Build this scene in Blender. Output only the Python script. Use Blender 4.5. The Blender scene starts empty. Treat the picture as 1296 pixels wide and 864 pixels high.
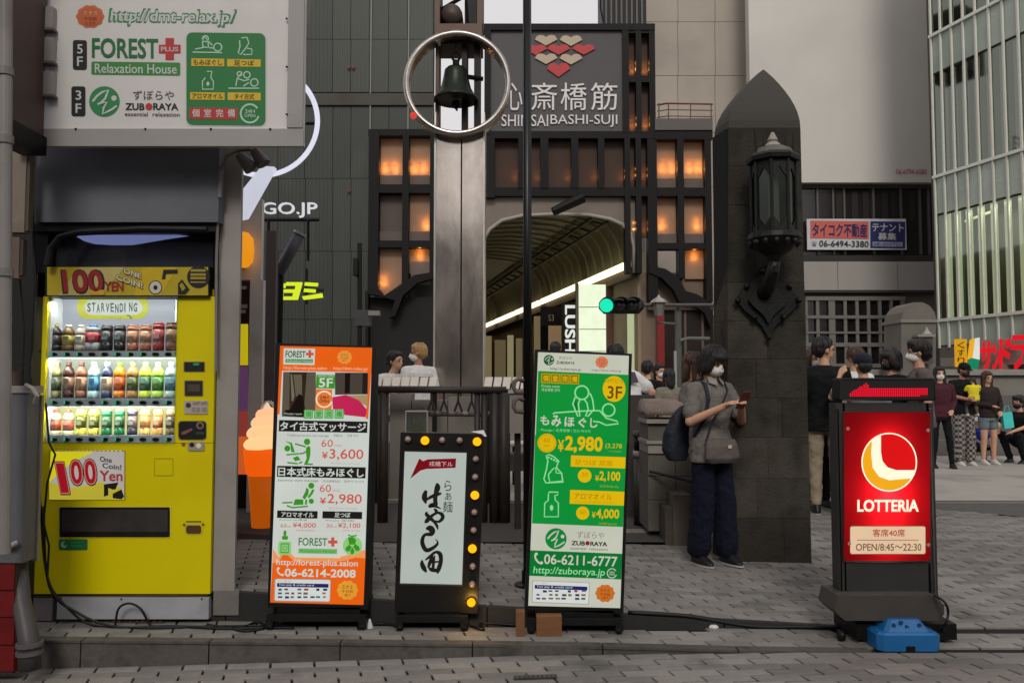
import bpy, bmesh, math, random
from mathutils import Vector, Matrix, Euler
random.seed(7)
S = bpy.context.scene
C = bpy.context.collection
PI = math.pi
# ---------------------------------------------------------------- camera, sky, sun, exposure
F = 1040.0; TH = math.atan(57 / F); CAMZ = 1.30
cam = bpy.data.cameras.new("camera"); co = bpy.data.objects.new("camera", cam); C.objects.link(co)
cam.sensor_width = 36; cam.lens = 36 * F / 1296; cam.clip_end = 2000; cam.clip_start = 0.05
co.location = (0, 0, CAMZ); co.rotation_euler = (PI / 2 + TH, 0, 0); S.camera = co
W = bpy.data.worlds.new("World"); S.world = W; W.use_nodes = True
nt = W.node_tree; nt.nodes.clear()
SUN_EL, SUN_AZ = math.radians(38), math.radians(181)
sky = nt.nodes.new("ShaderNodeTexSky"); sky.sky_type = 'NISHITA'; sky.sun_disc = False
sky.sun_elevation = SUN_EL; sky.sun_rotation = SUN_AZ; sky.air_density = 1.6; sky.dust_density = 6; sky.ozone_density = 1
hs = nt.nodes.new("ShaderNodeHueSaturation"); hs.inputs['Saturation'].default_value = 0.12
cl = nt.nodes.new("ShaderNodeMixRGB"); cl.inputs[0].default_value = 0.85; cl.inputs[2].default_value = (8.0, 7.7, 7.9, 1)
bg = nt.nodes.new("ShaderNodeBackground"); bg.inputs[1].default_value = 0.102
wo = nt.nodes.new("ShaderNodeOutputWorld")
nt.links.new(sky.outputs[0], hs.inputs['Color']); nt.links.new(hs.outputs[0], cl.inputs[1])
nt.links.new(cl.outputs[0], bg.inputs[0]); nt.links.new(bg.outputs[0], wo.inputs[0])
sl = bpy.data.lights.new("sun", 'SUN'); sl.energy = 1.25; sl.angle = math.radians(16); sl.color = (1, .95, .88)
so = bpy.data.objects.new("sun", sl); C.objects.link(so)
# the sun stands straight behind the camera, high and veiled
sd = Vector((math.sin(SUN_AZ) * math.cos(SUN_EL), math.cos(SUN_AZ) * math.cos(SUN_EL), math.sin(SUN_EL)))
so.rotation_euler = sd.to_track_quat('Z', 'Y').to_euler()
S.view_settings.view_transform = 'Standard'; S.view_settings.look = 'None'
S.view_settings.gamma = 1; S.view_settings.exposure = 0.0
S.cycles.max_bounces = 6; S.cycles.diffuse_bounces = 3; S.cycles.glossy_bounces = 3
S.cycles.use_denoising = True

# ---------------------------------------------------------------- helpers
FW = Vector((0, math.cos(TH), math.sin(TH))); UP = Vector((0, -math.sin(TH), math.cos(TH)))
def P(px, py, Y):
    d = FW + Vector(((px - 648) / F, 0, 0)) + UP * (-(py - 432) / F)
    return Vector((0, 0, CAMZ)) + d * (Y / d.y)
def lin(c):
    return tuple((x / 255 / 12.92 if x / 255 <= .04045 else ((x / 255 + .055) / 1.055) ** 2.4) for x in c)
MATS = {}
def mat(name, col, rough=.6, metal=0, var=.12, scale=8, bump=.0, bscale=60, spec=.4, stretch=None, dirt=None, coat=0, place=None):
    """diffuse / metal surface: colour given as sRGB 0-255, mottled by two noises, fine relief by a third"""
    if name in MATS: return MATS[name]
    m = bpy.data.materials.new(name); m.use_nodes = True; n = m.node_tree.nodes; L = m.node_tree.links
    b = n['Principled BSDF']; b.inputs['Roughness'].default_value = rough; b.inputs['Metallic'].default_value = metal
    b.inputs['Specular IOR Level'].default_value = spec; b.inputs['Coat Weight'].default_value = coat
    c = lin(col)
    tc = n.new('ShaderNodeTexCoord'); src = tc.outputs['Object']
    if stretch:
        mp = n.new('ShaderNodeMapping'); mp.inputs['Scale'].default_value = stretch; L.new(src, mp.inputs[0]); src = mp.outputs[0]
    nz = n.new('ShaderNodeTexNoise'); nz.inputs['Scale'].default_value = scale; nz.inputs['Detail'].default_value = 6; nz.inputs['Roughness'].default_value = .65
    L.new(src, nz.inputs['Vector'])
    r = n.new('ShaderNodeValToRGB'); L.new(nz.outputs[0], r.inputs[0])
    r.color_ramp.elements[0].position = .3; r.color_ramp.elements[1].position = .72
    r.color_ramp.elements[0].color = tuple(x * (1 - var) for x in c) + (1,)
    r.color_ramp.elements[1].color = tuple(min(1, x * (1 + var)) for x in c) + (1,)
    out = r.outputs[0]
    if dirt:
        n2 = n.new('ShaderNodeTexNoise'); n2.inputs['Scale'].default_value = scale * .35; n2.inputs['Detail'].default_value = 8; L.new(src, n2.inputs['Vector'])
        r2 = n.new('ShaderNodeValToRGB'); r2.color_ramp.elements[0].position = .52; r2.color_ramp.elements[1].position = .7; L.new(n2.outputs[0], r2.inputs[0])
        mx = n.new('ShaderNodeMixRGB'); mx.inputs[2].default_value = lin(dirt) + (1,); L.new(r2.outputs[0], mx.inputs[0]); L.new(out, mx.inputs[1]); out = mx.outputs[0]
    if place:  # broad weathering laid over many separate pieces: stains, patches and dark spots
        ge = n.new('ShaderNodeNewGeometry')
        for sc_, lo_, hi_, cc, am in ((place, .42, .68, .72, 1), (place * 3.3, .60, .70, .62, .8), (22, .735, .76, .35, .8)):
            q = n.new('ShaderNodeTexNoise'); q.inputs['Scale'].default_value = sc_; q.inputs['Detail'].default_value = 4; L.new(ge.outputs['Position'], q.inputs['Vector'])
            rr = n.new('ShaderNodeMapRange'); rr.inputs[1].default_value = lo_; rr.inputs[2].default_value = hi_; rr.inputs[4].default_value = am; L.new(q.outputs[0], rr.inputs[0])
            mm = n.new('ShaderNodeMixRGB'); mm.blend_type = 'MULTIPLY'; mm.inputs[2].default_value = (cc, cc * .98, cc * .95, 1); L.new(rr.outputs[0], mm.inputs[0]); L.new(out, mm.inputs[1]); out = mm.outputs[0]
    L.new(out, b.inputs['Base Color'])
    if rough > .15:
        mr = n.new('ShaderNodeMapRange'); mr.inputs[3].default_value = max(.03, rough - .1); mr.inputs[4].default_value = min(1, rough + .1)
        L.new(nz.outputs[0], mr.inputs[0]); L.new(mr.outputs[0], b.inputs['Roughness'])
    if bump:
        n3 = n.new('ShaderNodeTexNoise'); n3.inputs['Scale'].default_value = bscale; n3.inputs['Detail'].default_value = 5; L.new(src, n3.inputs['Vector'])
        bp = n.new('ShaderNodeBump'); bp.inputs['Strength'].default_value = bump; bp.inputs['Distance'].default_value = .01
        L.new(n3.outputs[0], bp.inputs['Height']); L.new(bp.outputs[0], b.inputs['Normal'])
    MATS[name] = m; return m
def glow(col, k=1.0, name=None):
    """backlit print, tube or lamp"""
    name = name or "lit_%d_%d_%d_%d" % (*col, int(k * 100))
    if name in MATS: return MATS[name]
    m = bpy.data.materials.new(name); m.use_nodes = True; n = m.node_tree.nodes
    b = n['Principled BSDF']; c = lin(col); b.inputs['Base Color'].default_value = tuple(x * .06 for x in c) + (1,)
    b.inputs['Roughness'].default_value = .35; b.inputs['Emission Color'].default_value = c + (1,); b.inputs['Emission Strength'].default_value = k
    b.inputs['Specular IOR Level'].default_value = .12
    tc = n.new('ShaderNodeTexCoord'); nz = n.new('ShaderNodeTexNoise'); nz.inputs['Scale'].default_value = 2.5; nz.inputs['Detail'].default_value = 3
    mr = n.new('ShaderNodeMapRange'); mr.inputs[3].default_value = k * .86; mr.inputs[4].default_value = k * 1.12
    L = m.node_tree.links; L.new(tc.outputs['Object'], nz.inputs['Vector']); L.new(nz.outputs[0], mr.inputs[0]); L.new(mr.outputs[0], b.inputs['Emission Strength'])
    MATS[name] = m; return m
def ink(col, rough=.55):
    return mat("ink_%d_%d_%d" % tuple(col), col, rough, 0, .05, 12)
def glass(name, col=(120, 130, 130), rough=.06, alpha=.35):
    if name in MATS: return MATS[name]
    m = bpy.data.materials.new(name); m.use_nodes = True; n = m.node_tree.nodes; L = m.node_tree.links
    n.clear(); o = n.new('ShaderNodeOutputMaterial'); g = n.new('ShaderNodeBsdfGlossy'); g.inputs['Roughness'].default_value = rough
    g.inputs['Color'].default_value = lin(col) + (1,)
    t = n.new('ShaderNodeBsdfTransparent'); t.inputs[0].default_value = (.8, .85, .84, 1); mx = n.new('ShaderNodeMixShader'); fr = n.new('ShaderNodeFresnel'); fr.inputs[0].default_value = 1.5
    ad = n.new('ShaderNodeMath'); ad.operation = 'ADD'; ad.inputs[1].default_value = alpha; ge = n.new('ShaderNodeNewGeometry'); inv = n.new('ShaderNodeMath'); inv.operation = 'SUBTRACT'; inv.inputs[0].default_value = 1; L.new(ge.outputs['Backfacing'], inv.inputs[1])
    mu = n.new('ShaderNodeMath'); mu.operation = 'MULTIPLY'; L.new(fr.outputs[0], ad.inputs[0]); L.new(ad.outputs[0], mu.inputs[0]); L.new(inv.outputs[0], mu.inputs[1]); L.new(mu.outputs[0], mx.inputs[0])
    L.new(t.outputs[0], mx.inputs[1]); L.new(g.outputs[0], mx.inputs[2]); L.new(mx.outputs[0], o.inputs[0])
    MATS[name] = m; return m

class MB:
    """collects shapes and links them as one mesh object"""
    def __init__(s): s.v = []; s.f = []; s.m = []; s.sm = []; s.mi = 0; s.smooth = False
    def add(s, vs, fs):
        o = len(s.v); s.v += [Vector(v) for v in vs]
        for f in fs: s.f.append([o + i for i in f]); s.m.append(s.mi); s.sm.append(s.smooth)
        return s
    def box(s, x0, y0, z0, x1, y1, z1):
        if x0 > x1: x0, x1 = x1, x0
        if y0 > y1: y0, y1 = y1, y0
        if z0 > z1: z0, z1 = z1, z0
        return s.add([(x0, y0, z0), (x1, y0, z0), (x1, y1, z0), (x0, y1, z0), (x0, y0, z1), (x1, y0, z1), (x1, y1, z1), (x0, y1, z1)],
              [(0, 3, 2, 1), (4, 5, 6, 7), (0, 1, 5, 4), (1, 2, 6, 5), (2, 3, 7, 6), (3, 0, 4, 7)])
    def prism(s, pts, dv):
        """closed polygon (list of Vectors) swept by the vector dv"""
        n = len(pts); dv = Vector(dv); pts = [Vector(p) for p in pts]
        fs = [tuple(range(n)), tuple(range(2 * n - 1, n - 1, -1))] + [(i, n + i, n + (i + 1) % n, (i + 1) % n) for i in range(n)]
        return s.add(pts + [p + dv for p in pts], fs)
    def lathe(s, prof, seg=16, c=(0, 0, 0), axis='Z', a0=0, arc=2 * PI):
        c = Vector(c); vs = []; full = abs(arc - 2 * PI) < 1e-6; ns = seg if full else seg + 1
        for r, h in prof:
            for k in range(ns):
                a = a0 + arc * k / seg; p = (r * math.cos(a), r * math.sin(a), h)
                if axis == 'Y': p = (p[0], h, p[1])
                if axis == 'X': p = (h, p[0], p[1])
                vs.append(c + Vector(p))
        fs = []
        for i in range(len(prof) - 1):
            for k in range(seg):
                k2 = (k + 1) % ns
                fs.append((i * ns + k, i * ns + k2, (i + 1) * ns + k2, (i + 1) * ns + k))
        if full:
            closed = (Vector(prof[0]) - Vector(prof[-1])).length < 1e-6
            if prof[0][0] > 1e-5 and not closed: fs.append(tuple(range(ns - 1, -1, -1)))
            if prof[-1][0] > 1e-5 and not closed: fs.append(tuple(range((len(prof) - 1) * ns, len(prof) * ns)))
        return s.add(vs, fs)
    def tube(s, pts, r, seg=8, r2=None, flat=1.0):
        pts = [Vector(p) for p in pts]; n = len(pts); vs = []; fs = []
        prev = None
        for i, p in enumerate(pts):
            t = (pts[min(i + 1, n - 1)] - pts[max(i - 1, 0)])
            t = t.normalized() if t.length > 1e-9 else Vector((0, 0, 1))
            if prev is None:
                a = Vector((0, 0, 1)) if abs(t.z) < .9 else Vector((1, 0, 0)); u = t.cross(a).normalized()
            else: u = (prev - t * prev.dot(t)).normalized()
            prev = u; w = t.cross(u); rr = r if r2 is None else r + (r2 - r) * i / max(1, n - 1)
            for k in range(seg):
                a = 2 * PI * k / seg; vs.append(p + u * math.cos(a) * rr + w * math.sin(a) * rr * flat)
        for i in range(n - 1):
            for k in range(seg):
                k2 = (k + 1) % seg; fs.append((i * seg + k, i * seg + k2, (i + 1) * seg + k2, (i + 1) * seg + k))
        fs.append(tuple(range(seg - 1, -1, -1))); fs.append(tuple(range((n - 1) * seg, n * seg)))
        return s.add(vs, fs)
    def rbox(s, x0, y0, z0, x1, y1, z1, b=.01):
        """box whose four front-view corners and front edges are chamfered"""
        pr = []
        for (cx, cz, sx, sz) in ((x0, z0, 1, 1), (x1, z0, -1, 1), (x1, z1, -1, -1), (x0, z1, 1, -1)):
            a, c = (cx + sx * b, cz), (cx, cz + sz * b)
            pr += [c, a] if (sx, sz) in ((1, 1), (-1, -1)) else [a, c]
        xm, zm = (x0 + x1) / 2, (z0 + z1) / 2
        ins = lambda p, k: (xm + (p[0] - xm) * (1 - k / abs(x1 - x0) * 2), zm + (p[1] - zm) * (1 - k / abs(z1 - z0) * 2))
        A = [(*ins(p, b * .6),) for p in pr]
        vs = [(p[0], y0, p[1]) for p in A] + [(p[0], y0 + b * .6, p[1]) for p in pr] + [(p[0], y1, p[1]) for p in pr]
        n = 8; fs = [tuple(range(n)), tuple(range(3 * n - 1, 2 * n - 1, -1))]
        for r in (0, 1): fs += [(r * n + i, (r + 1) * n + i, (r + 1) * n + (i + 1) % n, r * n + (i + 1) % n) for i in range(n)]
        return s.add(vs, fs)
    def build(s, name, mats, parent=None, loc=None, **tags):
        if not isinstance(mats, (list, tuple)): mats = [mats]
        me = bpy.data.meshes.new(name); off = Vector(loc) if loc is not None else (world_loc(parent) if parent else Vector())
        me.from_pydata([v - off for v in s.v], [], s.f)
        for m in mats: me.materials.append(m)
        me.polygons.foreach_set('material_index', s.m); me.polygons.foreach_set('use_smooth', s.sm)
        bm = bmesh.new(); bm.from_mesh(me); bmesh.ops.recalc_face_normals(bm, faces=bm.faces); bm.to_mesh(me); bm.free()
        return link(name, me, parent, off, **tags)
WL = {}
def world_loc(o): return WL.get(o.name, Vector())
def link(name, me, parent=None, off=None, **tags):
    o = bpy.data.objects.new(name, me); C.objects.link(o)
    off = Vector(off) if off is not None else Vector(); WL[o.name] = off
    if parent:
        o.parent = parent; o.location = off - world_loc(parent)
    else: o.location = off
    for k, v in tags.items(): o[{'cat': 'category'}.get(k, k)] = v
    return o
def thing(name, label, cat, loc=(0, 0, 0), group=None):
    o = bpy.data.objects.new(name, None); C.objects.link(o); o.empty_display_size = .1
    o.location = loc; WL[o.name] = Vector(loc); o['label'] = label; o['category'] = cat
    if group: o['group'] = group
    return o
def tg(o, label, cat, group=None):
    o['label'] = label; o['category'] = cat
    if group: o['group'] = group
    return o
def struct(o): o['kind'] = 'structure'; return o
def bx(x0, y0, z0, x1, y1, z1): return MB().box(x0, y0, z0, x1, y1, z1)
def pbox(x0, y0, x1, y1, Y, d, mb=None):
    """a real box: its front face fills the photo rectangle at depth Y, it runs d metres back"""
    mb = mb or MB(); a = P(x0, y0, Y); b = P(x1, y1, Y)
    ym = (max(0, min(864, y0)) + max(0, min(864, y1))) / 2
    return mb.box(P(x0, ym, Y).x, Y, b.z, P(x1, ym, Y).x, Y + d, a.z)

# ---------------------------------------------------------------- lettering and flat print
_TX = {}
def text_mesh(body, bold, res=3, italic=0):
    k = (body, bold, res, italic)
    if k in _TX: return _TX[k]
    c = bpy.data.curves.new('t', 'FONT'); c.body = body; c.resolution_u = res; c.offset = bold; c.shear = italic; c.space_line = .95
    c.align_x = 'CENTER' if '\n' in body else 'LEFT'
    o = bpy.data.objects.new('t', c); C.objects.link(o)
    dg = bpy.context.evaluated_depsgraph_get(); dg.update()
    me = o.evaluated_get(dg).to_mesh(); vs = [tuple(v.co) for v in me.vertices]; fs = [tuple(p.vertices) for p in me.polygons]
    o.evaluated_get(dg).to_mesh_clear(); bpy.data.objects.remove(o); bpy.data.curves.remove(c)
    xs = [v[0] for v in vs]; ys = [v[1] for v in vs]; x0, x1, y0, y1 = min(xs), max(xs), min(ys), max(ys)
    r = ([((x - x0) / (x1 - x0), (y1 - y) / (y1 - y0)) for x, y, _ in vs], fs); _TX[k] = r; return r
class Sheet:
    """a printed face: things are placed on it by where they sit on the photographed face"""
    def __init__(s, root, Y, sx=0., sy=0., zoom=(0, 0, 1), step=.0016, dirn=-1):
        s.root = root; s.Y = Y; s.sx = sx; s.sy = sy; s.z = zoom; s.step = step
    def pt(s, x, y, layer):
        ox, oy, k = s.z; return P(ox + x / k, oy + y / k, s.Y - s.step * layer) * 1.0
    def sk(s, x0, y0, dx, dy): return (x0 + dx + dy * s.sy, y0 + dy + dx * s.sx)
    def emit(s, pts, fs, m, layer, name, thick=0, **kw):
        mb = MB(); vs = [s.pt(x, y, layer) for x, y in pts]
        if thick:
            n = len(vs); vs2 = [v + Vector((0, thick, 0)) for v in vs]; mb.add(vs, fs)
            mb.add(vs2, [tuple(reversed(f)) for f in fs])
            cnt = {}
            for f in fs:
                for i in range(len(f)):
                    e = (f[i], f[(i + 1) % len(f)]); cnt[e] = 1
            for (a, b) in list(cnt):
                if (b, a) not in cnt: mb.f.append([a, b, n + b, n + a]); mb.m.append(0); mb.sm.append(False)
        else: mb.add(vs, fs)
        return mb.build(name, m, s.root, **kw)
    def rect(s, x0, y0, x1, y1, m, layer=1, name='panel', rad=0, thick=0):
        w, h = x1 - x0, y1 - y0; pts = []
        if rad:
            for cx, cy, a in ((rad, rad, PI), (w - rad, rad, 1.5 * PI), (w - rad, h - rad, 0), (rad, h - rad, .5 * PI)):
                for k in range(5): t = a + k * PI / 8; pts.append((cx + rad * math.cos(t), cy + rad * math.sin(t)))
        else: pts = [(0, 0), (w, 0), (w, h), (0, h)]
        return s.emit([s.sk(x0, y0, *p) for p in pts], [tuple(range(len(pts)))[::-1]], m, layer, name, thick)
    def poly(s, pts, m, layer=1, name='print', thick=0):
        return s.emit(pts, [tuple(range(len(pts)))[::-1]], m, layer, name, thick)
    def disc(s, x, y, r, m, layer=1, name='disc', r2=None, n=28, scallop=0):
        r2 = r2 or r
        pts = [(x + r * (1 + scallop * math.cos(10 * a)) * math.cos(a), y + r2 * (1 + scallop * math.cos(10 * a)) * math.sin(a)) for a in [2 * PI * k / n for k in range(n)]]
        return s.emit(pts, [tuple(range(n))[::-1]], m, layer, name)
    def text(s, body, x0, y0, x1, y1, m, bold=.0, layer=2, name='lettering', italic=0, rot=0, thick=0, res=3):
        off = 0 if any(ord(q) > 999 for q in body) else min(bold, .008); uv, fs = text_mesh(body, off, res, italic); w, h = x1 - x0, y1 - y0
        if bold > .012:  # heavier weight: shifted copies of the outline, each a hair behind the next
            n = len(uv); wide_n = max(1, max(len(l) for l in body.split('\n'))); dv = (bold - off) * .55; du = dv / wide_n * (1 if ord(body[0]) > 999 else 1.6)
            U = []; Fs = []
            for q, (a_, b_) in enumerate(((-1, -1), (1, -1), (-1, 1), (1, 1))):
                U += [(u * (1 - 2 * du) + du + a_ * du, v * (1 - 2 * dv) + dv + b_ * dv) for u, v in uv]; Fs += [tuple(i + q * n for i in f) for f in fs]
            pts = [s.sk(x0, y0, (1 - v) * w, u * h) for u, v in U] if rot == 90 else [s.sk(x0, y0, u * w, v * h) for u, v in U]
            o = s.emit(pts, Fs, m, layer, name, thick)
            me = o.data; k = len(me.vertices) // (2 if thick else 1)
            for i, vtx in enumerate(me.vertices): vtx.co.y += (i % k // n) * s.step * .12
            return o
        if rot == 90:  # reading downwards
            pts = [s.sk(x0, y0, (1 - v) * w, u * h) for u, v in uv]
        else: pts = [s.sk(x0, y0, u * w, v * h) for u, v in uv]
        return s.emit(pts, fs, m, layer, name, thick)
    def vtext(s, body, x0, y0, x1, y1, m, bold=0, layer=2, **kw):
        n = len(body); h = (y1 - y0) / n
        for i, ch in enumerate(body):
            a = s.sk(x0, y0, 0, i * h); s.text(ch, a[0], a[1] + h * .06, a[0] + (x1 - x0), a[1] + h * .94, m, bold, layer, **kw)
    def stroke(s, pts, w, m, layer=1, closed=False, name='icon'):
        n = len(pts); L_ = []; R_ = []
        for i in range(n):
            a = pts[(i - 1) % n] if (closed or i > 0) else pts[i]; b = pts[(i + 1) % n] if (closed or i < n - 1) else pts[i]
            dx, dy = b[0] - a[0], b[1] - a[1]; l = math.hypot(dx, dy) or 1; nx, ny = -dy / l * w / 2, dx / l * w / 2
            L_.append((pts[i][0] + nx, pts[i][1] + ny)); R_.append((pts[i][0] - nx, pts[i][1] - ny))
        fs = [(i, (i + 1) % n, n + (i + 1) % n, n + i) for i in range(n if closed else n - 1)]
        return s.emit(L_ + R_, fs, m, layer, name)
    def ring(s, x, y, r, w, m, layer=1, a0=0, a1=2 * PI, name='icon', n=24):
        full = abs(a1 - a0 - 2 * PI) < 1e-6
        return s.stroke([(x + r * math.cos(a0 + (a1 - a0) * k / n), y + r * math.sin(a0 + (a1 - a0) * k / n)) for k in range(n if full else n + 1)], w, m, layer, full, name)

# ---------------------------------------------------------------- ground levels
def z_street(X): return -.13 - .0365 * max(0, 1.6 - X)
def y_step(X): return 5.03 - .05 * max(-3.2, min(2, X))
def y_kerb(X): return 4.64 - .03 * min(.2, X) - .085 * max(0, min(1.6, X) - .2)
def rise(X): return max(0, .015 + .043 * (1.93 - max(-2.6, X)))
def gz(X, Y):
    if Y < y_kerb(X): return z_street(X)
    if Y < y_step(X): return -.13
    t = min(1, max(0, (Y - y_step(X)) / 3)); t = t * t * (3 - 2 * t)
    return (-.13 + rise(X)) * (1 - t)
# ---------------------------------------------------------------- materials of the place
paver_m = [mat("paver_a", (124, 121, 116), .8, 0, .14, 18, .35, 90, .3, place=.7), mat("paver_b", (116, 113, 109), .8, 0, .16, 14, .35, 90, .3, place=.7),
           mat("paver_c", (133, 129, 124), .8, 0, .12, 20, .35, 90, .3, place=.7), mat("paver_d", (108, 106, 102), .82, 0, .15, 16, .35, 90, .3, place=.7)]
joint_m = mat("joint_sand", (17, 16, 15), .95, 0, .2, 30)
kerb_m = mat("kerb_granite", (80, 76, 71), .8, 0, .22, 30, .3, 120, dirt=(60, 57, 54), place=1.2)
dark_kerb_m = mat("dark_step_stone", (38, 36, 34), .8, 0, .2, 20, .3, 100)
asph_m = mat("asphalt", (84, 82, 80), .95, 0, .12, 25, .5, 200, dirt=(70, 68, 66))
apron_m = mat("pale_slab", (152, 148, 140), .85, 0, .07, 3, .2, 100, dirt=(128, 124, 118))
strip_m = mat("dark_band_surface", (60, 57, 54), .9, 0, .15, 14, .4, 150)
black_m = mat("black_metal", (13, 12, 12), .5, 0, .2, 20, spec=.25)
bk_plastic = mat("black_plastic", (15, 15, 16), .5, 0, .15, 30, .1, 200, spec=.3)
steel_m = mat("brushed_steel", (150, 148, 148), .32, 1, .1, 6, .05, 40, stretch=(6, 6, .4))
white_m = mat("white_paint", (200, 198, 194), .55, 0, .05, 6, dirt=(176, 172, 166))
gray_paint = mat("gray_paint", (146, 140, 134), .55, 0, .08, 4, .05, 60, dirt=(116, 110, 106))
bronze_m = mat("bronze", (62, 52, 46), .5, .5, .2, 10, .1, 60)
stone_m = mat("weathered_stone", (60, 56, 50), .85, 0, .25, 9, .8, 45, .2, dirt=(34, 33, 30), place=1.6)
# ---------------------------------------------------------------- ground sheets
def sheet(name, xs, y0f, y1f, ny, zf, m):
    mb = MB(); vs = []; n = len(xs)
    for j in range(ny + 1):
        for x in xs:
            y = y0f(x) + (y1f(x) - y0f(x)) * j / ny; vs.append((x, y, zf(x, y)))
    mb.add(vs, [(j * n + i, j * n + i + 1, (j + 1) * n + i + 1, (j + 1) * n + i) for j in range(ny) for i in range(n - 1)])
    return struct(mb.build(name, m))
xs = [-40, -12, -6] + [-4 + .25 * i for i in range(37)] + [6, 12, 40, 120]
D = .012
street = sheet('street', xs, lambda x: -14, y_kerb, 6, lambda x, y: z_street(max(-6, x)) - D, joint_m)
pavement = sheet('pavement', xs, y_kerb, y_step, 2, lambda x, y: -.13 - D, joint_m)
plaza = sheet('plaza', xs, y_step, lambda x: 9.3, 20, lambda x, y: gz(x, max(y, y_step(x) + 1e-4)) - D, joint_m)
ground = sheet('ground', [-400, -40, 40, 400], lambda x: 9.3, lambda x: 900, 2, lambda x, y: -.004, mat("far_paving", (112, 107, 99), .9, 0, .1, 2, .2, 60, dirt=(98, 94, 88)))
PW, PD, GS, GR, SK = .245, .085, .0155, .0016, -.258
asph_poly = [(4.45, 9.3), (4.5, 8.75), (4.9, 8.55), (5.15, 8.2), (5.2, 7.6), (5.5, 7.1), (6.2, 6.6), (14, 6.6), (14, 9.3)]
def inside(x, y, poly):
    c = False; n = len(poly)
    for i in range(n):
        (x1, y1), (x2, y2) = poly[i], poly[(i + 1) % n]
        if (y1 > y) != (y2 > y) and x < (x2 - x1) * (y - y1) / (y2 - y1) + x1: c = not c
    return c
def paver_geo(w=PW - GS, d=PD - GR, b=.002):
    c = []
    for (sx, sy) in ((-1, -1), (1, -1), (1, 1), (-1, 1)):
        c.append((sx * (w / 2 - b) + SK * sy * d / 2, sy * (d / 2 - b), 0))
    o = [(sx * w / 2 + SK * sy * d / 2, sy * d / 2, -b) for (sx, sy) in ((-1, -1), (1, -1), (1, 1), (-1, 1))]
    lo = [(x, y, -.014) for x, y, z in o]
    return c + o + lo, [(0, 1, 2, 3)] + [(k * 4 + 4 + i, k * 4 + 4 + (i + 1) % 4, k * 4 + (i + 1) % 4, k * 4 + i) for k in (0, 1) for i in range(4)]
pg_v, pg_f = paver_geo()
pmesh = []
for k in range(4):
    me = bpy.data.meshes.new("paver"); me.from_pydata(pg_v, [], pg_f); me.materials.append(paver_m[k]); pmesh.append(me)
def lay(parent, yf, z_of, rows, xr, sign, okf, limit):
    cells = []
    for r in rows:
        for c in range(int(xr[0] / PW), int(xr[1] / PW) + 1):
            off = r * PD + PD / 2; x = c * PW + (PW / 2 if r % 2 else 0) + SK * off * sign
            y = yf(x) + sign * off
            if abs(x / max(y, .1)) > .66: continue
            if okf(x, y): cells.append((y, x))
    cells.sort(); mb = MB()
    for i, (y, x) in enumerate(cells):
        z = z_of(x, y) + random.uniform(-.0012, .0012); e = .04
        sxp = (z_of(x + e, y) - z_of(x - e, y)) / (2 * e); syp = (z_of(x, y + e) - z_of(x, y - e)) / (2 * e)
        k = random.choices(range(4), (4, 3, 3, 1.3))[0]
        if i < limit:
            o = bpy.data.objects.new('paver', pmesh[k]); C.objects.link(o); o.parent = parent; o.location = (x, y, z)
            o.rotation_euler = (math.atan(syp), -math.atan(sxp), 0)
        else:
            mb.mi = k; mb.add([(x + vx, y + vy, z + vz + sxp * vx + syp * vy) for vx, vy, vz in pg_v], pg_f)
    if mb.v: o = mb.build('paving', paver_m, parent); o['kind'] = 'stuff'
lay(street, y_kerb, lambda x, y: z_street(x), range(0, 12), (-3.6, 4), -1, lambda x, y: y > 3.75, 300)
lay(pavement, lambda x: y_kerb(x) + .085, lambda x, y: -.13, range(0, 6), (-3.4, 4.5), 1, lambda x, y: y + PD / 2 < y_step(x) + .01, 300)
PLZ = lambda x, y: gz(x, max(y, y_step(x) + 1e-3))
lay(plaza, lambda x: y_step(x) + .05, PLZ, range(0, 50), (-7, 8), 1, lambda x, y: not inside(x, y, asph_poly) and y < 9.15 and not (x < 1.55 and y > 6.95), 300)
# kerb stones and the dark riser stones of the upper step
def stones(parent, name, xs_, yf, top, bot, w, m):
    for a, b in zip(xs_, xs_[1:]):
        a += .004; b -= .004
        pts = [(a, yf(a), bot(a)), (b, yf(b), bot(b)), (b, yf(b), top(b)), (a, yf(a), top(a))]
        mb = MB(); q = [(x, y, z) for x, y, z in pts] + [(x, y + w, z) for x, y, z in pts]
        q[3] = (q[3][0], q[3][1] + .006, q[3][2]); q[2] = (q[2][0], q[2][1] + .006, q[2][2])
        mb.add(q, [(0, 1, 2, 3), (4, 7, 6, 5), (3, 2, 6, 7), (0, 4, 5, 1), (0, 3, 7, 4), (1, 5, 6, 2)]).build(name, m, parent)
stones(pavement, 'kerb_stone', [-3.9, -3.17, -2.43, -1.7, -.96, -.22, .5, 1.23, 1.95], y_kerb, lambda x: -.129, lambda x: z_street(x) - .05, .08, kerb_m)
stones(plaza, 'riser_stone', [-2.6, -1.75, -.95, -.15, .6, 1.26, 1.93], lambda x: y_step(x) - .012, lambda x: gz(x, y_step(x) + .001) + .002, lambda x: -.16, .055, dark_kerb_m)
for nm, yf, zt_f in (('riser_backing', lambda x: y_step(x) + .02, lambda x: gz(x, y_step(x) + .001) - .004), ('kerb_backing', lambda x: y_kerb(x) + .02, lambda x: -.134)):
    q = [-4 + .25 * i for i in range(26)]; mb = MB(); mb.add([(x, yf(x), -.5) for x in q] + [(x, yf(x), max(-.49, zt_f(x))) for x in q], [(i, i + 1, 27 + i, 26 + i) for i in range(25)]); struct(mb.build(nm, joint_m))
def flat(name, pts, z, m, parent=None):
    mb = MB(); mb.add([(x, y, (z(x, y) if callable(z) else z)) for x, y in pts], [tuple(range(len(pts)))]); o = mb.build(name, m, parent)
    return o if parent else struct(o)
flat('asphalt_patch', asph_poly, 0.0, asph_m)
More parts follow.
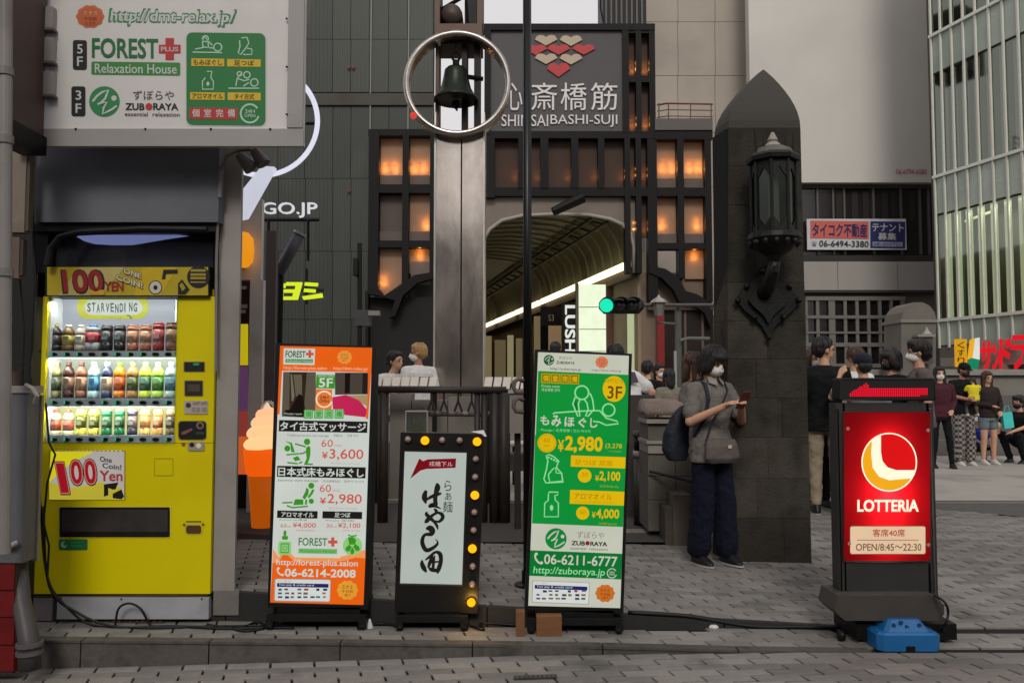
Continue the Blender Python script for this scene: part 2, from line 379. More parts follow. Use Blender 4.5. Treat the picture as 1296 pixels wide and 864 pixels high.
flat('dark_band', [(-6, 6.97), (1.54, 6.97), (1.54, 9.29), (-6, 9.29)], .0, strip_m)  # plain dark band across the plaza under the railing
flat('stone_apron', [(-14, 9.45), (17, 9.45), (19, 15.5), (-14, 15.5)], .004, apron_m)
# iron covers set in the street
def cover(name, label, px0, py, w, d, m, rnd=False):
    X = 0; Y = 1040 * 1.5 / (py - 489); X = (px0 - 648) / 1040 * Y; z = z_street(X) if py > 835 else -.13
    t = thing(name, label, 'cover', (X, Y, z + .003)); mb = MB()
    sl = .0365 if py > 835 else 0
    zz = lambda x: z + .0035 + (x - X) * sl
    if rnd:
        for k in range(24):
            pass
        pts = [(X + w / 2 * math.cos(2 * PI * k / 24), Y + d / 2 * math.sin(2 * PI * k / 24)) for k in range(24)]
        mb.prism([(x, y, zz(x)) for x, y in pts], (0, 0, .004)); mb.build('plate', m, t)
    else:
        mb.prism([(x, y, zz(x)) for x, y in ((X - w / 2, Y - d / 2), (X + w / 2, Y - d / 2), (X + w / 2, Y + d / 2), (X - w / 2, Y + d / 2))], (0, 0, .003)); mb.build('plate', m, t)
    rim = MB()
    for k in range(9):
        x = X - w * .42 + w * .84 * k / 8; hh = d * .36 * (math.sqrt(max(.05, 1 - ((x - X) / (w / 2)) ** 2)) if rnd else 1)
        rim.prism([(x - .006, Y - hh, zz(x) + .0035), (x + .006, Y - hh, zz(x) + .0035), (x + .006, Y + hh, zz(x) + .0035), (x - .006, Y + hh, zz(x) + .0035)], (0, 0, .004))
    r = rim.build('tread', mat("iron_tread", (88, 84, 80), .6, .3, .2, 30), t); r['kind'] = 'stuff'
rust_m = mat("rusty_iron", (74, 58, 48), .8, .2, .25, 25, .4, 120)
cover('drain_cover', 'small iron drain cover below the green sign in the street paving', 677, 853, .22, .05, mat("dark_iron", (62, 60, 58), .7, .3, .2, 25))
cover('utility_cover', 'rusty rectangular cover in the street by the red tiled base', 85, 852, .30, .10, rust_m)
cover('manhole_cover', 'round worn iron manhole cover in front of the vending machine', 220, 860, .42, .16, mat("worn_iron", (104, 100, 95), .6, .3, .3, 30, .3, 90), True)
cover('access_cover', 'brown flat cover on the pavement strip under the black cables', 185, 793.5, .34, .13, rust_m)

# ---------------------------------------------------------------- the shop at the left with its hoarding
shop = thing('shop_building', 'grey shop front with painted pillar and shutter box around the vending machine', 'building', (-2.4, 5.1, -.13))
MB().prism([(-1.93, 5.5, -.3), (-2.75, 8, -.3), (-9, 8, -.3), (-9, 5.5, -.3)], (0, 0, 9)).build('wall', mat("dark_wall", (30, 28, 27), .8, 0, .2, 3, .3, 40), shop)  # dark wall, carried up out of view to block sky light
pbox(275, 150, 302, 747, 5.1, .03).build('pillar', gray_paint, shop)
pbox(270, 747, 302, 778, 5.095, .04).build('pillar_base', mat("concrete_base", (110, 106, 100), .85, 0, .15, 8, .4, 60), shop)
pbox(46, 186, 277, 281, 5.0, .09).build('shutter_box', mat("dull_gray_metal", (100, 103, 109), .6, .0, .12, 3, .05, 30, dirt=(84, 87, 94)), shop)
pbox(40, 283, 274, 293, 5.03, .3).build('lintel', black_m, shop)
pbox(28, 190, 44, 760, 5.2, .35).build('side_post', mat("dark_post", (26, 26, 27), .6, .2, .2, 6), shop)
fr = MB(); pbox(42, 293, 60, 345, 5.06, .1, fr); pbox(268, 293, 275, 747, 5.12, .12, fr); fr.build('door_frame', black_m, shop)
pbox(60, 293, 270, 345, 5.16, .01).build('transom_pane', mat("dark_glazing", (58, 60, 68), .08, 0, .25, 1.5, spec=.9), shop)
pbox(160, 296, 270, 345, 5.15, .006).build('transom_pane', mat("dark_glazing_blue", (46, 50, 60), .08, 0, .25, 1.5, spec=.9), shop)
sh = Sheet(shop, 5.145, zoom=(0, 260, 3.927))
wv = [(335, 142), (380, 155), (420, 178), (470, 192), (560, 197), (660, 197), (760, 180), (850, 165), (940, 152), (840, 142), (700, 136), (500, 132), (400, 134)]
sh.poly(wv, glow((112, 122, 172), .75), 1, 'reflection_band')  # reflection on the transom glass, painted as a glowing band
mb = MB(); mb.tube([P(60, 335, 4.98), P(64, 315, 4.98), P(76, 300, 4.98), P(100, 294, 4.98), P(180, 290, 4.98), P(262, 291, 4.98)], .022, 8); mb.build('pipe', bk_plastic, shop)
# louvre slats under the pillar head
cab = MB()
cab.tube([P(278, 250, 5.0), P(279, 215, 5.0), P(287, 197, 4.98), P(302, 190, 4.98), P(318, 189, 4.98)], .012, 8)
cab.tube([P(273, 470, 5.05), P(274, 330, 5.05), P(277, 240, 5.02)], .009, 6)
cab.build('conduit', mat("conduit", (118, 112, 105), .6, 0, .1, 10), shop)
for (x0, y0, x1, y1) in ((303, 196, 318, 214), (322, 190, 334, 208)):
    l = MB(); l.tube([P(x0, y0, 4.98), P(x1, y1, 4.98)], .03, 12, .045); l.build('spotlight', mat("lamp_gray", (92, 86, 82), .5, .2, .15, 10), shop)

bb = thing('billboard', 'pale grey box billboard listing the massage shops of the third and fifth floors', 'billboard', tuple(P(212, 186, 4.75)))
bb_m = mat("billboard_paint", (206, 202, 198), .5, 0, .04, 2.5, .0, dirt=(190, 184, 180))
a = P(22, -60, 4.75); b = P(383, 184, 4.75); MB().box(a.x, 4.75, a.z, b.x, 4.80, b.z).build('box', bb_m, bb)
fr = MB()
for r in ((40, -60, 365, 4), (364, -4, 384, 162), (40, 163, 384, 185)): pbox(*r, 4.738, .012, fr)
for i, r in enumerate(((364, -60, 384, 161.5), (30, 163, 384, 185))): pbox(*r, 4.735, .014).build('frame', mat("billboard_frame", (150, 146, 143), .5, 0, .06, 3, dirt=(132, 126, 122)), bb)
sc = MB()
for x in (96, 184, 267, 342):
    p = P(x, 163.5, 4.734); sc.lathe([(.0, -.004), (.007, -.003), (.007, 0)], 8, p, 'Y')
for y in (24, 85, 145):
    p = P(363, y, 4.734); sc.lathe([(.0, -.004), (.007, -.003), (.007, 0)], 8, p, 'Y')
o = sc.build('screw', black_m, bb); o['kind'] = 'stuff'
B = Sheet(bb, 4.75, sx=.012, zoom=(0, 0, 3.2))
g1, g2, wt, bk, rd, ye, orr = ink((18, 104, 52)), ink((40, 128, 72)), ink((196, 196, 192)), ink((20, 20, 22)), ink((178, 44, 42)), ink((206, 170, 30)), ink((196, 104, 56))
B.disc(365, 68, 56, orr, 1, 'badge', 46, 40, .05); B.disc(365, 68, 48, ink((186, 92, 48)), 2, 'badge', 38, 40)
B.text("ミナミ", 338, 46, 395, 62, ink((226, 190, 140)), .02, 3); B.text("千日前", 340, 70, 392, 84, ink((120, 50, 30)), 0, 3); B.text("リラク", 346, 88, 386, 102, ink((120, 50, 30)), 0, 3)
B.text("http://dmt-relax.jp/", 438, 33, 960, 108, g2, .11, 1, italic=.12); B.text("http://dmt-relax.jp/", 446, 41, 952, 100, wt, .035, 2, italic=.12)
def plate(s, x0, y0, x1, y1, txts):
    s.rect(x0, y0, x1, y1, bk, 1, rad=10)
    for t, a, b_ in txts: s.text(t, x0 + 17, a, x1 - 17, b_, wt, .015)
plate(B, 295, 163, 352, 284, (("5", 180, 218), ("F", 230, 268))); plate(B, 289, 350, 346, 472, (("3", 367, 405), ("F", 420, 458)))
def cross(s, cx, cy, r, w, m, layer=2):
    s.poly([(cx - w, cy - r), (cx + w, cy - r), (cx + w, cy - w), (cx + r, cy - w), (cx + r, cy + w), (cx + w, cy + w), (cx + w, cy + r), (cx - w, cy + r), (cx - w, cy + w), (cx - r, cy + w), (cx - r, cy - w), (cx - w, cy - w)], m, layer, 'cross')
B.text("FOREST", 372, 154, 640, 235, g1, .035); cross(B, 687, 199, 44, 17, rd); B.text("PLUS", 652, 190, 722, 209, wt, .02, 3)
B.rect(370, 250, 730, 303, ink((52, 128, 56)), 1, rad=6); B.text("Relaxation House", 384, 258, 716, 296, wt, .01, 2)
def zlogo(s, cx, cy, r, gm, wm, layer=1):
    s.disc(cx, cy, r, gm, layer, 'logo_disc')
    k = r / 100
    s.stroke([(cx + x * k, cy + y * k) for x, y in ((-78, 0), (-50, -35), (-15, -62), (25, -75), (5, -20), (-25, 10), (-45, 18))], 14 * k, wm, layer + 1, name='logo_mark')
    s.stroke([(cx + x * k, cy + y * k) for x, y in ((-45, 18), (-20, 8), (15, 5), (-5, 40), (-12, 80), (20, 66), (50, 50), (80, 28))], 13 * k, wm, layer + 2, name='logo_mark')
    s.disc(cx + 62 * k, cy - 22 * k, 18 * k, wm, layer + 1, 'logo_dot', n=14)
zlogo(B, 423, 412, 62, g2, wt)
B.text("ずぼらや", 538, 366, 704, 404, ink((70, 66, 64)), .0); B.text("ZUB", 508, 418, 585, 446, bk, .04); B.disc(603, 432, 14, rd, 2, 'logo_dot'); B.text("RAYA", 620, 418, 722, 446, bk, .04)
B.text("essential  relaxation", 505, 454, 728, 470, ink((70, 66, 64)), .01)
B.rect(751, 128, 1079, 510, wt, 1, rad=26); B.rect(755, 132, 1075, 506, ink((30, 112, 54)), 2, rad=24)
for x0, x1, y0, y1, t in ((775, 908, 237, 268, "もみほぐし"), (920, 1056, 240, 270, "足つぼ"), (770, 910, 374, 404, "アロマオイル"), (922, 1056, 375, 406, "タイ古式")):
    B.rect(x0, y0, x1, y1, ye, 3); w = (x1 - x0) * (.88 if len(t) > 4 else .6); c = (x0 + x1) / 2; B.text(t, c - w / 2, y0 + 4, c + w / 2, y1 - 4, ink((60, 70, 20)), .02, 4)
B.rect(768, 436, 962, 482, rd, 3)
for i, ch in enumerate("個室完備"): B.text(ch, 778 + i * 48, 442, 808 + i * 48, 474, wt, .03, 4)
lg = ink((170, 205, 178))
def arrow_ring(s, cx, cy, r, m, m2, layer=3):
    s.ring(cx, cy, r, r * .2, m, layer, .3, 5.7); s.text("24H", cx - r * .55, cy - r * .45, cx + r * .55, cy - r * .05, m2, .02, layer); s.text("OPEN", cx - r * .6, cy + r * .05, cx + r * .6, cy + r * .42, m2, .02, layer)
arrow_ring(B, 1012, 460, 37, lg, lg)
def body_icon(s, pts_list, heads, m, w, layer=3):
    for p in pts_list: s.stroke(p, w, m, layer)
    for (x, y, r) in heads: s.ring(x, y, r, w, m, layer)
body_icon(B, [[(780, 212), (900, 214)], [(790, 200), (830, 192), (865, 196)], [(822, 192), (820, 165), (830, 150), (842, 165), (845, 195)], [(842, 165), (860, 185)]], [(832, 158, 12), (882, 192, 16)], lg, 5)
body_icon(B, [[(978, 155), (1000, 152), (1008, 175), (996, 195), (975, 222), (965, 215), (972, 190), (970, 165)], [(985, 222), (1020, 222), (1020, 200), (1000, 196)]], [], lg, 5)
body_icon(B, [[(838, 290), (858, 290), (854, 315), (864, 330), (864, 362), (820, 362), (820, 330), (832, 315)]], [], lg, 5); B.disc(842, 340, 6, lg, 3, 'drop', 9)
body_icon(B, [[(925, 358), (1050, 358)], [(955, 350), (960, 320), (975, 300)], [(965, 320), (990, 328), (1010, 322)], [(985, 350), (1008, 335)]], [(970, 300, 9), (1000, 304, 13), (1030, 335, 15)], lg, 5)
# small grey boxes, pipe and lit edge-on sign beside the hoarding
for i, (y0, y1) in enumerate(((8, 38), (47, 80), (90, 122))):
    t = thing('junction_box', ('topmost', 'middle', 'lowest')[i] + ' of the three grey junction boxes on the edge of the billboard', 'junction box', tuple(P(56, y1, 4.68)), 'junction boxes by the billboard')
    pbox(46, y0, 66, y1, 4.70, .045).build('housing', gray_paint, t); pbox(46, y1 - 3, 67, y1, 4.692, .05).build('lip', mat("lip", (92, 88, 85), .6), t)
t = thing('projecting_sign', 'edge-on lightbox sign glowing pale blue above the drainpipe', 'sign', tuple(P(26, 175, 4.5)))
a, b, c_, d_ = P(16, -60, 4.55), P(34, -60, 4.1), P(12, 146, 4.55), P(33, 146, 4.1)
MB().box(a.x, 4.3, P(0, 150, 4.4).z, a.x + .078, 4.7, 4).build('light_panel', glow((120, 140, 176), .8), t)
MB().box(a.x + .079, 4.28, P(0, 150, 4.4).z, a.x + .11, 4.72, 4).build('casing', mat("casing", (70, 52, 48), .5), t)
MB().box(a.x - .01, 4.27, P(0, 176, 4.4).z, a.x + .125, 4.73, P(0, 151, 4.4).z).build('bottom_cap', black_m, t)
t = thing('drainpipe', 'pale grey downpipe with a collar rising at the frame edge beside the cabinet', 'pipe', tuple(P(7, 490, 4.3)))
mb = MB(); mb.tube([P(5, 700, 4.3), P(8, -60, 4.3)], .032, 14); mb.build('pipe', mat("pvc", (126, 122, 118), .5, 0, .08, 5, dirt=(100, 96, 92)), t)
for y in (86, 172, 340):
    m2 = MB(); m2.tube([P(7, y, 4.3), P(7, y + 10, 4.3)], .04, 14); m2.build('collar', mat("pvc_collar", (112, 106, 102), .5), t)
t = thing('meter_box', 'beige meter box hanging on the wall between pipe and shutter', 'meter box', tuple(P(26, 290, 4.9)))
pbox(13, 188, 32, 294, 4.85, .06).build('housing', mat("beige_box", (124, 112, 98), .6, 0, .1, 8, dirt=(92, 82, 72)), t); pbox(32.5, 190, 37, 292, 4.86, .05).build('lid', mat("beige_lid", (88, 76, 66), .6), t)
t = thing('fuse_box', 'short brown box under the beige meter box', 'fuse box', tuple(P(22, 352, 4.9)))
pbox(12, 300, 24, 352, 4.86, .05).build('housing', mat("brown_box", (96, 82, 70), .6, 0, .1, 8), t)
pbox(25, 303, 29, 348, 4.87, .04).build('hinge_strip', mat("brown_strip", (64, 54, 48), .6), t)
t = thing('electrical_cabinet', 'grey painted electrical cabinet standing on red tiles beside the vending machine', 'cabinet', tuple(P(16, 712, 4.5)))
cabm = mat("cabinet_paint", (92, 92, 95), .6, 0, .15, 3, .2, 40, dirt=(128, 124, 120))
pbox(-120, 497, 32, 712, 4.5, .11).build('body', cabm, t); pbox(-120, 488, 38, 497, 4.49, .13).build('top', mat("cabinet_top", (140, 136, 130), .6, 0, .2, 10), t)
pbox(44, 500, 50, 710, 4.62, .02).build('side_flange', mat("flange", (126, 116, 104), .7, 0, .2, 8, dirt=(86, 78, 70)), t)
mb = MB(); mb.tube([P(0, 692, 4.48), P(14, 690, 4.46), P(22, 686, 4.48)], .014, 8); mb.build('handle', gray_paint, t)
mb = MB(); mb.tube([P(33, 487, 4.5), P(42, 492, 4.47), P(47, 500, 4.47), P(44, 510, 4.5)], .012, 8); mb.build('hook', gray_paint, t)
mb = MB(); mb.tube([P(18, 488, 4.55), P(18, 470, 4.55)], .022, 8); mb.build('cap', rust_m, t)
t = thing('tiled_plinth', 'dark red tiled plinth under the electrical cabinet', 'plinth', tuple(P(8, 850, 4.5)))
red_m = mat("red_tile", (106, 26, 28), .35, 0, .25, 6, .1, 30, dirt=(74, 20, 22))
pbox(-120, 713, 18, 852, 4.51, .12).build('core', mat("grout", (60, 40, 40), .8), t)
ys_ = [713, 747, 781, 816, 850]
for k in range(4):
    for (x0, x1) in ((-115, -30), (-29, 18)): pbox(x0, ys_[k] + 1, x1 - .5, ys_[k + 1] - 1, 4.50, .012).build('tile', red_m, t)
    pa = P(18, ys_[k] + 1, 4.51); pb2 = P(18, ys_[k + 1] - 1, 4.51); bx(pa.x, 4.51, pa.z, pa.x + .008, 4.63, pb2.z).build('tile', red_m, t)
t = thing('drain_hose', 'grey corrugated drain pipe ending on the pavement beside the red plinth', 'pipe', tuple(P(37, 845, 4.46)))
hm = mat("hose_gray", (62, 60, 60), .5, 0, .15, 12)
mb = MB(); mb.smooth = True; mb.tube([P(24, 715, 4.6), P(27, 760, 4.55), P(33, 790, 4.5), P(37, 812, 4.46), P(38, 846, 4.46)], .045, 14, .056); mb.build('pipe', hm, t)
for y in (812, 822): mb = MB(); mb.tube([P(37.5, y, 4.46), P(37.5, y + 5, 4.46)], .067, 16); mb.build('clamp', mat("clamp", (84, 82, 82), .5), t)
# vertical cables between cabinet and machine
for i, (pts, r) in enumerate((([(24, 345), (30, 420), (27, 520), (40, 600), (36, 700)], .008), ([(40, 260), (45, 360), (38, 470), (42, 560), (40, 640)], .01), ([(58, 510), (62, 560), (70, 575), (60, 610), (55, 660), (62, 690), (60, 730)], .006))):
    mb = MB(); mb.tube([P(x, y, 4.98) for x, y in pts], r, 6)
    tg(mb.build('wall_cable', bk_plastic), ('thick black cable hanging under the brown box', 'black cable down the dark post beside the yellow machine', 'thin looped black cable just left of the yellow machine')[i], 'cable', 'black cables on the wall')

# ---------------------------------------------------------------- behind the pillar: next shop, ring sign
t = thing('neighbour_shop', 'grey columned corner shop behind the pillar, posters between its columns', 'building', tuple(P(325, 640, 8.6)))
pbox(285, 252, 331, 354, 8.6, .08).build('fascia', white_m, t); pbox(314, 354, 331, 650, 8.6, .08).build('column', white_m, t)
pbox(334, 292, 347, 652, 8.75, .08).build('column', mat("dim_gray", (88, 82, 80), .7, 0, .1, 4), t)
pbox(270, 354, 314, 652, 8.9, .2).build('wall', mat("shop_dark", (44, 36, 36), .8), t)
SM = Sheet(t, 8.88); SM.rect(300, 355, 317, 409, ink((70, 34, 26)), 1, 'menu_board'); SM.rect(303, 362, 312, 366, wt, 2, 'print'); SM.rect(304, 385, 313, 390, wt, 2, 'print'); SM.rect(302, 392, 311, 396, wt, 2, 'print')
SM.rect(300, 410, 314, 462, glow((200, 180, 20), .8), 1, 'poster'); SM.rect(300, 463, 314, 520, glow((96, 60, 98), .7), 1, 'poster'); SM.rect(300, 520, 314, 552, glow((150, 60, 52), .7), 1, 'poster'); SM.rect(300, 552, 314, 600, glow((214, 96, 40), .8), 1, 'poster')
t = thing('beacon_lamp', 'glowing amber half-round lamp on the corner shop column', 'lamp', tuple(P(303, 338, 8.4)))
mb = MB(); p = P(302, 316, 8.45); mb.smooth = True
mb.lathe([(0, -.19), (.10, -.175), (.145, -.12), (.155, 0), (.145, .12), (.10, .175), (0, .19)], 20, p); mb.build('lens', glow((236, 148, 24), .95), t)
mb = MB(); mb.box(p.x - .2, p.y + .1, p.z - .17, p.x + .02, p.y + .14, p.z + .17); mb.build('bracket', black_m, t)
t = thing('ring_sign', 'round neon ring glowing white behind the billboard corner', 'sign', tuple(P(333, 222, 7)))
mb = MB(); mb.smooth = True; c0 = P(333, 154, 7); R_ = 70 / 1040 * 7
mb.tube([c0 + Vector((R_ * math.cos(a), 0, R_ * math.sin(a))) for a in [2 * PI * k / 60 for k in range(61)]], .022, 8); mb.build('neon_tube', glow((222, 224, 240), 1.0), t)
SM = Sheet(t, 6.9); SM.poly([(331, 210), (347, 211), (311, 275), (302, 277), (302, 246)], glow((206, 208, 222), .9), 1, 'fin', .08)
mb = MB(); mb.tube([P(303, 160, 7.06), P(340, 150, 7.06)], .03, 8); mb.tube([c0 + Vector((-R_, .05, 0)), c0 + Vector((R_, .05, 0))], .015, 8); mb.build('bracket', black_m, t)
# ---------------------------------------------------------------- far: green metal store, arcade, towers
sg_m = mat("green_cladding", (56, 60, 53), .5, .1, .14, 1.2, .1, 20, stretch=(1, 1, .25), dirt=(54, 60, 54)); sg2 = mat("green_cladding_dark", (48, 52, 47), .5, .1, .16, 1.5, .1, 20, stretch=(1, 1, .25), dirt=(68, 70, 62))
seam_m = mat("pale_seam", (116, 118, 106), .5, 0, .1, 6)
store = thing('department_store', 'tall dull green metal clad store behind the ring sign', 'building', (-7, 31, 0))
pbox(150, -150, 547, 640, 31.3, .6).build('wall', mat("store_core", (40, 44, 41), .8), store)
xsm = [318, 352, 386, 421, 444, 468, 492, 516, 548]; ysm = [-140, -40, 50, 117]
lo = [134, 226, 318, 404, 480]
for i in range(len(xsm) - 1):
    for rows in (ysm, lo):
        for j in range(len(rows) - 1):
            x0, x1 = xsm[i] + .35, xsm[i + 1] - .35; y0, y1 = rows[j] + .3, rows[j + 1] - .3
            mb = pbox(x0, y0, x1, y1, 31.2, .1); n = 7
            for k in range(n):
                xa = x0 + (x1 - x0) * (k + .25) / n; pbox(xa, y0, xa + (x1 - x0) / n * .35, y1, 31.185, .014, mb)
            mb.build('cladding_panel', (sg_m, sg2)[(i * 3 + j) % 3 == 0 or i < 3], store)
for x in (468, 516): pbox(x - .8, -140, x + .8, 400, 31.12, .06).build('seam_strip', seam_m, store)
pbox(318, 118, 548, 133, 31.1, .19).build('beam', mat("rusty_beam", (58, 56, 50), .6, 0, .2, 2, dirt=(50, 42, 36)), store)
for (x, y) in ((441, 84), (441, 241), (447, 84)):
    SM = Sheet(store, 31.1); SM.poly([(x - 3, y - 1), (x + 3, y - 1), (x, y + 4)], ink((96, 40, 36)), 1, 'marker')
t = thing('web_address_letters', 'white glowing letters ending GO.JP fixed to the green store wall', 'sign', tuple(P(365, 276, 16)))
SM = Sheet(t, 16, sx=.0); SM.text("GO.JP", 331, 256, 401, 275, glow((214, 216, 218), .95), .0, 1, 'letter', thick=.06)
mb = MB(); [mb.tube([P(x, 278, 16.05), P(x, 330, 16.3)], .03, 6) for x in (340, 390)]; mb.tube([P(320, 278, 16.1), P(404, 278, 16.1)], .04, 6); mb.build('rail', black_m, t)
t = thing('neon_kana_sign', 'acid yellow neon katakana on the dim green wall above the orange sign', 'sign', tuple(P(375, 382, 15)))
SM = Sheet(t, 15)
yg = glow((216, 236, 40), 1.0)
for pl in ([(349, 355), (361, 359), (360, 364), (348, 363)], [(349, 370), (358, 371), (357, 376), (348, 375)],
           [(362, 357), (382, 357), (376, 379), (353, 379), (354, 375), (370, 375), (371, 370), (358, 370), (359, 366), (373, 366), (374, 361), (361, 361)],
           [(386, 357), (402, 358), (401, 362), (385, 361)], [(385, 365), (399, 366), (398, 370), (384, 369)], [(407, 371), (408, 376), (384, 379), (382, 375)]):
    SM.poly(pl, yg, 1, 'letter', .07)
mb = MB(); mb.tube([P(340, 367, 15.12), P(410, 367, 15.12)], .03, 6); [mb.tube([P(x, 340, 15.2), P(x, 385, 15.2)], .03, 6) for x in (388,)]; mb.build('rail', black_m, t)
t = thing('floodlight', 'grey cylindrical floodlight tilted up on a post beside the column', 'lamp', tuple(P(352, 350, 12)))
mb = MB(); mb.smooth = True; mb.tube([P(353, 345, 12), P(379, 297, 11.9)], .085, 14); mb.build('barrel', mat("flood_gray", (78, 77, 84), .5, .2, .1, 6), t)
mb = MB(); mb.tube([P(379, 297, 11.9), P(380.5, 294, 11.9)], .098, 14); mb.build('rim', mat("flood_rim", (150, 148, 152), .4), t)
mb = MB(); mb.tube([P(355, 343, 12.1), P(352, 480, 12.2)], .05, 8); mb.build('post', black_m, t)
# camera mast left of the arcade
t = thing('camera_mast', 'thin black mast with small lamps and a camera in front of the green wall', 'mast', tuple(P(455, 480, 19)))
mb = MB(); mb.tube([P(455, 470, 19), P(455, 308, 19)], .06, 8); mb.build('pole', black_m, t)
mb = MB(); mb.rbox(P(452, 0, 19).x, 18.8, P(0, 350, 19).z, P(458, 0, 19).x, 19.1, P(0, 328, 19).z, .02); mb.build('lamp_housing', black_m, t)
pbox(449, 392, 468, 412, 18.9, .3).build('camera', mat("camera_gray", (60, 58, 58), .5), t); pbox(466, 393, 480, 399, 18.8, .2).build('arm', mat("arm_pale", (120, 116, 110), .5), t)

# arcade gate
AY = 30.0
arc = thing('arcade_gate', 'black lattice arcade entrance with glowing amber panels and heart crest sign', 'arcade', (2, 30, 0))
blk = mat("gate_black", (13, 12, 12), .6, 0, .2, 3, spec=.2)
tanp = mat("beige_backing", (140, 112, 88), .7, 0, .12, 2, .1, 20)
dimp = mat("brown_backing", (62, 42, 30), .7, 0, .15, 2, .1, 20)
def bars(rects, Y=AY, d=.5):
    for i, r in enumerate(rects): pbox(*r, Y + .006 * i + random.uniform(0, .004), d).build('beam', blk, arc)
def lampat(px, py, Y, e, col=(1, .45, .12), r=.06):
    l = bpy.data.lights.new('uplight', 'POINT'); l.energy = e; l.color = col; l.shadow_soft_size = r
    o = bpy.data.objects.new('uplight', l); C.objects.link(o); o.location = P(px, py, Y) - world_loc(arc); o.parent = arc
def panel(x0, y0, x1, y1, m, lamps=(), sill=True, e=2.3):
    pbox(x0 - 1, y0 - 1, x1 + 1, y1 + 1, AY + .42, .06).build('backing_panel', m, arc)
    if sill: pbox(x0, y1 - 11, x1, y1 + .5, AY + .30, .1).build('lamp_trough', mat("trough", (92, 80, 72), .7, 0, .1, 3), arc)
    for (lx, ly) in lamps: lampat(lx, ly - 2, AY + .29, e * 2.1, (1, .40, .09), .03); lampat(lx, ly - 10, AY + .27, e * .9, (1, .42, .10), .04)  # the second, higher lamp is added to stretch each glow upward
# left wing
bars([(466, 165, 479, 372), (509, 170, 517, 362), (544, 170, 549, 350), (466, 163.5, 549, 171.5), (479, 234, 549, 244), (479, 305, 549, 313)])
panel(479, 172, 509, 233, tanp, ((487, 216), (500, 216))); panel(517, 172, 544, 233, tanp, ((524, 216), (536, 216))); panel(479, 245, 509, 304, mat("taupe_backing", (84, 72, 66), .7), ()); panel(517, 245, 544, 304, tanp, ((539, 288),)); panel(479, 314, 509, 376, tanp, ((485, 360),), False); panel(517, 314, 544, 345, tanp, ((531, 326),), False)
pbox(520, 331, 544, 360, AY + .34, .05).build('panel', mat("taupe2", (104, 92, 84), .7), arc)
# top sign box and slit lattice
bars([(612, 30, 829, 38), (613, 38, 621, 170), (788, 38, 796, 168), (805, 38, 812, 168), (822, 38, 829.5, 168), (613, 166, 829, 175), (796, 96, 823, 104), (796, 38, 823, 42)])
for (x0, x1) in ((796, 805), (812, 822)):
    for (y0, y1) in ((42, 96), (104, 166)):
        panel(x0, y0, x1, y1, dimp, ((x0 + 5, y1 - 6),), False, 1.6)
sgm = mat("slate_sign", (70, 67, 69), .6, 0, .06, 1.5)
pbox(621, 38, 788, 166, AY + .12, .3).build('sign_panel', sgm, arc)
AS = Sheet(arc, AY + .11, zoom=(600, 0, 3.927), step=.05)
cre = mat("cream_letter", (176, 160, 134), .6, 0, .05); redh = mat("red_heart", (170, 34, 38), .5, 0, .06); whl = mat("white_letter", (206, 202, 200), .5, 0, .04)
def heart(cx, cy, w, h, m):
    p = [(0, .5), (.5, -.02), (.40, -.32), (.26, -.40), (.12, -.36), (0, -.22), (-.12, -.36), (-.26, -.40), (-.40, -.32), (-.5, -.02)]
    AS.poly([(cx + a * w, cy + b * h) for a, b in reversed(p)], m, 1, 'heart', .05)
for cx, cy, m in ((358, 198, cre), (482, 200, cre), (306, 245, redh), (420, 244, redh), (545, 244, redh), (358, 290, cre), (482, 292, cre)): heart(cx, cy, 112, 58, m)
heart(420, 344, 114, 78, redh)
for ch, x0, x1 in (("心", 158, 240), ("斎", 284, 414), ("橋", 430, 560), ("筋", 580, 712)): AS.text(ch, x0, 412, x1, 548, whl, .008, 1, 'letter', thick=.05)
AS.text("SHINSAI", 136, 570, 368, 628, whl, .0, 1, 'letter', thick=.04); AS.text("BASHI-SUJI", 380, 570, 712, 632, whl, .0, 1, 'letter', thick=.04)
# band of five dim panels
bars([(612, 175, 626, 250), (656, 175, 665, 238), (684, 175, 694, 238), (723, 175, 732, 238), (757, 175, 765, 238), (791, 168, 798, 345), (805, 175, 812, 345), (820, 168, 832, 380), (613, 237, 832, 248)])
for (x0, x1) in ((626, 656), (665, 684), (694, 723), (732, 757), (765, 791)): panel(x0, 176, x1, 237, dimp, ((x1 - 4, 226),), False, .5)
for (x0, x1) in ((798, 805), (812, 820)):
    panel(x0, 176, x1, 236, dimp, ((x0 + 4, 224),), False, .8); panel(x0, 249, x1, 300, dimp, ((x0 + 4, 292),), False, .8)
# right wing
bars([(829, 165, 902, 176), (858, 176, 866, 352), (893, 170, 901, 382), (832, 238, 895, 248), (832, 308, 895, 315)])
panel(832, 177, 858, 237, tanp, ((839, 216), (851, 216))); panel(866, 177, 893, 237, tanp, ((873, 216), (885, 216))); panel(832, 249, 858, 307, tanp, ((838, 288),)); panel(866, 249, 893, 307, tanp, ((883, 288),)); panel(868, 316, 893, 352, tanp, ((879, 327),), False)
pbox(829, 150, 902, 164.5, AY - .05, .7).build('parapet', mat("parapet", (92, 88, 84), .8), arc)
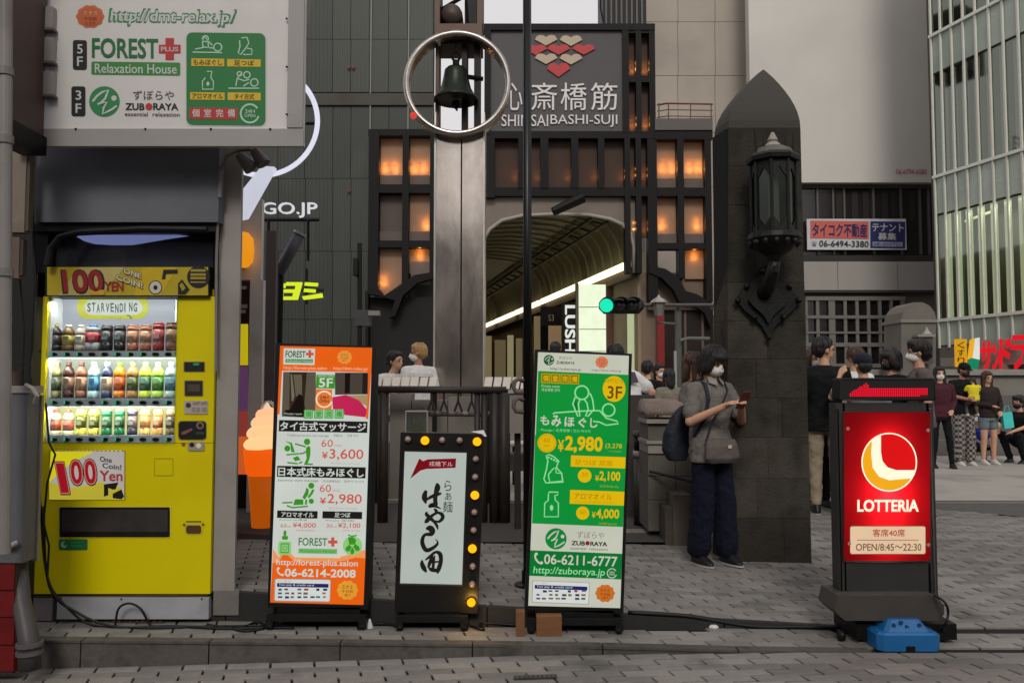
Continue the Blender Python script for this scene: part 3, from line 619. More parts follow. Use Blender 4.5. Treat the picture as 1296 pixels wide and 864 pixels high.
# curved brackets under the wings
def bracket(pts_o, pts_i, name='bracket'):
    Ps = [P(x, y, AY - .02) for x, y in pts_o + pts_i[::-1]]; MB().prism(Ps, (0, .4, 0)).build(name, blk, arc)
bracket([(548, 352), (528, 358), (510, 374), (500, 400), (492, 402), (500, 380), (480, 374), (466, 372), (466, 480)], [(548, 344), (524, 348), (498, 366), (486, 374), (480, 366), (474, 368), (466, 368), (462, 368), (462, 480)])
bracket([(822, 345), (838, 352), (852, 366), (860, 382), (875, 384), (892, 396), (900, 416)], [(822, 336), (842, 340), (858, 350), (868, 368), (882, 372), (895, 380), (903, 400)])
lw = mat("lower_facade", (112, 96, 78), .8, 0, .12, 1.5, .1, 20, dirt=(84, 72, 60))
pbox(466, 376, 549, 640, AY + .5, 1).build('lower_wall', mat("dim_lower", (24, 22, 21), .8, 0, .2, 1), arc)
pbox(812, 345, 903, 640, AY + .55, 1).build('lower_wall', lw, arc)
pbox(820, 385, 903, 392, AY + .2, .3).build('cornice', mat("cornice", (70, 60, 50), .8), arc)
pbox(838, 392, 903, 470, AY + .4, .1).build('shop_window', mat("dim_glass", (40, 34, 30), .2, 0, .2, 1), arc)
for x in (866, 888): pbox(x, 392, x + 3, 470, AY + .36, .04).build('window_frame', mat("wood_frame", (86, 74, 62), .7), arc)
pbox(832, 393, 841, 462, AY + .1, .1).build('banner', mat("red_banner", (122, 22, 22), .7), arc)
pbox(829, 466, 905, 486, AY - .3, .3).build('display', blk, arc)
SM = Sheet(arc, AY - .3, step=.02); SM.text("FOOD・MENU", 831, 472, 868, 479, glow((255, 150, 30), 1.2), .03, 1, 'lettering'); SM.text("カフェ", 872, 471, 886, 478, glow((240, 50, 30), 1.1), .02, 1, 'lettering')
# the soffit wall round the vault, opening cut with rounded shoulders
pl = mat("soffit_plaster", (118, 108, 98), .8, 0, .1, 2, .1, 20)
def ar(cx, cy, r, a0, a1, n=7): return [(cx + r * math.cos(a0 + (a1 - a0) * k / n), cy + r * math.sin(a0 + (a1 - a0) * k / n)) for k in range(n + 1)]
curve = [(802, 345), (802, 316)] + ar(775, 301, 27, 0, -PI / 2, 6) + ar(650, 290, 36, -PI / 2, -PI, 6) + [(612, 330)]
curve = [(802, 345), (802, 312), (798, 296), (788, 284), (772, 277), (745, 272), (700, 271), (660, 273), (635, 279), (620, 290), (611, 306)]
out = [(806, 345), (806, 247), (611, 247)]
MB().prism([P(x, y, AY + .3) for x, y in curve + [(606, 306), (606, 246), (806.5, 246), (806.5, 345)]], (0, .25, 0)).build('soffit_wall', pl, arc)
mb = MB(); mb.smooth = True; mb.tube([P(x, y, AY + .26) for x, y in curve], .07, 6); mb.build('trim', mat("trim_pale", (150, 144, 134), .6), arc)
# the vault runs back and to the left from the opening
DV = Vector((-.2, .98, 0)).normalized()
hall = thing('arcade_hall', 'long vaulted arcade hall with ribbed green ceiling and rows of strip lamps', 'arcade', (2, 31, 0))
prof = [P(x, y, AY + .56) for x, y in [(806, 330), (803, 312), (798, 292), (788, 276), (770, 262), (742, 254), (700, 250), (655, 252), (630, 260), (612, 276), (596, 300), (588, 330)]]
vm = mat("vault_green", (106, 104, 80), .45, .2, .18, 1.0, .1, 8, dirt=(92, 94, 74))
mb = MB(); mb.smooth = True; n = len(prof); ns = 2; L_ = 75
mb.add([p + DV * (L_ * k / ns) for k in range(ns + 1) for p in prof], [(k * n + i, k * n + i + 1, (k + 1) * n + i + 1, (k + 1) * n + i) for k in range(ns) for i in range(n - 1)])
mb.build('vault', vm, hall)
for k in range(26):
    rb = MB(); q = [p + DV * (.4 + k * (1.1 if k < 14 else 2.0)) for p in prof]; cen = (prof[0] + prof[-1]) / 2 + DV * (.4 + k * (1.1 if k < 14 else 2.0)) + Vector((0, 0, .5))
    inn = [c + (cen - c).normalized() * .07 for c in q]
    rb.add(q + inn + [p + DV * .12 for p in inn] + [p + DV * .12 for p in q], [(r * n + i, r * n + i + 1, (r + 1) * n + i + 1, (r + 1) * n + i) for r in range(3) for i in range(n - 1)])
    rb.build('rib', mat("rib_olive", (132, 128, 98), .5, .2, .15, 1), hall)
# diagonal ceiling truss, ducts
tm = mat("truss", (70, 70, 56), .6, .2)
for off, zz in ((-.9, 7.55), (-1.25, 7.85)):
    mb = MB(); st = Vector((4.53 + off * 1.0, 31, zz)); mb.tube([st, st + DV * 60], .06, 6); mb.build('truss_rail', tm, hall)
for k in range(20):
    mb = MB(); st = Vector((4.53 - .9, 31 + .5, 7.55)) + DV * (k * 1.6); mb.tube([st, st + Vector((-.35, 0, .3)) + DV * .8], .045, 6); mb.build('truss_brace', tm, hall)
mb = MB(); p0 = P(742, 250, AY + .1); mb.tube([P(700, 268, AY - .6), P(738, 250, AY - .5)], .16, 8, .2); mb.build('speaker', blk, arc)
# side walls of the hall, cornice, lamps
rx = P(806, 345, AY + .56).x; zt = P(806, 326, AY + .56).z
def hw(s, z, off=0): return Vector((rx + off, AY + .56, z)) + DV * s
wm_ = mat("hall_wall", (132, 116, 92), .8, 0, .15, .8, .1, 10, dirt=(96, 84, 66)); wm2 = mat("hall_wall_dim", (84, 72, 58), .8, 0, .15, .8)
def wallseg(s0, s1, z0, z1, m, name='wall', out=.0, th=.3):
    a, b = hw(s0, z0, out), hw(s1, z0, out); MB().prism([a, b, b + Vector((th, 0, 0)), a + Vector((th, 0, 0))], (0, 0, z1 - z0)).build(name, m, hall)
wallseg(0, 75, 0, zt + .2, wm_, out=.02)
wallseg(0, 75, zt - .75, zt - .35, wm2, 'cornice', -.25, .25)
lx = P(588, 330, AY + .56).x
MB().prism([Vector((lx, AY + .56, 0)), Vector((lx, AY + .56, 0)) + DV * 75, Vector((lx - .3, AY + .56, 0)) + DV * 75, Vector((lx - .3, AY + .56, 0))], (0, 0, 6)).build('wall', wm_, hall)
lampm = glow((252, 232, 190), 2.2, 'tube_light')
def striplamp(s0, s1, name='strip_lamp', z=None, out=-.42):
    z = z or zt - .3; a, b = hw(s0, z, out), hw(s1, z, out); mb = MB(); mb.smooth = True; mb.tube([a, b], .15, 8); o = mb.build(name, lampm)
    return o
ss = 0.2; k = 0
labels_ = ['nearest long strip lamp at the mouth of the arcade', 'second strip lamp along the arcade wall, above the white panel', 'third strip lamp along the arcade wall, above the LUSH board', 'fourth strip lamp, just right of the thin black pole', 'fifth strip lamp, just left of the thin black pole']
segs = [(0.1, 6.2), (6.8, 13.2), (14, 20), (21, 27), (28, 36), (37, 46), (47, 60)]
for i, (a_, b_) in enumerate(segs):
    tg(striplamp(a_, b_), labels_[i] if i < 5 else ('small far strip lamp just right of the steel pylon', 'smallest strip lamp at the very end of the arcade')[i - 5], 'lamp', 'strip lamps along the arcade')
# end of the hall
e0 = Vector((rx, AY + .56, 0)) + DV * 74
MB().box(e0.x - 8, e0.y, 0, e0.x + 1, e0.y + .3, 9).build('end_wall', mat("end_wall", (120, 104, 84), .8), hall)
# shop boards along the hall, standing out from the right wall
def board(name, label, x0, y0, x1, y1, Y, d, m, cat='sign', group=None):
    t = thing(name, label, cat, tuple(P((x0 + x1) / 2, y1, Y)), group); pbox(x0, y0, x1, y1, Y, d).build('board', m, t); return t
t = board('white_panel_sign', 'tall milky lit panel behind the traffic light', 733, 360, 767, 500, 33.2, .3, glow((224, 234, 204), 1.15))
for y in (388, 416, 444, 472): pbox(733, y, 767, y + 1.0, 33.18, .015).build('joint', mat("joint_gray", (130, 134, 120), .6), t)
pbox(729, 358, 732.6, 500, 33.1, .4).build('frame', mat("panel_frame", (96, 86, 72), .6), t); pbox(767.4, 355, 776, 500, 33.3, .3).build('frame', mat("panel_side", (82, 52, 34), .6), t)
t = board('cosmetics_board', 'black hanging shop board reading LUSH downwards', 711, 383, 731, 470, 37, .3, ink((18, 18, 20)))
SM = Sheet(t, 37, step=.03); SM.text("LUSH", 715, 386, 728, 446, glow((226, 226, 220), 1), .045, 1, 'lettering', rot=90)
t = board('brown_shop_board', 'small dark shop board above a beige panel beside the LUSH board', 684, 388, 711, 412, 39, .3, ink((30, 26, 24)))
SM = Sheet(t, 39, step=.03); SM.text("S3", 694, 398, 701, 406, glow((120, 110, 90), .6), 0, 1); pbox(694, 412, 711, 445, 39, .2).build('lower_panel', glow((150, 122, 88), .6), t); pbox(684, 412, 694, 445, 38.9, .2).build('side_panel', blk, t)
# lit openings on hall sides
for i, (x0, x1, y0, y1, Y, col) in enumerate(((613, 622, 425, 485, 44, (150, 132, 92)), (626, 640, 430, 485, 46, (120, 104, 74)), (642, 650, 424, 485, 48, (170, 160, 120)), (653, 661, 428, 485, 50, (130, 118, 90)), (676, 684, 400, 485, 42, (140, 122, 88)))):
    board('lit_doorway', ('lit beige shop doorway just right of the steel pylon', 'wider dim beige doorway second from the steel pylon', 'pale lit doorway under the farthest strip lamps', 'narrow lit doorway left of the thin black pole', 'tall beige lit doorway just right of the thin black pole')[i], x0, y0, x1, y1, Y, .3, glow(col, .55), 'doorway', 'lit doorways in the arcade')
t = thing('shop_window', 'bright milky window right of the white lit panel', 'window', tuple(P(800, 470, 31)))
for (x0, x1, y0, y1) in ((805, 822, 420, 442), (805, 822, 444, 462), (795, 803, 395, 470)): pbox(x0, y0, x1, y1, 30.95, .2).build('pane', glow((196, 204, 160), .75), t)
# ---------------------------------------------------------------- right: concrete tower, billboard block
t = thing('concrete_tower', 'blank beige concrete building rising behind the arcade sign', 'building', (6.5, 37, 0))
ctm = mat("beige_concrete", (170, 160, 148), .85, 0, .06, .6, .15, 10, dirt=(150, 140, 130))
xsx = [817, 858, 905, 960]; ysx = [-120, -40, 28, 96, 168, 236, 400]
pbox(818, -118, 958, 640, 37.06, 6).build('core', mat("tower_core", (110, 104, 96), .8), t)
for i in range(3):
    for j in range(6): pbox(xsx[i] + .3, ysx[j] + .3, xsx[i + 1] - .3, ysx[j + 1] - .3, 37, .1).build('panel', ctm, t)
t = thing('rooftop_rail', 'thin dull red handrail in front of the beige concrete wall', 'railing', tuple(P(860, 165, 31)))
for y, r in ((131, .035), (139, .02), (147, .02)): mb = MB(); mb.tube([P(832, y + 2, 31.4), P(845, y, 31), P(902, y + 1, 31)], r, 6); mb.build('rail', mat("dull_red", (120, 62, 54), .6), t)
for x in (834, 846, 874, 900): mb = MB(); mb.tube([P(x, 131, 31), P(x, 166, 31)], .025, 6); mb.build('post', mat("rail_post", (110, 80, 70), .6), t)
t = thing('rooftop_louvre', 'dark louvred rooftop box above the arcade sign', 'ventilator', tuple(P(790, 32, 34)))
pbox(763, -60, 818, 32, 34.1, 2).build('core', black_m, t)
for k in range(8): x = 766 + k * 6.5; pbox(x, -60, x + 2.2, 31, 34.0, .1).build('slat', mat("louvre", (88, 86, 84), .6), t)
o = MB(); o.tube([P(761, -30, 33.9), P(760, 10, 33.9), P(764, 31, 33.9)], .04, 6); o.build('cable', black_m, t)
t = thing('office_block', 'office block with blank white hoarding over dark windows', 'building', (15, 35, 0))
wb = mat("white_hoarding", (196, 193, 184), .6, 0, .04, .4, .0, dirt=(186, 180, 174))
pbox(949, -200, 1186, 231, 34.6, .5).build('hoarding', wb, t)
SM = Sheet(t, 34.6, step=.03); SM.text("06-6794-6080", 1134, 214, 1173, 220.5, ink((170, 70, 76)), .0, 1)
pbox(1000, -200, 1198, 640, 35.3, 8).build('wall', mat("office_wall", (92, 88, 80), .85, 0, .1, .6), t)
pbox(1186.5, -200, 1191, 240, 34.9, .4).build('corner_strip', black_m, t)
pbox(1000, 233, 1189, 323, 35.1, .15).build('window_band', mat("dark_window", (40, 37, 36), .15, 0, .2, 1.2, spec=.6), t)
for x in (1034, 1054, 1068, 1105, 1140, 1164, 1175): pbox(x, 236, x + 2.4, 322, 35.0, .1).build('mullion', mat("alu_dull", (86, 84, 80), .5), t)
for x in (1058, 1078, 1092, 1116, 1128, 1150): pbox(x, 242, x + 8, 280, 35.06, .03).build('blind', mat("blind_dark", (30, 26, 25), .7), t)
pbox(1000, 233, 1189, 238, 34.95, .2).build('window_head', mat("head", (70, 66, 62), .7), t)
pbox(1000, 323, 1191, 331, 35.0, .3).build('sill', mat("sill_dark", (48, 44, 42), .7), t)
for x0, x1 in ((1000, 1060), (1060.6, 1136), (1136.6, 1192)): pbox(x0, 331, x1, 367, 34.9, .4).build('white_band', mat("band", (150, 146, 140), .6, 0, .05, .6), t)
pbox(1000, 367.5, 1192, 370, 34.95, .4).build('band_edge', mat("band_edge", (70, 66, 62), .7), t)
pbox(1020, 377, 1146, 462, 35.15, .1).build('window_glazing', mat("dark_window2", (30, 27, 27), .15, 0, .3, 2, spec=.6), t)
gr = mat("lattice_gray", (108, 106, 100), .6)
for x, w in ((1020, 3), (1033.5, 4), (1049.5, 8), (1068.5, 4), (1083.5, 4), (1098, 4), (1112.5, 4), (1127, 4), (1141, 5)): pbox(x, 377, x + w, 462, 35.0, .1).build('lattice_bar', gr, t)
for y, h in ((375, 5), (399, 4), (419.5, 2.5), (433.5, 5), (460, 5)): pbox(1020, y, 1146, y + h, 34.97, .1).build('lattice_bar', gr, t)
t = thing('rental_banner', 'blue white and red estate agent banner on the dark window band', 'banner', tuple(P(1084, 316, 34.7)))
pbox(1021.5, 277, 1147, 316, 34.8, .05).build('board', ink((196, 196, 200)), t)
SM = Sheet(t, 34.8, sx=.015, zoom=(1000, 180, 3.2), step=.02)
SM.rect(82, 317, 318, 388, ink((198, 96, 84)), 1); SM.text("タイコク不動産", 90, 327, 312, 382, ink((36, 36, 86)), .04, 2); SM.text("06-6494-3380", 118, 397, 318, 422, ink((40, 38, 48)), .02, 2)
SM.text("☎", 86, 400, 108, 420, ink((40, 38, 48)), .0, 2); SM.rect(325, 320, 466, 428, ink((36, 40, 92)), 1); SM.text("テナント", 332, 329, 460, 361, wt, .03, 2); SM.text("募集", 356, 366, 430, 396, wt, .03, 2); SM.rect(334, 403, 456, 422, ink((150, 152, 176)), 2); SM.text("お問い合わせ下さい", 338, 405, 452, 420, ink((40, 40, 90)), 0, 3)
# glass building
t = thing('glass_building', 'glass curtain wall building with pale fins at the edge of the square', 'building', (15.6, 30, 0))
g0 = Vector((15.62, 30, 0)); gd = Vector((.282, -.96, 0)).normalized(); cw = .50; n_ = 16
gx = Vector((gd.y * -1, gd.x, 0))  # outward is -x side
fin = mat("pale_fin", (206, 208, 196), .45, .2, .05, 3); spn = mat("spandrel", (150, 160, 148), .25, 0, .08, .8, spec=.7, dirt=(112, 122, 114)); clear = glass("curtain_glass", (190, 196, 184), .05, .28)
dkin = mat("interior_dark", (70, 62, 58), .7, 0, .3, 1.5); litin = glow((206, 206, 160), .9)
MB().prism([g0 + Vector((1.2, .9, 0)), g0 + gd * 12 + Vector((1.2, 0, 0)), g0 + gd * 12 + Vector((9, 0, 0)), g0 + Vector((9, .9, 0))], (0, 0, 22)).build('core', dkin, t)
bx(g0.x + .08, g0.y + .1, 0, g0.x + 9, g0.y + .4, 22).build('end_wall', dkin, t)
levels = [(14.3, 17.2, clear), (12.84, 14.3, spn), (9.0, 12.84, clear), (7.59, 9.0, spn), (3.7, 7.59, clear), (2.75, 3.7, spn), (17.2, 18.6, spn), (18.6, 21.5, clear)]
def quadbox(a, b, z0, z1, th): return MB().prism([a, b, b + Vector((th, 0, 0)), a + Vector((th, 0, 0))], (0, 0, z1 - z0))
cols = [0, .45, .95, 1.47, 2.0, 2.55, 3.1, 3.68, 4.28, 4.9, 5.55, 6.2, 6.9, 7.6, 8.3]
for i in range(len(cols) - 1):
    a = g0 + gd * cols[i]; b = g0 + gd * cols[i + 1]
    for z0, z1, m in levels:
        mb = quadbox(Vector((a.x, a.y, z0 + .05)), Vector((b.x, b.y, z0 + .05)), z0 + .05, z1 - .05, .03 if m is clear else .1); mb.build('pane' if m is clear else 'spandrel', m, t)
    quadbox(Vector((a.x - .05, a.y, 2.7)), Vector((a.x - .05, a.y - .09, 2.7)), 2.7, 22, .06).build('fin', fin, t)
    for z0, z1, k_ in ((3.7, 7.59, 1.3), (9.0, 12.84, 1)):
        if z0 < 5: c1 = a + gd * .38 + Vector((.55, 0, 0)); c2 = a + gd * .50 + Vector((.55, 0, 0)); quadbox(Vector((c1.x, c1.y, z0)), Vector((c2.x, c2.y, z0)), z0, z1, .05).build('blind', glow((66, 110, 84), .5), t)
        c1 = a + gd * .10 + Vector((.25, 0, 0)); c2 = a + gd * .34 + Vector((.25, 0, 0)); quadbox(Vector((c1.x, c1.y, z0)), Vector((c2.x, c2.y, z0)), z0, z1, .05).build('blind', litin if z0 < 5 else mat("blind_brown", (170, 156, 142), .7), t)  # lower blinds glow by themselves, standing in for lamplight in the rooms
for z in (3.7, 9.0, 14.3, 17.2): quadbox(Vector((g0.x - .1, g0.y, z - .05)), Vector(((g0 + gd * 8.6).x - .1, (g0 + gd * 8.6).y, z - .05)), z - .05, z + .06, .12).build('transom', fin, t)
for k, (zc, s0) in enumerate(((7.3, .2), (7.3, 3.2), (5.6, 4.4), (4.9, 3.6))):
    c1 = g0 + gd * s0 + Vector((.9, 0, 0)); mb = MB(); mb.box(c1.x, c1.y - 1.6, zc, c1.x + .05, c1.y, zc + .08); mb.build('ceiling_lamp', glow((236, 226, 170), 1.3), t)
# interior lamps that make the lower floor glow (lit in the photograph)
l = bpy.data.lights.new('shop_ceiling_light', 'AREA'); l.shape = 'RECTANGLE'; l.size = .5; l.size_y = 6; l.energy = 300; l.color = (1, .95, .7)
o = bpy.data.objects.new('ceiling_light', l); C.objects.link(o); q = g0 + gd * 4 + Vector((.42, 0, 7.5)); o.location = q - world_loc(t); o.rotation_euler = (0, 0, math.atan2(gd.y, gd.x) + PI / 2); o.parent = t
# drug store sign, canopy, posters at street level
wl = quadbox(Vector((g0.x, g0.y, 0)), Vector(((g0 + gd * 8.6).x, (g0 + gd * 8.6).y, 0)), 0, 2.74, .3); wl.build('shop_wall', mat("shop_wall_dim", (92, 84, 78), .8, 0, .15, .8), t)
quadbox(Vector((g0.x - .5, g0.y - 1, 2.0)), Vector(((g0 + gd * 8.6).x - .5, (g0 + gd * 8.6).y, 2.0)), 2.0, 2.3, .45).build('canopy', mat("canopy", (120, 116, 110), .6), t)
t = thing('drugstore_sign', 'big red katakana shop letters with a yellow board and tricolour flag on the glass building', 'sign', tuple(P(1250, 474, 26)))
pbox(1209, 429, 1224, 464, 26, .05).build('yellow_board', glow((226, 164, 20), .8), t)
SM = Sheet(t, 26, sx=-.04, step=.03); SM.vtext("くすり", 1212, 432, 1221, 461, ink((40, 20, 10)), .02, 1)
SM.poly([(1228, 430), (1234, 428), (1231, 452), (1225, 455)], glow((244, 176, 30), .9), 1, 'flag', .04); SM.poly([(1234, 428), (1240, 427), (1240, 455), (1231, 453)], glow((224, 226, 220), .9), 1, 'flag', .04)
SM.poly([(1226, 456), (1231, 453), (1240, 455), (1237, 470), (1226, 474)], glow((20, 140, 100), .8), 1, 'flag', .04)
redl = glow((214, 22, 36), 1.0)
for ch, x0, x1, y0, y1 in (("サ", 1241, 1257, 432, 469), ("ン", 1257, 1267, 436, 467), ("ド", 1266, 1280, 428, 468), ("ラ", 1280, 1300, 424, 467), ("ッ", 1302, 1316, 436, 466), ("グ", 1318, 1340, 422, 466)): SM.text(ch, x0, y0, x1, y1, redl, .06, 1, 'letter', thick=.05)
mb = MB(); pbox(1206, 470, 1345, 474, 26.25, .2, mb); pbox(1238, 430, 1345, 469, 26.5, .08, mb); mb.build('backing', mat("sign_back", (112, 104, 96), .7), t)
for i, (x0, x1, y0, y1, col, lab) in enumerate(((1268, 1284, 484, 520, (226, 150, 118), 'peach coloured poster under the red shop letters'), (1284, 1296, 478, 512, (222, 92, 100), 'pink poster at the frame edge under the red shop letters'), (1240, 1262, 480, 500, (176, 140, 120), 'dim beige poster behind the woman in denim shorts'))):
    q = thing('poster', lab, 'poster', tuple(P((x0 + x1) / 2, y1, 24.5)), 'shop posters'); pbox(x0, y0, x1, y1, 24.5, .06).build('sheet', glow(col, .7), q)
    SM = Sheet(q, 24.5, step=.03); SM.rect(x0 + 3, y0 + 4, x1 - 3, y0 + 15, glow((170, 60, 50), .6), 1, 'print'); SM.text("SALE", x0 + 3, y1 - 12, x1 - 3, y1 - 7, ink((150, 40, 40)), .02, 1) if i == 9 else SM.rect(x0 + 3, y1 - 11, x1 - 3, y1 - 8, ink((150, 90, 80)), 1, 'print')
# stone steps where people sit
t = thing('stone_steps', 'grey stone steps where people sit below the drugstore', 'steps', (9, 16, 0))
for k in range(4): bx(6.2 + .0 * k, 15.6 + .45 * k, 0, 17, 16.05 + .45 * k, .28 * (k + 1)).build('step', mat("step_stone", (96, 92, 88), .85, 0, .12, 2, .2, 30), t)
t = thing('planter_wall', 'long low pale planter wall behind the group of people', 'wall', (7.4, 17, 0))
bx(6.4, 18.2, 0, 12, 18.8, 1.55).build('core', mat("planter", (124, 120, 112), .85, 0, .1, 1.5, .2, 30), t)
bx(6.3, 18.1, 1.551, 12.1, 18.9, 1.68).build('coping', mat("coping", (140, 136, 128), .85), t)
# ---------------------------------------------------------------- pylon with ring and bell
def ghit(px, py):
    """ground point seen at a photo pixel"""
    Y = 5.
    for _ in range(40): Y = (CAMZ - gz((px - 648) / F * Y, Y)) * F / max(1, (py - 489)) * .5 + Y * .5
    p = P(px, py, Y); return Vector((p.x, Y, gz(p.x, Y)))
t = thing('steel_pylon', 'tall brushed steel pylon with open top that carries a ring', 'pylon', (-.77, 12, 0))
pst = mat("pylon_steel", (190, 180, 170), .16, .85, .35, 1.4, .5, 1.6, stretch=(1.5, 1.5, .6), dirt=(120, 110, 106))
X = lambda px, Y=12: P(px, 432, Y).x
zt_ = P(0, 168, 12).z; zz = P(0, -80, 12).z
bx(X(551), 12, 0, X(582.3), 12.6, zt_).build('shaft', pst, t); bx(X(584.3), 12, 0, X(611), 12.6, zt_).build('shaft', pst, t)
bx(X(582.4), 12.03, 0, X(584.2), 12.5, zt_).build('seam', black_m, t)
edg = mat("edge_strip", (190, 186, 178), .35, .6, .1, 4)
bx(X(548.6), 11.97, 0, X(550.8), 12.62, zt_ + .3).build('edge_strip', edg, t); bx(X(611.2), 11.97, 0, X(613.2), 12.62, zt_ + .3).build('edge_strip', edg, t)
brz = mat("pylon_bronze", (84, 66, 56), .5, .4, .15, 4)
for a, b in ((549, 553.5), (583, 590), (599, 607)): bx(X(a), 12.02, zt_, X(b), 12.4, P(0, 42, 12).z).build('post', brz if a < 560 else black_m, t)
hd = thing  # head box: lintel, two cheeks, rear louvre
pbox(550, 30, 610, 56, 12.0, .55).build('head_beam', brz, t); pbox(550, -80, 556.5, 30, 12.0, .55).build('head_cheek', brz, t); pbox(604, -80, 611, 30, 12.0, .55).build('head_cheek', brz, t)
mb = MB(); mb.smooth = True; mb.lathe([(0, -.12), (.15, -.08), (.165, 0), (.165, .25)], 20, P(572, 20, 12.3), 'Y'); mb.build('round_lamp', mat("lamp_brown", (92, 80, 74), .5, .2), t)
mb = MB(); mb.tube([P(556, 14, 12.3), P(590, -6, 12.3)], .03, 6); mb.tube([P(588, -20, 12.3), P(592, 30, 12.3)], .02, 6); mb.build('strut', black_m, t)
pbox(588, -80, 604, 30, 12.4, .1).build('rear_panel', black_m, t)
t = thing('bell_ring', 'big bronze steel ring around the bell on the pylon', 'ring', tuple(P(579, 170, 12)))
mb = MB(); mb.smooth = True; s_ = 12 / 1040
c0 = P(579, 108, 11.9); mb.lathe([(61.5 * s_, -.10), (62 * s_, .16), (67.5 * s_, .16), (68.5 * s_, -.10), (65 * s_, -.13), (61.5 * s_, -.10)], 72, c0, 'Y'); mb.build('band', mat("ring_steel", (168, 160, 154), .28, .85, .3, 2.5), t)
for (x, y) in ((523, 146),): mb = MB(); mb.lathe([(0, -.05), (.04, -.03), (.05, .03), (0, .05)], 10, P(x, y, 11.68), 'Y'); mb.build('red_lamp', glow((224, 70, 58), .9), t)
t = thing('bronze_bell', 'dark bronze bell hanging inside the ring', 'bell', tuple(P(577, 130, 11.9)))
mb = MB(); mb.smooth = True; c0 = P(577, 128, 11.95); pr = [(0, 0.06), (24, 2), (28.5, 0), (28.5, 3), (24, 8), (19.5, 16), (17, 26), (15.5, 34), (14.5, 40), (11, 43.5), (0, 45)]
mb.lathe([(r * s_, h * s_ if i else .03) for i, (r, h) in enumerate(pr)], 28, c0); mb.build('body', mat("bell_bronze", (36, 42, 34), .4, .7, .2, 6), t)
mb = MB(); mb.tube([c0 + Vector((0, 0, 44 * s_)), c0 + Vector((0, 0, 53 * s_))], .05, 8); r2 = [c0 + Vector((5 * s_ * math.cos(a), 0, (58 + 6 * math.sin(a)) * s_)) for a in [2 * PI * k / 14 for k in range(15)]]; mb.tube(r2, .02, 6)
mb.tube([c0 + Vector((0, 0, 63 * s_)), c0 + Vector((0, 0, 78 * s_))], .018, 6); mb.tube([c0 + Vector((12 * s_, 0, 32 * s_)), c0 + Vector((34 * s_, .1, 32 * s_))], .035, 6); mb.build('hanger', black_m, t)
mb = MB(); mb.tube([c0, c0 - Vector((0, 0, 8 * s_))], .05, 10, .07); mb.tube([c0 - Vector((0, 0, 8 * s_)), c0 - Vector((-.02, 0, 13 * s_))], .03, 8, .01); mb.build('clapper', black_m, t)
# ---------------------------------------------------------------- thin black pole
t = thing('thin_pole', 'thin black pole rising out of the picture behind the green sign', 'pole', (P(667, 0, 5.6).x, 5.6, gz(.1, 5.6)))
mb = MB(); mb.smooth = True; gq = gz(.1, 5.6); a = P(667, -80, 5.6); mb.tube([(a.x, 5.6, gq), (a.x, 5.6, a.z)], .030, 14); mb.build('shaft', mat("pole_black", (16, 15, 15), .35, .2, .1, 10), t)
mb = MB(); mb.lathe([(.09, 0), (.09, .012), (.04, .02), (.04, .1)], 16, (a.x, 5.6, gq)); mb.build('base_flange', black_m, t)
mb = MB(); mb.smooth = True
for y in (488, 512): mb.tube([P(662, y - 6, 5.56), P(656, y - 9, 5.54), P(651, y - 5, 5.54), P(650, y + 2, 5.54), P(653, y + 8, 5.54), P(662, y + 9, 5.56)], .016, 8)
mb.build('clamp', mat("clamp_gray", (98, 88, 82), .6, 0, .2, 10), t)
# ---------------------------------------------------------------- bridge railing, barriers
rl = mat("railing_bronze", (52, 47, 43), .55, .2, .2, 4, .1, 30, dirt=(50, 46, 42))
RY = 7.95
t = thing('bridge_railing', 'dark bronze pipe railing behind the ramen sign', 'railing', (-.7, RY, 0))
mb = MB(); mb.smooth = True; mb.tube([P(472, 492.5, RY), P(641, 493.5, RY)], .036, 10); mb.build('top_rail', rl, t)
mb = MB(); mb.smooth = True; mb.tube([P(541, 523, RY + .1), P(630, 524, RY + .1)], .028, 10); mb.build('mid_rail', mat("rail_gray", (112, 106, 100), .5, .2, .1, 5), t)
mb = MB(); mb.tube([P(541, 524, RY + .1), P(541, 515, RY + .2)], .02, 6); mb.build('bracket', rl, t)
for x, r in ((485.5, .052), (604, .03), (613, .034), (626, .05), (638, .06)):
    mb = MB(); mb.smooth = True; xx = P(x, 490, RY + .03).x; mb.tube([(xx, RY + .03, 0), (xx, RY + .03, P(0, 496, RY).z)], r, 12); mb.build('post', rl, t)
for x in (546, 562, 580, 597): mb = MB(); mb.tube([P(x, 497, RY), P(x, 507, RY)], .012, 6); mb.tube([P(x, 507, RY), P(x - 5, 521, RY)], .012, 6); mb.tube([P(x, 507, RY), P(x + 5, 521, RY)], .012, 6); mb.build('hanger', rl, t)
t = thing('parapet_wall', 'grey stone parapet wall seen through the bronze railing', 'wall', (-1, 9.6, 0))
pw = mat("parapet_stone", (120, 114, 107), .85, 0, .15, 2, .3, 40, dirt=(74, 70, 66))
for x0, x1, y0 in ((455, 492, 560), (493, 520, 498), (521, 566, 506), (567, 612, 502), (613, 641, 512)): pbox(x0, y0, x1, 640, 9.6, .35).build('stone_block', pw, t)
pbox(640, 575, 668, 596, 10.2, .4).build('stone_block', mat("dark_stone", (60, 56, 52), .8), t)
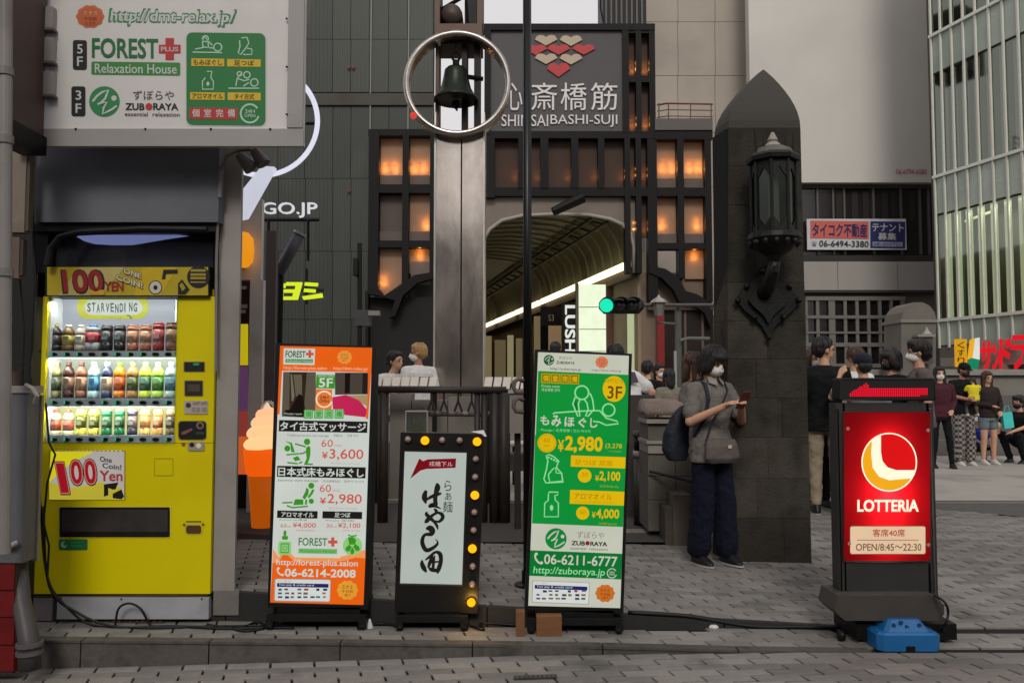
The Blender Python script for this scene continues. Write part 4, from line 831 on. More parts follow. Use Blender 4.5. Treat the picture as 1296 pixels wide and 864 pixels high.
for i, (xs0, n) in enumerate(((472, 7), (612, 5))):
    t = thing('white_barrier', ('seven white leaning boards of the barrier left of the pylon', 'five white leaning boards of the barrier right of the pylon')[i], 'barrier', tuple(P(xs0 + 30, 630, 9.2)), 'white barriers by the pylon')
    for k in range(n):
        x = xs0 + k * 11.6; MB().prism([P(x, 492, 9.2), P(x + 9.6, 492, 9.2), P(x + 12, 477, 9.2), P(x + 2.4, 477, 9.2)], (0, .03, 0)).build('board', mat("barrier_white", (240, 232, 220), .6, 0, .06, 5), t)
    pbox(xs0, 489, xs0 + n * 11.6, 497, 9.24, .05).build('rail', black_m, t)
    for x in (xs0 + 4, xs0 + n * 11.6 - 6): q = P(x, 490, 9.27); bx(q.x, 9.26, 0, q.x + .05, 9.31, q.z).build('leg', black_m, t)
t = thing('service_box', 'plain pale grey box hanging on the railing between the pylon and thin pole', 'box', tuple(P(655, 548, 7.5)))
pbox(645, 497, 665, 548, 7.5, .25).build('body', mat("service_gray", (132, 126, 118), .6, 0, .08, 4), t); pbox(643, 493, 666, 497.5, 7.48, .3).build('lid', mat("lid_gray", (164, 158, 148), .6), t)
q = P(655, 548, 7.62); mb = MB(); mb.tube([(q.x, 7.62, 0), (q.x, 7.62, q.z)], .03, 8); mb.build('post', rl, t)
t = thing('site_railing', 'low pale handrail far behind the grey box on the railing', 'railing', (0, 11.5, 0))
mb = MB(); mb.tube([P(636, 561, 10.9), P(668, 561, 10.9)], .04, 8); mb.build('rail', mat("pale_rail", (176, 168, 156), .5), t)
for x in (650, 664): q = P(x, 561, 10.95); mb = MB(); mb.tube([(q.x, 10.95, 0), q], .02, 6); mb.build('post', black_m, t)
# balustrade end, bollard and concrete block right of the green sign
t = thing('balustrade_end', 'worn stone balustrade end with rounded coping beside the woman', 'balustrade', (1.4, 7.6, 0))
bs = mat("balustrade_stone", (98, 94, 87), .85, 0, .2, 5, .5, 50, dirt=(70, 67, 62)); bs2 = mat("balustrade_pale", (146, 140, 130), .8, 0, .15, 8, .3, 50)
gy = ghit(850, 690).z
def course(x0, x1, y0, y1, m, Y=7.2, d=.5, n=2):
    for k in range(n): pbox(x0 + (x1 - x0) * k / n + .4, y0 + .4, x0 + (x1 - x0) * (k + 1) / n - .4, y1 - .4, Y, d).build('stone_block', m, t)
mb = MB(); mb.smooth = True; q0 = P(818, 528, 7.2); q1 = P(890, 528, 7.2); pr = [(0, 0), (.0, .1)]
xs0, xs1 = q0.x, q1.x; pts = [Vector((xs0 + .06, 7.2 + .25 - .27 * math.cos(a), q0.z + .02 + .14 * math.sin(a))) for a in [PI * k / 10 for k in range(11)]]
mb.prism([Vector((xs0 + (0 if 0 < i < 10 else 0), p.y, p.z)) for i, p in enumerate(pts)], (xs1 - xs0, 0, 0)); mb.smooth = False; mb.build('coping', mat("coping_worn", (126, 112, 102), .8, 0, .3, 6, .5, 50, dirt=(84, 76, 70)), t)
course(818, 890, 530, 536, bs2); course(820, 890, 536, 557, bs, 7.24); course(818, 890, 557, 562, bs2); course(820, 890, 562, 574, bs2, 7.22, n=3); course(820, 890, 574, 602, bs, 7.24); course(820, 890, 602, 632, bs, 7.24); course(820, 890, 632, 672, bs, 7.24)
pbox(790, 500, 830, 660, 8.3, .4).build('pier', mat("pier_dark", (64, 60, 56), .85, 0, .15, 3, .3, 40), t)
mb = MB(); mb.tube([P(822, 596, 7.2), P(888, 612, 7.0)], .012, 6); mb.build('cable', black_m, t)
t = thing('bollard', 'dark steel bollard with a pale band behind the green sign', 'bollard', (1.05, 7.0, 0))
q = ghit(810, 662); zb = q.z; pts = lambda y: P(812, y, q.y).z
for n_, y0, y1, r, m in (('shaft', 662, 578, .057, mat("bollard_steel", (60, 58, 55), .45, .3, .15, 5)), ('band', 578, 570, .062, mat("bollard_band", (140, 134, 122), .5)), ('neck', 570, 552, .05, black_m), ('cap', 552, 545, .062, mat("bollard_cap", (78, 75, 70), .5))):
    mb = MB(); mb.smooth = True; mb.lathe([(r, pts(y0) if y0 < 662 else zb), (r, pts(y1))], 18, (q.x, q.y, 0)); mb.build(n_, m, t)
t = thing('concrete_block', 'small stepped concrete block at the foot of the balustrade', 'block', tuple(ghit(860, 690)))
pbox(852, 626, 874, 693, 6.95, .3).build('upper', mat("block_brown", (92, 84, 74), .85, 0, .2, 6, .4, 50), t); pbox(842, 642, 851.5, 690, 6.96, .28).build('lower', mat("block_gray", (74, 68, 60), .85, 0, .2, 6, .4, 50), t)
t = thing('tactile_strip', 'pale ribbed tactile paving strip behind the green sign', 'paving strip', (1.1, 7.3, 0))
for k in range(3):
    for j in range(3): x0 = .92 + k * .155; y0 = 7.0 + j * .2; z = gz(x0, y0) + .006; MB().prism([(x0, y0, z), (x0 + .15, y0, z), (x0 + .15, y0 + .19, z), (x0, y0 + .19, z)], (0, 0, .006)).build('tile', mat("tactile", (120, 114, 104), .8, 0, .1, 20, .5, 60), t)

# ---------------------------------------------------------------- stone pillar with lantern
PY = 6.45
t = thing('stone_pillar', 'tall dark stone bridge pillar with pointed dome and carved lantern', 'pillar', (2.0, PY, gz(2, PY)))
zb = gz(2, PY)
def pcross(y, k=1.0):
    """plan of the pillar at photo height y: chamfered left side, flat front"""
    f = (y - 162) / (700 - 162); xl = 904 - 2 * f; xc = 922 - 2 * f; xr = 1013 + 14 * f
    return [(P(xc, y, PY).x, PY), (P(xr, y, PY).x, PY), (P(xr, y, PY).x + .02, PY + .72), (P(xl + 3, y, PY + .72).x, PY + .72), (P(xl, y, PY + .26).x, PY + .26)]
yc = [162, 210, 259, 308, 357, 406, 454, 503, 553, 605, 655, 702]
st_m = [stone_m, mat("weathered_stone_b", (53, 50, 45), .85, 0, .22, 9, .8, 45, .2, dirt=(31, 30, 28), place=1.6), mat("weathered_stone_c", (66, 62, 54), .85, 0, .24, 8, .8, 45, .2, dirt=(38, 36, 33), place=1.6)]
for i, (ya, yb_) in enumerate(zip(yc, yc[1:])):
    A = pcross(ya); Bq = pcross(yb_); za = P(0, ya, PY).z - .0013; zq = P(0, yb_, PY).z + .0013 if i < 10 else zb - .02
    # split the course into a front-left and front-right stone, joint staggered
    fj = (.36, .68, .5)[i % 3]; 
    jx = A[0][0] * (1 - fj) + A[1][0] * fj
    for part in (0, 1):
        def plan(Q):
            if part == 0: return [Q[0], (jx - .0013, PY), (jx - .0013, PY + .72), Q[3], Q[4]]
            return [(jx + .0013, PY), Q[1], Q[2], (jx + .0013, PY + .72)]
        a_, b_ = plan(A), plan(Bq); n = len(a_); mb = MB(); dy = random.uniform(-.002, .003)
        mb.add([(x, y + dy, za) for x, y in a_] + [(x, y + dy, zq) for x, y in b_], [tuple(range(n)), tuple(range(2 * n - 1, n - 1, -1))] + [(k, n + k, n + (k + 1) % n, (k + 1) % n) for k in range(n)])
        mb.build('stone_block', random.choice(st_m), t)
c_ = pcross(400); mb = MB(); mb.prism([(x * .985 + .03, y + .012 + (.0 if y < PY + .1 else -.03), zb) for x, y in c_], (0, 0, P(0, 163, PY).z - zb)); mb.build('mortar_core', joint_m, t)
# pointed dome
og = [(162, 1.0), (152, .985), (142, .93), (133, .85), (124, .74), (115, .6), (106, .44), (98, .27), (92, .12), (88.5, 0.0)]
Q = pcross(162); cx = (P(904, 162, PY).x + P(1013, 162, PY).x) / 2 + .01; apx = P(966, 90, PY).x; rings = []
mb = MB(); vs = []; n = 5
for y, k in og:
    z = P(0, y, PY + .36 * (1 - k)).z; ccx = cx * k + P(966, 90, PY + .36).x * (1 - k)
    for (x, yy) in Q: vs.append((ccx + (x - cx) * max(k, .01), PY + .36 + (yy - PY - .36) * max(k, .01), z))
mb.add(vs, [(j * n + i, j * n + (i + 1) % n, (j + 1) * n + (i + 1) % n, (j + 1) * n + i) for j in range(len(og) - 1) for i in range(n)] + [tuple(range((len(og) - 1) * n, len(og) * n)), tuple(range(n))])
mb.build('dome', mat("dome_stone", (54, 50, 44), .75, 0, .12, 3, .3, 60), t)
ln = thing('wall_lantern', 'big hexagonal bronze lantern on the stone pillar above a diamond ornament', 'lantern', tuple(P(980, 320, PY - .1)))
bz = mat("old_bronze", (27, 28, 25), .5, .4, .25, 12, .3, 60); LY = PY - .28; k_ = LY / 1040
def lz(y): return P(0, y, LY).z
lc = Vector((P(980, 300, LY).x, LY, 0))
def hexr(prof, name, m, seg=8, a0=PI / 8): mb = MB(); mb.lathe([(r * k_, lz(y)) for y, r in prof], seg, lc, 'Z', a0); return mb.build(name, m, ln)
hexr([(197, 30), (201, 34), (206, 33), (207, 28)], 'roof_rim', bz); hexr([(186, 13), (190, 22), (197, 27)], 'roof', mat("roof_highlight", (96, 92, 84), .5, .3, .2, 8), 12); hexr([(168, 2), (178, 7), (180, 6), (186, 12)], 'finial', mat("finial_highlight", (150, 142, 132), .4, .3, .2, 8), 12)  # highlight on roof and finial is put into their pale colours
for dx in (-24, -14, 14, 24):
    mb = MB(); mb.tube([(lc.x + dx * k_, LY - .05, lz(200)), (lc.x + dx * k_, LY - .05, lz(172))], .012, 6, .006); mb.build('spike', bz, ln)
hexr([(208, 25.5), (291, 25.5)], 'shade', glass("lantern_glass", (92, 98, 92), .25, .75)); hexr([(215, 7), (288, 7)], 'inner_tube', mat("opal", (150, 152, 140), .5), 10)
for i in range(8):
    a = PI / 8 + i * PI / 4; d = Vector((math.cos(a), math.sin(a), 0)) * 27.5 * k_; mb = MB(); mb.tube([Vector((lc.x, LY, lz(207))) + d, Vector((lc.x, LY, lz(298))) + d], .013, 6); mb.build('stile', bz, ln)
    a2 = PI / 8 + (i + 1) * PI / 4; p1 = Vector((math.cos(a), math.sin(a), 0)) * 27 * k_; p2 = Vector((math.cos(a2), math.sin(a2), 0)) * 27 * k_
    for (ya, yb2) in ((208, 232), (297, 275)):
        mid = (p1 + p2) / 2; mb = MB(); b0 = Vector((lc.x, LY, 0))
        mb.add([b0 + p1 + Vector((0, 0, lz(ya))), b0 + p2 + Vector((0, 0, lz(ya))), b0 + p2 + Vector((0, 0, lz(yb2))), b0 + mid * 1.0 + Vector((0, 0, lz(ya + (yb2 - ya) * .35))), b0 + p1 + Vector((0, 0, lz(yb2)))], [(0, 1, 3), (1, 2, 3), (0, 3, 4)]); mb.build('arch_plate', bz, ln)
hexr([(294, 28), (297, 33), (303, 34), (308, 30), (316, 22), (324, 10), (332, 6), (345, 5)], 'bowl', bz, 16)
for i in range(14):
    a = 2 * PI * i / 14; mb = MB(); mb.smooth = True; c = Vector((lc.x, LY, lz(308))) + Vector((math.cos(a), math.sin(a), 0)) * 29 * k_; mb.lathe([(0, .03), (.024, .012), (.022, -.015), (0, -.035)], 8, c); mb.build('bead', bz, ln)
mb = MB(); mb.smooth = True; mb.tube([(lc.x, LY, lz(330)), (lc.x - .01, LY + .04, lz(348)), (lc.x - .02, LY + .14, lz(362)), (lc.x - .03, PY, lz(372))], .045, 10, .06); mb.build('bracket_arm', bz, ln)
OS = [(973, 428), (982, 412), (992, 402), (1004, 392), (1012, 380), (1006, 370), (1000, 362), (990, 352), (982, 342), (973, 334), (964, 342), (956, 352), (944, 362), (938, 370), (932, 380), (942, 392), (954, 402), (964, 412)]
for sc_, dd, nm in ((1, .045, 'ornament_plate'), (.62, .08, 'ornament_boss')):
    MB().prism([P(973 + (x - 973) * sc_, 380 + (y - 380) * sc_, PY - dd) for x, y in OS], (0, dd - .004, 0)).build(nm, bz, ln)
for i, (x, y) in enumerate(OS):
    if i % 2 == 0: mb = MB(); mb.smooth = True; mb.lathe([(0, -.03), (.02, -.02), (.026, 0), (0, .02)], 8, P(x * .97 + 973 * .03, y * .97 + 11.4, PY - .05), 'Y'); mb.build('leaf_boss', bz, ln)

t = thing('far_pillar', 'grey round topped bridge pillar with a small lamp behind the crowd', 'pillar', tuple(P(1163, 569, 17)))
fm = mat("far_stone", (104, 100, 92), .85, 0, .12, 3, .3, 30)
out = [(1141, 640), (1141, 404), (1143, 395), (1149, 387), (1157, 382.5), (1168, 382.5), (1177, 387), (1183, 395), (1185, 404), (1185, 640)]
q = [P(x, y, 17) for x, y in out]; q[0].z = 0; q[-1].z = 0; MB().prism(q, (0, .8, 0)).build('shaft', fm, t)
pbox(1140, 404, 1186, 408, 16.96, .9).build('moulding', mat("moulding", (122, 118, 108), .8), t)
t = thing('pillar_lamp', 'small hooded lamp on the face of the far bridge pillar', 'lamp', tuple(P(1173, 440, 16.8)))
pbox(1162, 423, 1184, 426, 16.75, .22).build('hood', mat("hood_pale", (132, 132, 122), .5), t); pbox(1165, 426, 1181, 460, 16.8, .16).build('body', mat("lamp_olive", (78, 76, 70), .5, .2), t)
mb = MB(); mb.lathe([(.1, 0), (.05, .06), (.03, .1), (0, .16)], 10, P(1173, 423, 16.85)); mb.build('finial', mat("hood_pale2", (150, 148, 138), .5), t)
# ---------------------------------------------------------------- traffic light and its mast
t = thing('traffic_light', 'horizontal traffic light showing green above the street', 'traffic light', tuple(P(783, 397, 20)))
mb = MB(); mb.rbox(P(756, 0, 20).x, 19.85, P(0, 397, 20).z, P(811, 0, 20).x, 20.05, P(0, 376.5, 20).z, .12); mb.build('housing', mat("signal_green_black", (26, 34, 32), .5, 0, .1, 4), t)
for i, x in enumerate((767.5, 784.5, 800)):
    c = P(x, 386.6, 19.84); mb = MB(); mb.smooth = True; mb.lathe([(0, -.04), (.12, -.03), (.165, 0)], 22, c, 'Y'); mb.build('lens', glow((28, 226, 178), 1.15) if i == 0 else mat("dark_lens", (30, 24, 22), .3), t)
    mb = MB(); mb.smooth = True; mb.lathe([(.175, 0), (.175, -.28), (.19, -.28), (.19, 0)], 18, c, 'Y', 0.15 * PI, .7 * PI); mb.build('visor', black_m, t)
t2 = thing('signal_mast', 'grey mast with a long arm carrying the traffic light', 'mast', tuple(P(858, 560, 20)))
mb = MB(); mb.tube([P(811, 386, 20.1), P(905, 386, 20.1)], .045, 8); mb.build('arm', mat("arm_dark", (66, 62, 58), .5), t2)
q = P(858, 388, 20.3); mb = MB(); mb.tube([(q.x, 20.3, 0), q], .085, 10); mb.build('pole', mat("mast_gray", (84, 84, 78), .5, .2, .1, 3), t2)
mb = MB(); mb.tube([P(858, 440, 20.3), P(862, 430, 20.2), P(872, 428, 20.2), P(898, 428.5, 20.2)], .045, 8); mb.tube([P(832, 408, 20.2), P(858, 410, 20.3)], .03, 6); mb.build('branch', mat("branch_green", (88, 94, 84), .5), t2)
t = thing('street_lantern', 'small old style lantern hanging beside the traffic light', 'lantern', tuple(P(834, 401, 19.9)))
c = P(834, 400, 19.9); k_ = 19.9 / 1040
mb = MB(); mb.lathe([(5 * k_, 0), (8.5 * k_, 17 * k_)], 6, c); mb.build('shade', mat("lantern_gray", (112, 110, 104), .3), t)
mb = MB(); mb.lathe([(12 * k_, 17 * k_), (8 * k_, 21 * k_), (3 * k_, 24 * k_), (0, 28 * k_)], 6, c); mb.build('roof', mat("lantern_roof", (150, 146, 138), .4, .2), t)
t = thing('white_pole', 'short slim white pole in front of the shop display', 'pole', tuple(P(854.5, 560, 14)))
q = P(854.5, 444, 14); mb = MB(); mb.tube([(q.x, 14, 0), q], .025, 8); mb.build('shaft', mat("slim_white", (150, 150, 146), .5), t)

# ---------------------------------------------------------------- vending machine
VY = 5.07
vm_y = mat("vending_yellow", (212, 196, 2), .42, 0, .04, 2, .02, 50, dirt=(198, 180, 4), spec=.25); 
t = thing('vending_machine', 'yellow drinks vending machine with three lit rows of bottles', 'vending machine', tuple(ghit(155, 784)))
def vb(x0, y0, x1, y1, m, name, Y=VY, d=.02, b=.0):
    if b: a_ = P(x0, y0, Y); c = P(x1, y1, Y); return MB().rbox(a_.x, Y, c.z, c.x, Y + d, a_.z, b).build(name, m, t)
    return pbox(x0, y0, x1, y1, Y, d).build(name, m, t)
XL_, XR_ = -2.905, -1.836
# shell: body with the display bay left open
zc0, zc1 = P(0, 560, VY).z, P(0, 375, VY).z; bx(XL_, VY, zc0, P(57.5, 470, VY).x, VY + .32, zc1).build('side_stile', vm_y, t); bx(P(222.5, 470, VY).x, VY, zc0, XR_, VY + .32, zc1).build('control_column', vm_y, t)
vb(58, 366, 270, 374.5, vm_y, 'top_edge', VY + .03, .28)
mb = MB(); mb.box(XL_, VY, P(0, 751, VY).z, XR_, VY + .32, P(0, 560.6, VY).z); mb.build('lower_door', vm_y, t)
vb(38, 376, 50, 752, mat("machine_side", (56, 52, 26), .5), 'side_panel', VY + .03, .28)
vb(40, 752, 268, 756, black_m, 'bottom_gap', VY + .02, .28)
pl_m = mat("plinth_white", (158, 158, 162), .5, .1, .1, 5, .1, 30, dirt=(112, 108, 108))
vb(72, 756, 264, 783, pl_m, 'plinth', VY - .01, .3); vb(42, 756, 66, 785, mat("plinth_block", (128, 118, 118), .7), 'side_block', VY + .02, .25)
# display bay
bx(P(57.6, 470, VY).x, VY + .02, P(0, 559, VY).z, P(57.6, 470, VY).x + .012, VY + .158, P(0, 375.5, VY).z).build('bay_side', mat('bay_white', (200, 200, 204), .5), t); bx(P(221.2, 470, VY).x, VY + .02, P(0, 559, VY).z, P(221.2, 470, VY).x + .006, VY + .158, P(0, 375.5, VY).z).build('bay_side', mat('bay_white', (200, 200, 204), .5), t)
vb(58, 374, 222, 560, mat("bay_back", (214, 214, 220), .5), 'bay_back', VY + .16, .03)
wash = glow((214, 214, 222), .55)
for (y0, y1, m) in ((376, 444, glow((206, 204, 216), .85)), (454, 504, glow((222, 226, 206), 1.0)), (515, 553, glow((244, 234, 170), 1.15))): vb(60, y0, 220, y1, m, 'light_panel', VY + .152, .006)
for (y0, y1) in ((444, 452), (504, 514), (551, 560)):
    vb(60, y0, 221, y1, mat("rail_silver", (206, 204, 210), .4, 0), 'button_rail', VY + .0, .15)
    vb(61, y0 + 8, 221, y0 + 9.6, glow((244, 246, 230), 1.6), 'light_tube', VY + .03, .02) if y0 < 550 else None
    for i in range(10):
        cx = 68.5 + i * 16.1; c = P(cx, (y0 + y1) / 2, VY)
        mb = MB(); mb.lathe([(.026, 0), (.026, -.008), (.022, -.012), (0, -.012)], 14, (0, 0, 0), 'Y'); 
        for v in mb.v: v.z *= .42; v.x *= .8
        mb.v = [v + c for v in mb.v]; bt = mb.build('button', black_m, t)
        if (i + (y0 > 500)) % 10 in (0, 1, 2, 5, 6, 7): pbox(cx - 4.6, (y0 + y1) / 2 - 2, cx - 2.4, (y0 + y1) / 2 + 2, VY - .014, .002).build('lamp', glow((60, 200, 150), .9), bt)
bay_glass = glass("bay_glass", (110, 116, 120), .03, .0)
vb(58, 375, 222, 560, bay_glass, 'bay_pane', VY - .022, .004)
V = Sheet(t, VY + .15, zoom=(50, 370, 6.82), step=.0016)
yl = glow((226, 220, 30), .95)
V.rect(322, 28, 944, 228, glow((222, 216, 60), .95), 1, 'header_plate', rad=96); V.rect(390, 66, 890, 196, glow((226, 226, 220), .95), 2, 'header_plate', rad=60)
for i, ch in enumerate("STARVENDING"):
    x = 412 + i * 40; dy = (0, -4, 6, -2, 4, 0, 8, 2, 0, -4, 0)[i]
    V.text(ch, x, 92 + dy, x + (30 if ch != 'I' else 10), 168 + dy, ink((14, 14, 16)), .045, 3)
V.text("COMPANY", 545, 208, 710, 232, ink((120, 112, 50)), .0, 3); V.poly([(752, 192), (778, 196), (800, 226), (790, 230), (776, 208), (760, 204)], ink((50, 50, 40)), 3, 'print')
# the lamps of the three lit rows
for (y0, e_) in ((384, 1.6), (455, 1.6), (516, 1.5)):
    l = bpy.data.lights.new('bay_light', 'AREA'); l.shape = 'RECTANGLE'; l.size = .76; l.size_y = .02; l.energy = e_ * 2.2; l.color = (1, .98, .92)
    o = bpy.data.objects.new('bay_light', l); C.objects.link(o); q = P(140, y0, VY + .01); o.location = q - world_loc(t); o.rotation_euler = (math.radians(50), 0, 0); o.parent = t
# products
def bottle(x, ytop, ybot, body, label, cap, w=11, kind='bottle', k=.45):
    w *= 1.16; w = w if kind != 'can' else w * .95
    Yp = VY + .08; c = P(x, ybot, Yp); H = P(x, ytop, Yp).z - c.z; r = w / 2 / 1040 * Yp
    mb = MB(); mb.smooth = True
    if kind == 'bottle': mb.lathe([(r * .9, 0), (r, .04 * H), (r, .2 * H)], 12, c); mb.mi = 1; mb.lathe([(r * 1.01, .2 * H), (r * 1.01, .58 * H)], 12, c); mb.mi = 0; mb.lathe([(r, .58 * H), (r, .70 * H), (r * .8, .80 * H), (r * .45, .88 * H), (r * .42, .9 * H)], 12, c); mb.mi = 2; mb.lathe([(r * .46, .88 * H), (r * .46, H), (0, H)], 12, c)
    elif kind == 'can': mb.lathe([(r * .85, 0), (r, .05 * H), (r, .3 * H)], 12, c); mb.mi = 1; mb.lathe([(r * 1.005, .3 * H), (r * 1.005, .75 * H)], 12, c); mb.mi = 0; mb.lathe([(r, .75 * H), (r, .92 * H)], 12, c); mb.mi = 2; mb.lathe([(r, .92 * H), (r * .82, .97 * H), (r * .8, H), (0, H)], 12, c)
    elif kind == 'carton': mb.box(c.x - r, Yp - r, c.z, c.x + r, Yp + r, c.z + .3 * H); mb.mi = 1; mb.box(c.x - r * 1.01, Yp - r * 1.01, c.z + .3 * H, c.x + r * 1.01, Yp + r, c.z + .7 * H); mb.mi = 0; mb.box(c.x - r, Yp - r, c.z + .7 * H, c.x + r, Yp + r, c.z + .9 * H); mb.mi = 2; mb.box(c.x - r * .6, Yp - r * .6, c.z + .9 * H, c.x + r * .6, Yp, c.z + H)
    for q in range(3): pass
    o = mb.build(kind, [mat("drink_%d_%d_%d" % b, b, .25, 0, .12, 40) for b in (body, label, cap)], t)
    lp = P(x, ybot, Yp - r * 1.02); z0, z1 = c.z + .3 * H, c.z + .55 * H
    MB().box(c.x - r * .5, Yp - r - .0015, z0 + (z1 - z0) * .45, c.x + r * .5, Yp - r - .0005, z1).build('label_print', ink(tuple(int(v * .6 + (215 if sum(label) < 380 else 40) * .4) for v in label)), o)
    MB().box(c.x - r * .35, Yp - r - .0015, z0 - (z1 - z0) * .1, c.x + r * .35, Yp - r - .0005, z0 + (z1 - z0) * .25).build('label_print', ink(tuple(int(v * .5 + 40) for v in label)), o)
row1 = [((50, 44, 46), (70, 62, 66), (150, 120, 60), 'bottle'), ((120, 90, 50), (184, 160, 84), (220, 214, 200), 'bottle'), ((190, 176, 158), (228, 216, 200), (230, 226, 220), 'bottle'), ((170, 164, 170), (176, 54, 62), (70, 120, 190), 'carton'),
        ((46, 40, 44), (80, 74, 78), (90, 84, 84), 'can'), ((44, 40, 42), (86, 80, 84), (90, 84, 84), 'can'), ((176, 112, 86), (196, 140, 112), (150, 100, 80), 'can'), ((174, 110, 88), (200, 150, 120), (150, 100, 80), 'can'), ((150, 50, 52), (170, 84, 84), (140, 50, 50), 'can'), ((130, 84, 66), (172, 132, 106), (90, 50, 46), 'can')]
for i, (b_, l_, c2, kd) in enumerate(row1): bottle(70 + i * 16.3, 411 - (i > 7) * 3, 443.5, b_, l_, c2, 13, kd)
row2 = [((150, 140, 90), (90, 96, 70), (206, 190, 120)), ((74, 44, 38), (160, 120, 104), (90, 50, 44)), ((150, 90, 66), (196, 140, 110), (110, 60, 50)), ((190, 214, 214), (96, 156, 200), (240, 240, 240)), ((60, 66, 96), (214, 190, 160), (220, 226, 230)), ((230, 130, 30), (214, 84, 30), (120, 180, 60)), ((170, 120, 70), (84, 90, 44), (220, 160, 110)), ((220, 226, 70), (70, 110, 80), (236, 236, 160)), ((190, 224, 90), (90, 140, 60), (230, 236, 200)), ((190, 206, 200), (90, 130, 150), (236, 236, 230))]
for i, (b_, l_, c2) in enumerate(row2): bottle(70 + i * 16.2, 458, 503.5, b_, l_, c2, 12, 'bottle')
row3 = [((244, 236, 190), (200, 90, 70), (230, 90, 60), 'bottle'), ((244, 236, 190), (204, 96, 76), (230, 90, 60), 'bottle'), ((240, 224, 90), (96, 96, 40), (240, 230, 150), 'can'), ((240, 224, 90), (96, 96, 40), (240, 230, 150), 'can'), ((34, 120, 66), (60, 90, 60), (150, 150, 150), 'can'), ((34, 120, 66), (60, 90, 60), (150, 150, 150), 'can'), ((60, 54, 70), (110, 96, 90), (150, 150, 150), 'can'), ((236, 190, 110), (220, 140, 80), (220, 190, 150), 'can'), ((236, 170, 90), (190, 110, 70), (220, 190, 150), 'can'), ((120, 100, 70), (80, 64, 48), (150, 150, 140), 'can')]
for i, (b_, l_, c2, kd) in enumerate(row3): bottle(70 + i * 16.2, 518, 551, b_, l_, c2, 11, kd)
mb = MB(); mb.box(P(60, 0, VY).x, VY + .03, P(0, 446, VY).z, P(221, 0, VY).x, VY + .14, P(0, 443, VY).z); mb.build('shelf', mat("shelf_brown", (92, 60, 50), .5), t)
vb(60, 503, 221, 505, mat("shelf_blue", (70, 70, 110), .5), 'shelf', VY + .03, .1); vb(60, 550.5, 221, 552.5, mat("shelf_blue", (70, 70, 110), .5), 'shelf', VY + .03, .1)
# header banner
vb(57, 337, 265, 375, black_m, 'header_frame', VY - .03, .3)
H = Sheet(t, VY - .032, zoom=(40, 320, 5.4))
H.rect(106, 97, 1206, 290, ink((170, 150, 22)), 1, 'banner'); H.poly([(330, 97), (640, 97), (470, 290), (180, 290)], ink((178, 164, 96)), 2, 'print'); H.poly([(760, 97), (1000, 97), (880, 290), (700, 290)], ink((188, 160, 14)), 2, 'print')
dkr = ink((140, 26, 32))
H.text("100", 196, 112, 500, 282, bk, .07, 3, italic=-.1); H.text("100", 206, 118, 486, 270, dkr, .05, 4, italic=-.1); H.text("YEN", 498, 196, 628, 262, dkr, .05, 4)
H.sx = .35; H.text("ONE", 626, 98, 752, 142, bk, .06, 4); H.text("ONE", 630, 102, 748, 138, ink((206, 200, 180)), .02, 5); H.text("COIN!", 574, 140, 762, 186, bk, .06, 4); H.text("COIN!", 578, 144, 758, 182, ink((206, 200, 180)), .02, 5); H.sx = 0
H.disc(846, 236, 46, bk, 3, 'coin', 48); H.disc(846, 236, 40, ink((190, 186, 170)), 4, 'coin', 42); H.disc(846, 236, 14, bk, 5, 'coin', 16); H.rect(395, 252, 498, 288, ink((196, 150, 30)), 4, 'print', rad=14)
H.poly([(900, 114), (998, 114), (998, 140), (918, 146), (914, 180), (890, 182)], bk, 3, 'print'); H.poly([(1000, 210), (1028, 180), (1080, 250), (1050, 284), (1000, 284)], bk, 3, 'print'); H.poly([(1010, 220), (1028, 202), (1052, 240), (1030, 262)], ink((150, 140, 30)), 4, 'print')
H.disc(1140, 164, 78, bk, 3, 'badge', 76); 
for i, y in enumerate((112, 140, 164, 196)): H.rect(1086, y, 1190, y + (16 if i < 3 else 8), ink((150, 132, 40)), 4, 'print')
# control column
K = Sheet(t, VY - .001, zoom=(215, 440, 5.4))
def kp(x0, y0, x1, y1, m, name, rim=True, th=.006, rad=6):
    if rim: K.rect(x0 - 6, y0 - 6, x1 + 6, y1 + 6, ink((150, 138, 60)), 1, 'bezel', rad=rad, thick=.002)
    return K.rect(x0, y0, x1, y1, m, 3, name, rad=rad, thick=.004)
kp(98, 98, 234, 160, bk, 'display'); K.rect(160, 104, 200, 120, glow((60, 150, 90), .6), 5, 'display_digits')
kp(103, 226, 222, 326, ink((34, 30, 26)), 'bill_slot'); K.rect(120, 250, 205, 300, ink((70, 62, 50)), 4, 'print')
kp(98, 360, 258, 452, ink((172, 162, 148)), 'notice', False); K.disc(126, 392, 18, ink((60, 50, 60)), 4, 'print', n=16); K.text("1000円 500円", 156, 368, 252, 392, ink((100, 84, 72)), .0, 4); K.text("10 50 100", 150, 404, 250, 440, ink((120, 110, 100)), .02, 4)
kp(60, 502, 246, 624, ink((16, 16, 18)), 'coin_unit', True, rad=24); K.disc(206, 530, 26, ink((130, 100, 90)), 4, 'coin_slot'); K.disc(206, 530, 14, bk, 5, 'coin_slot'); K.poly([(78, 576), (150, 548), (156, 560), (98, 594), (80, 592)], ink((130, 76, 72)), 4, 'print'); K.rect(178, 574, 234, 590, ink((50, 64, 60)), 4, 'print')
kp(122, 642, 236, 704, ink((150, 142, 120)), 'return_lever', False, rad=12); K.disc(150, 662, 16, bk, 4, 'print', n=14); K.disc(196, 668, 18, ink((220, 216, 206)), 4, 'knob', n=14); K.disc(92, 658, 14, ink((130, 96, 20)), 2, 'keyhole', n=14)
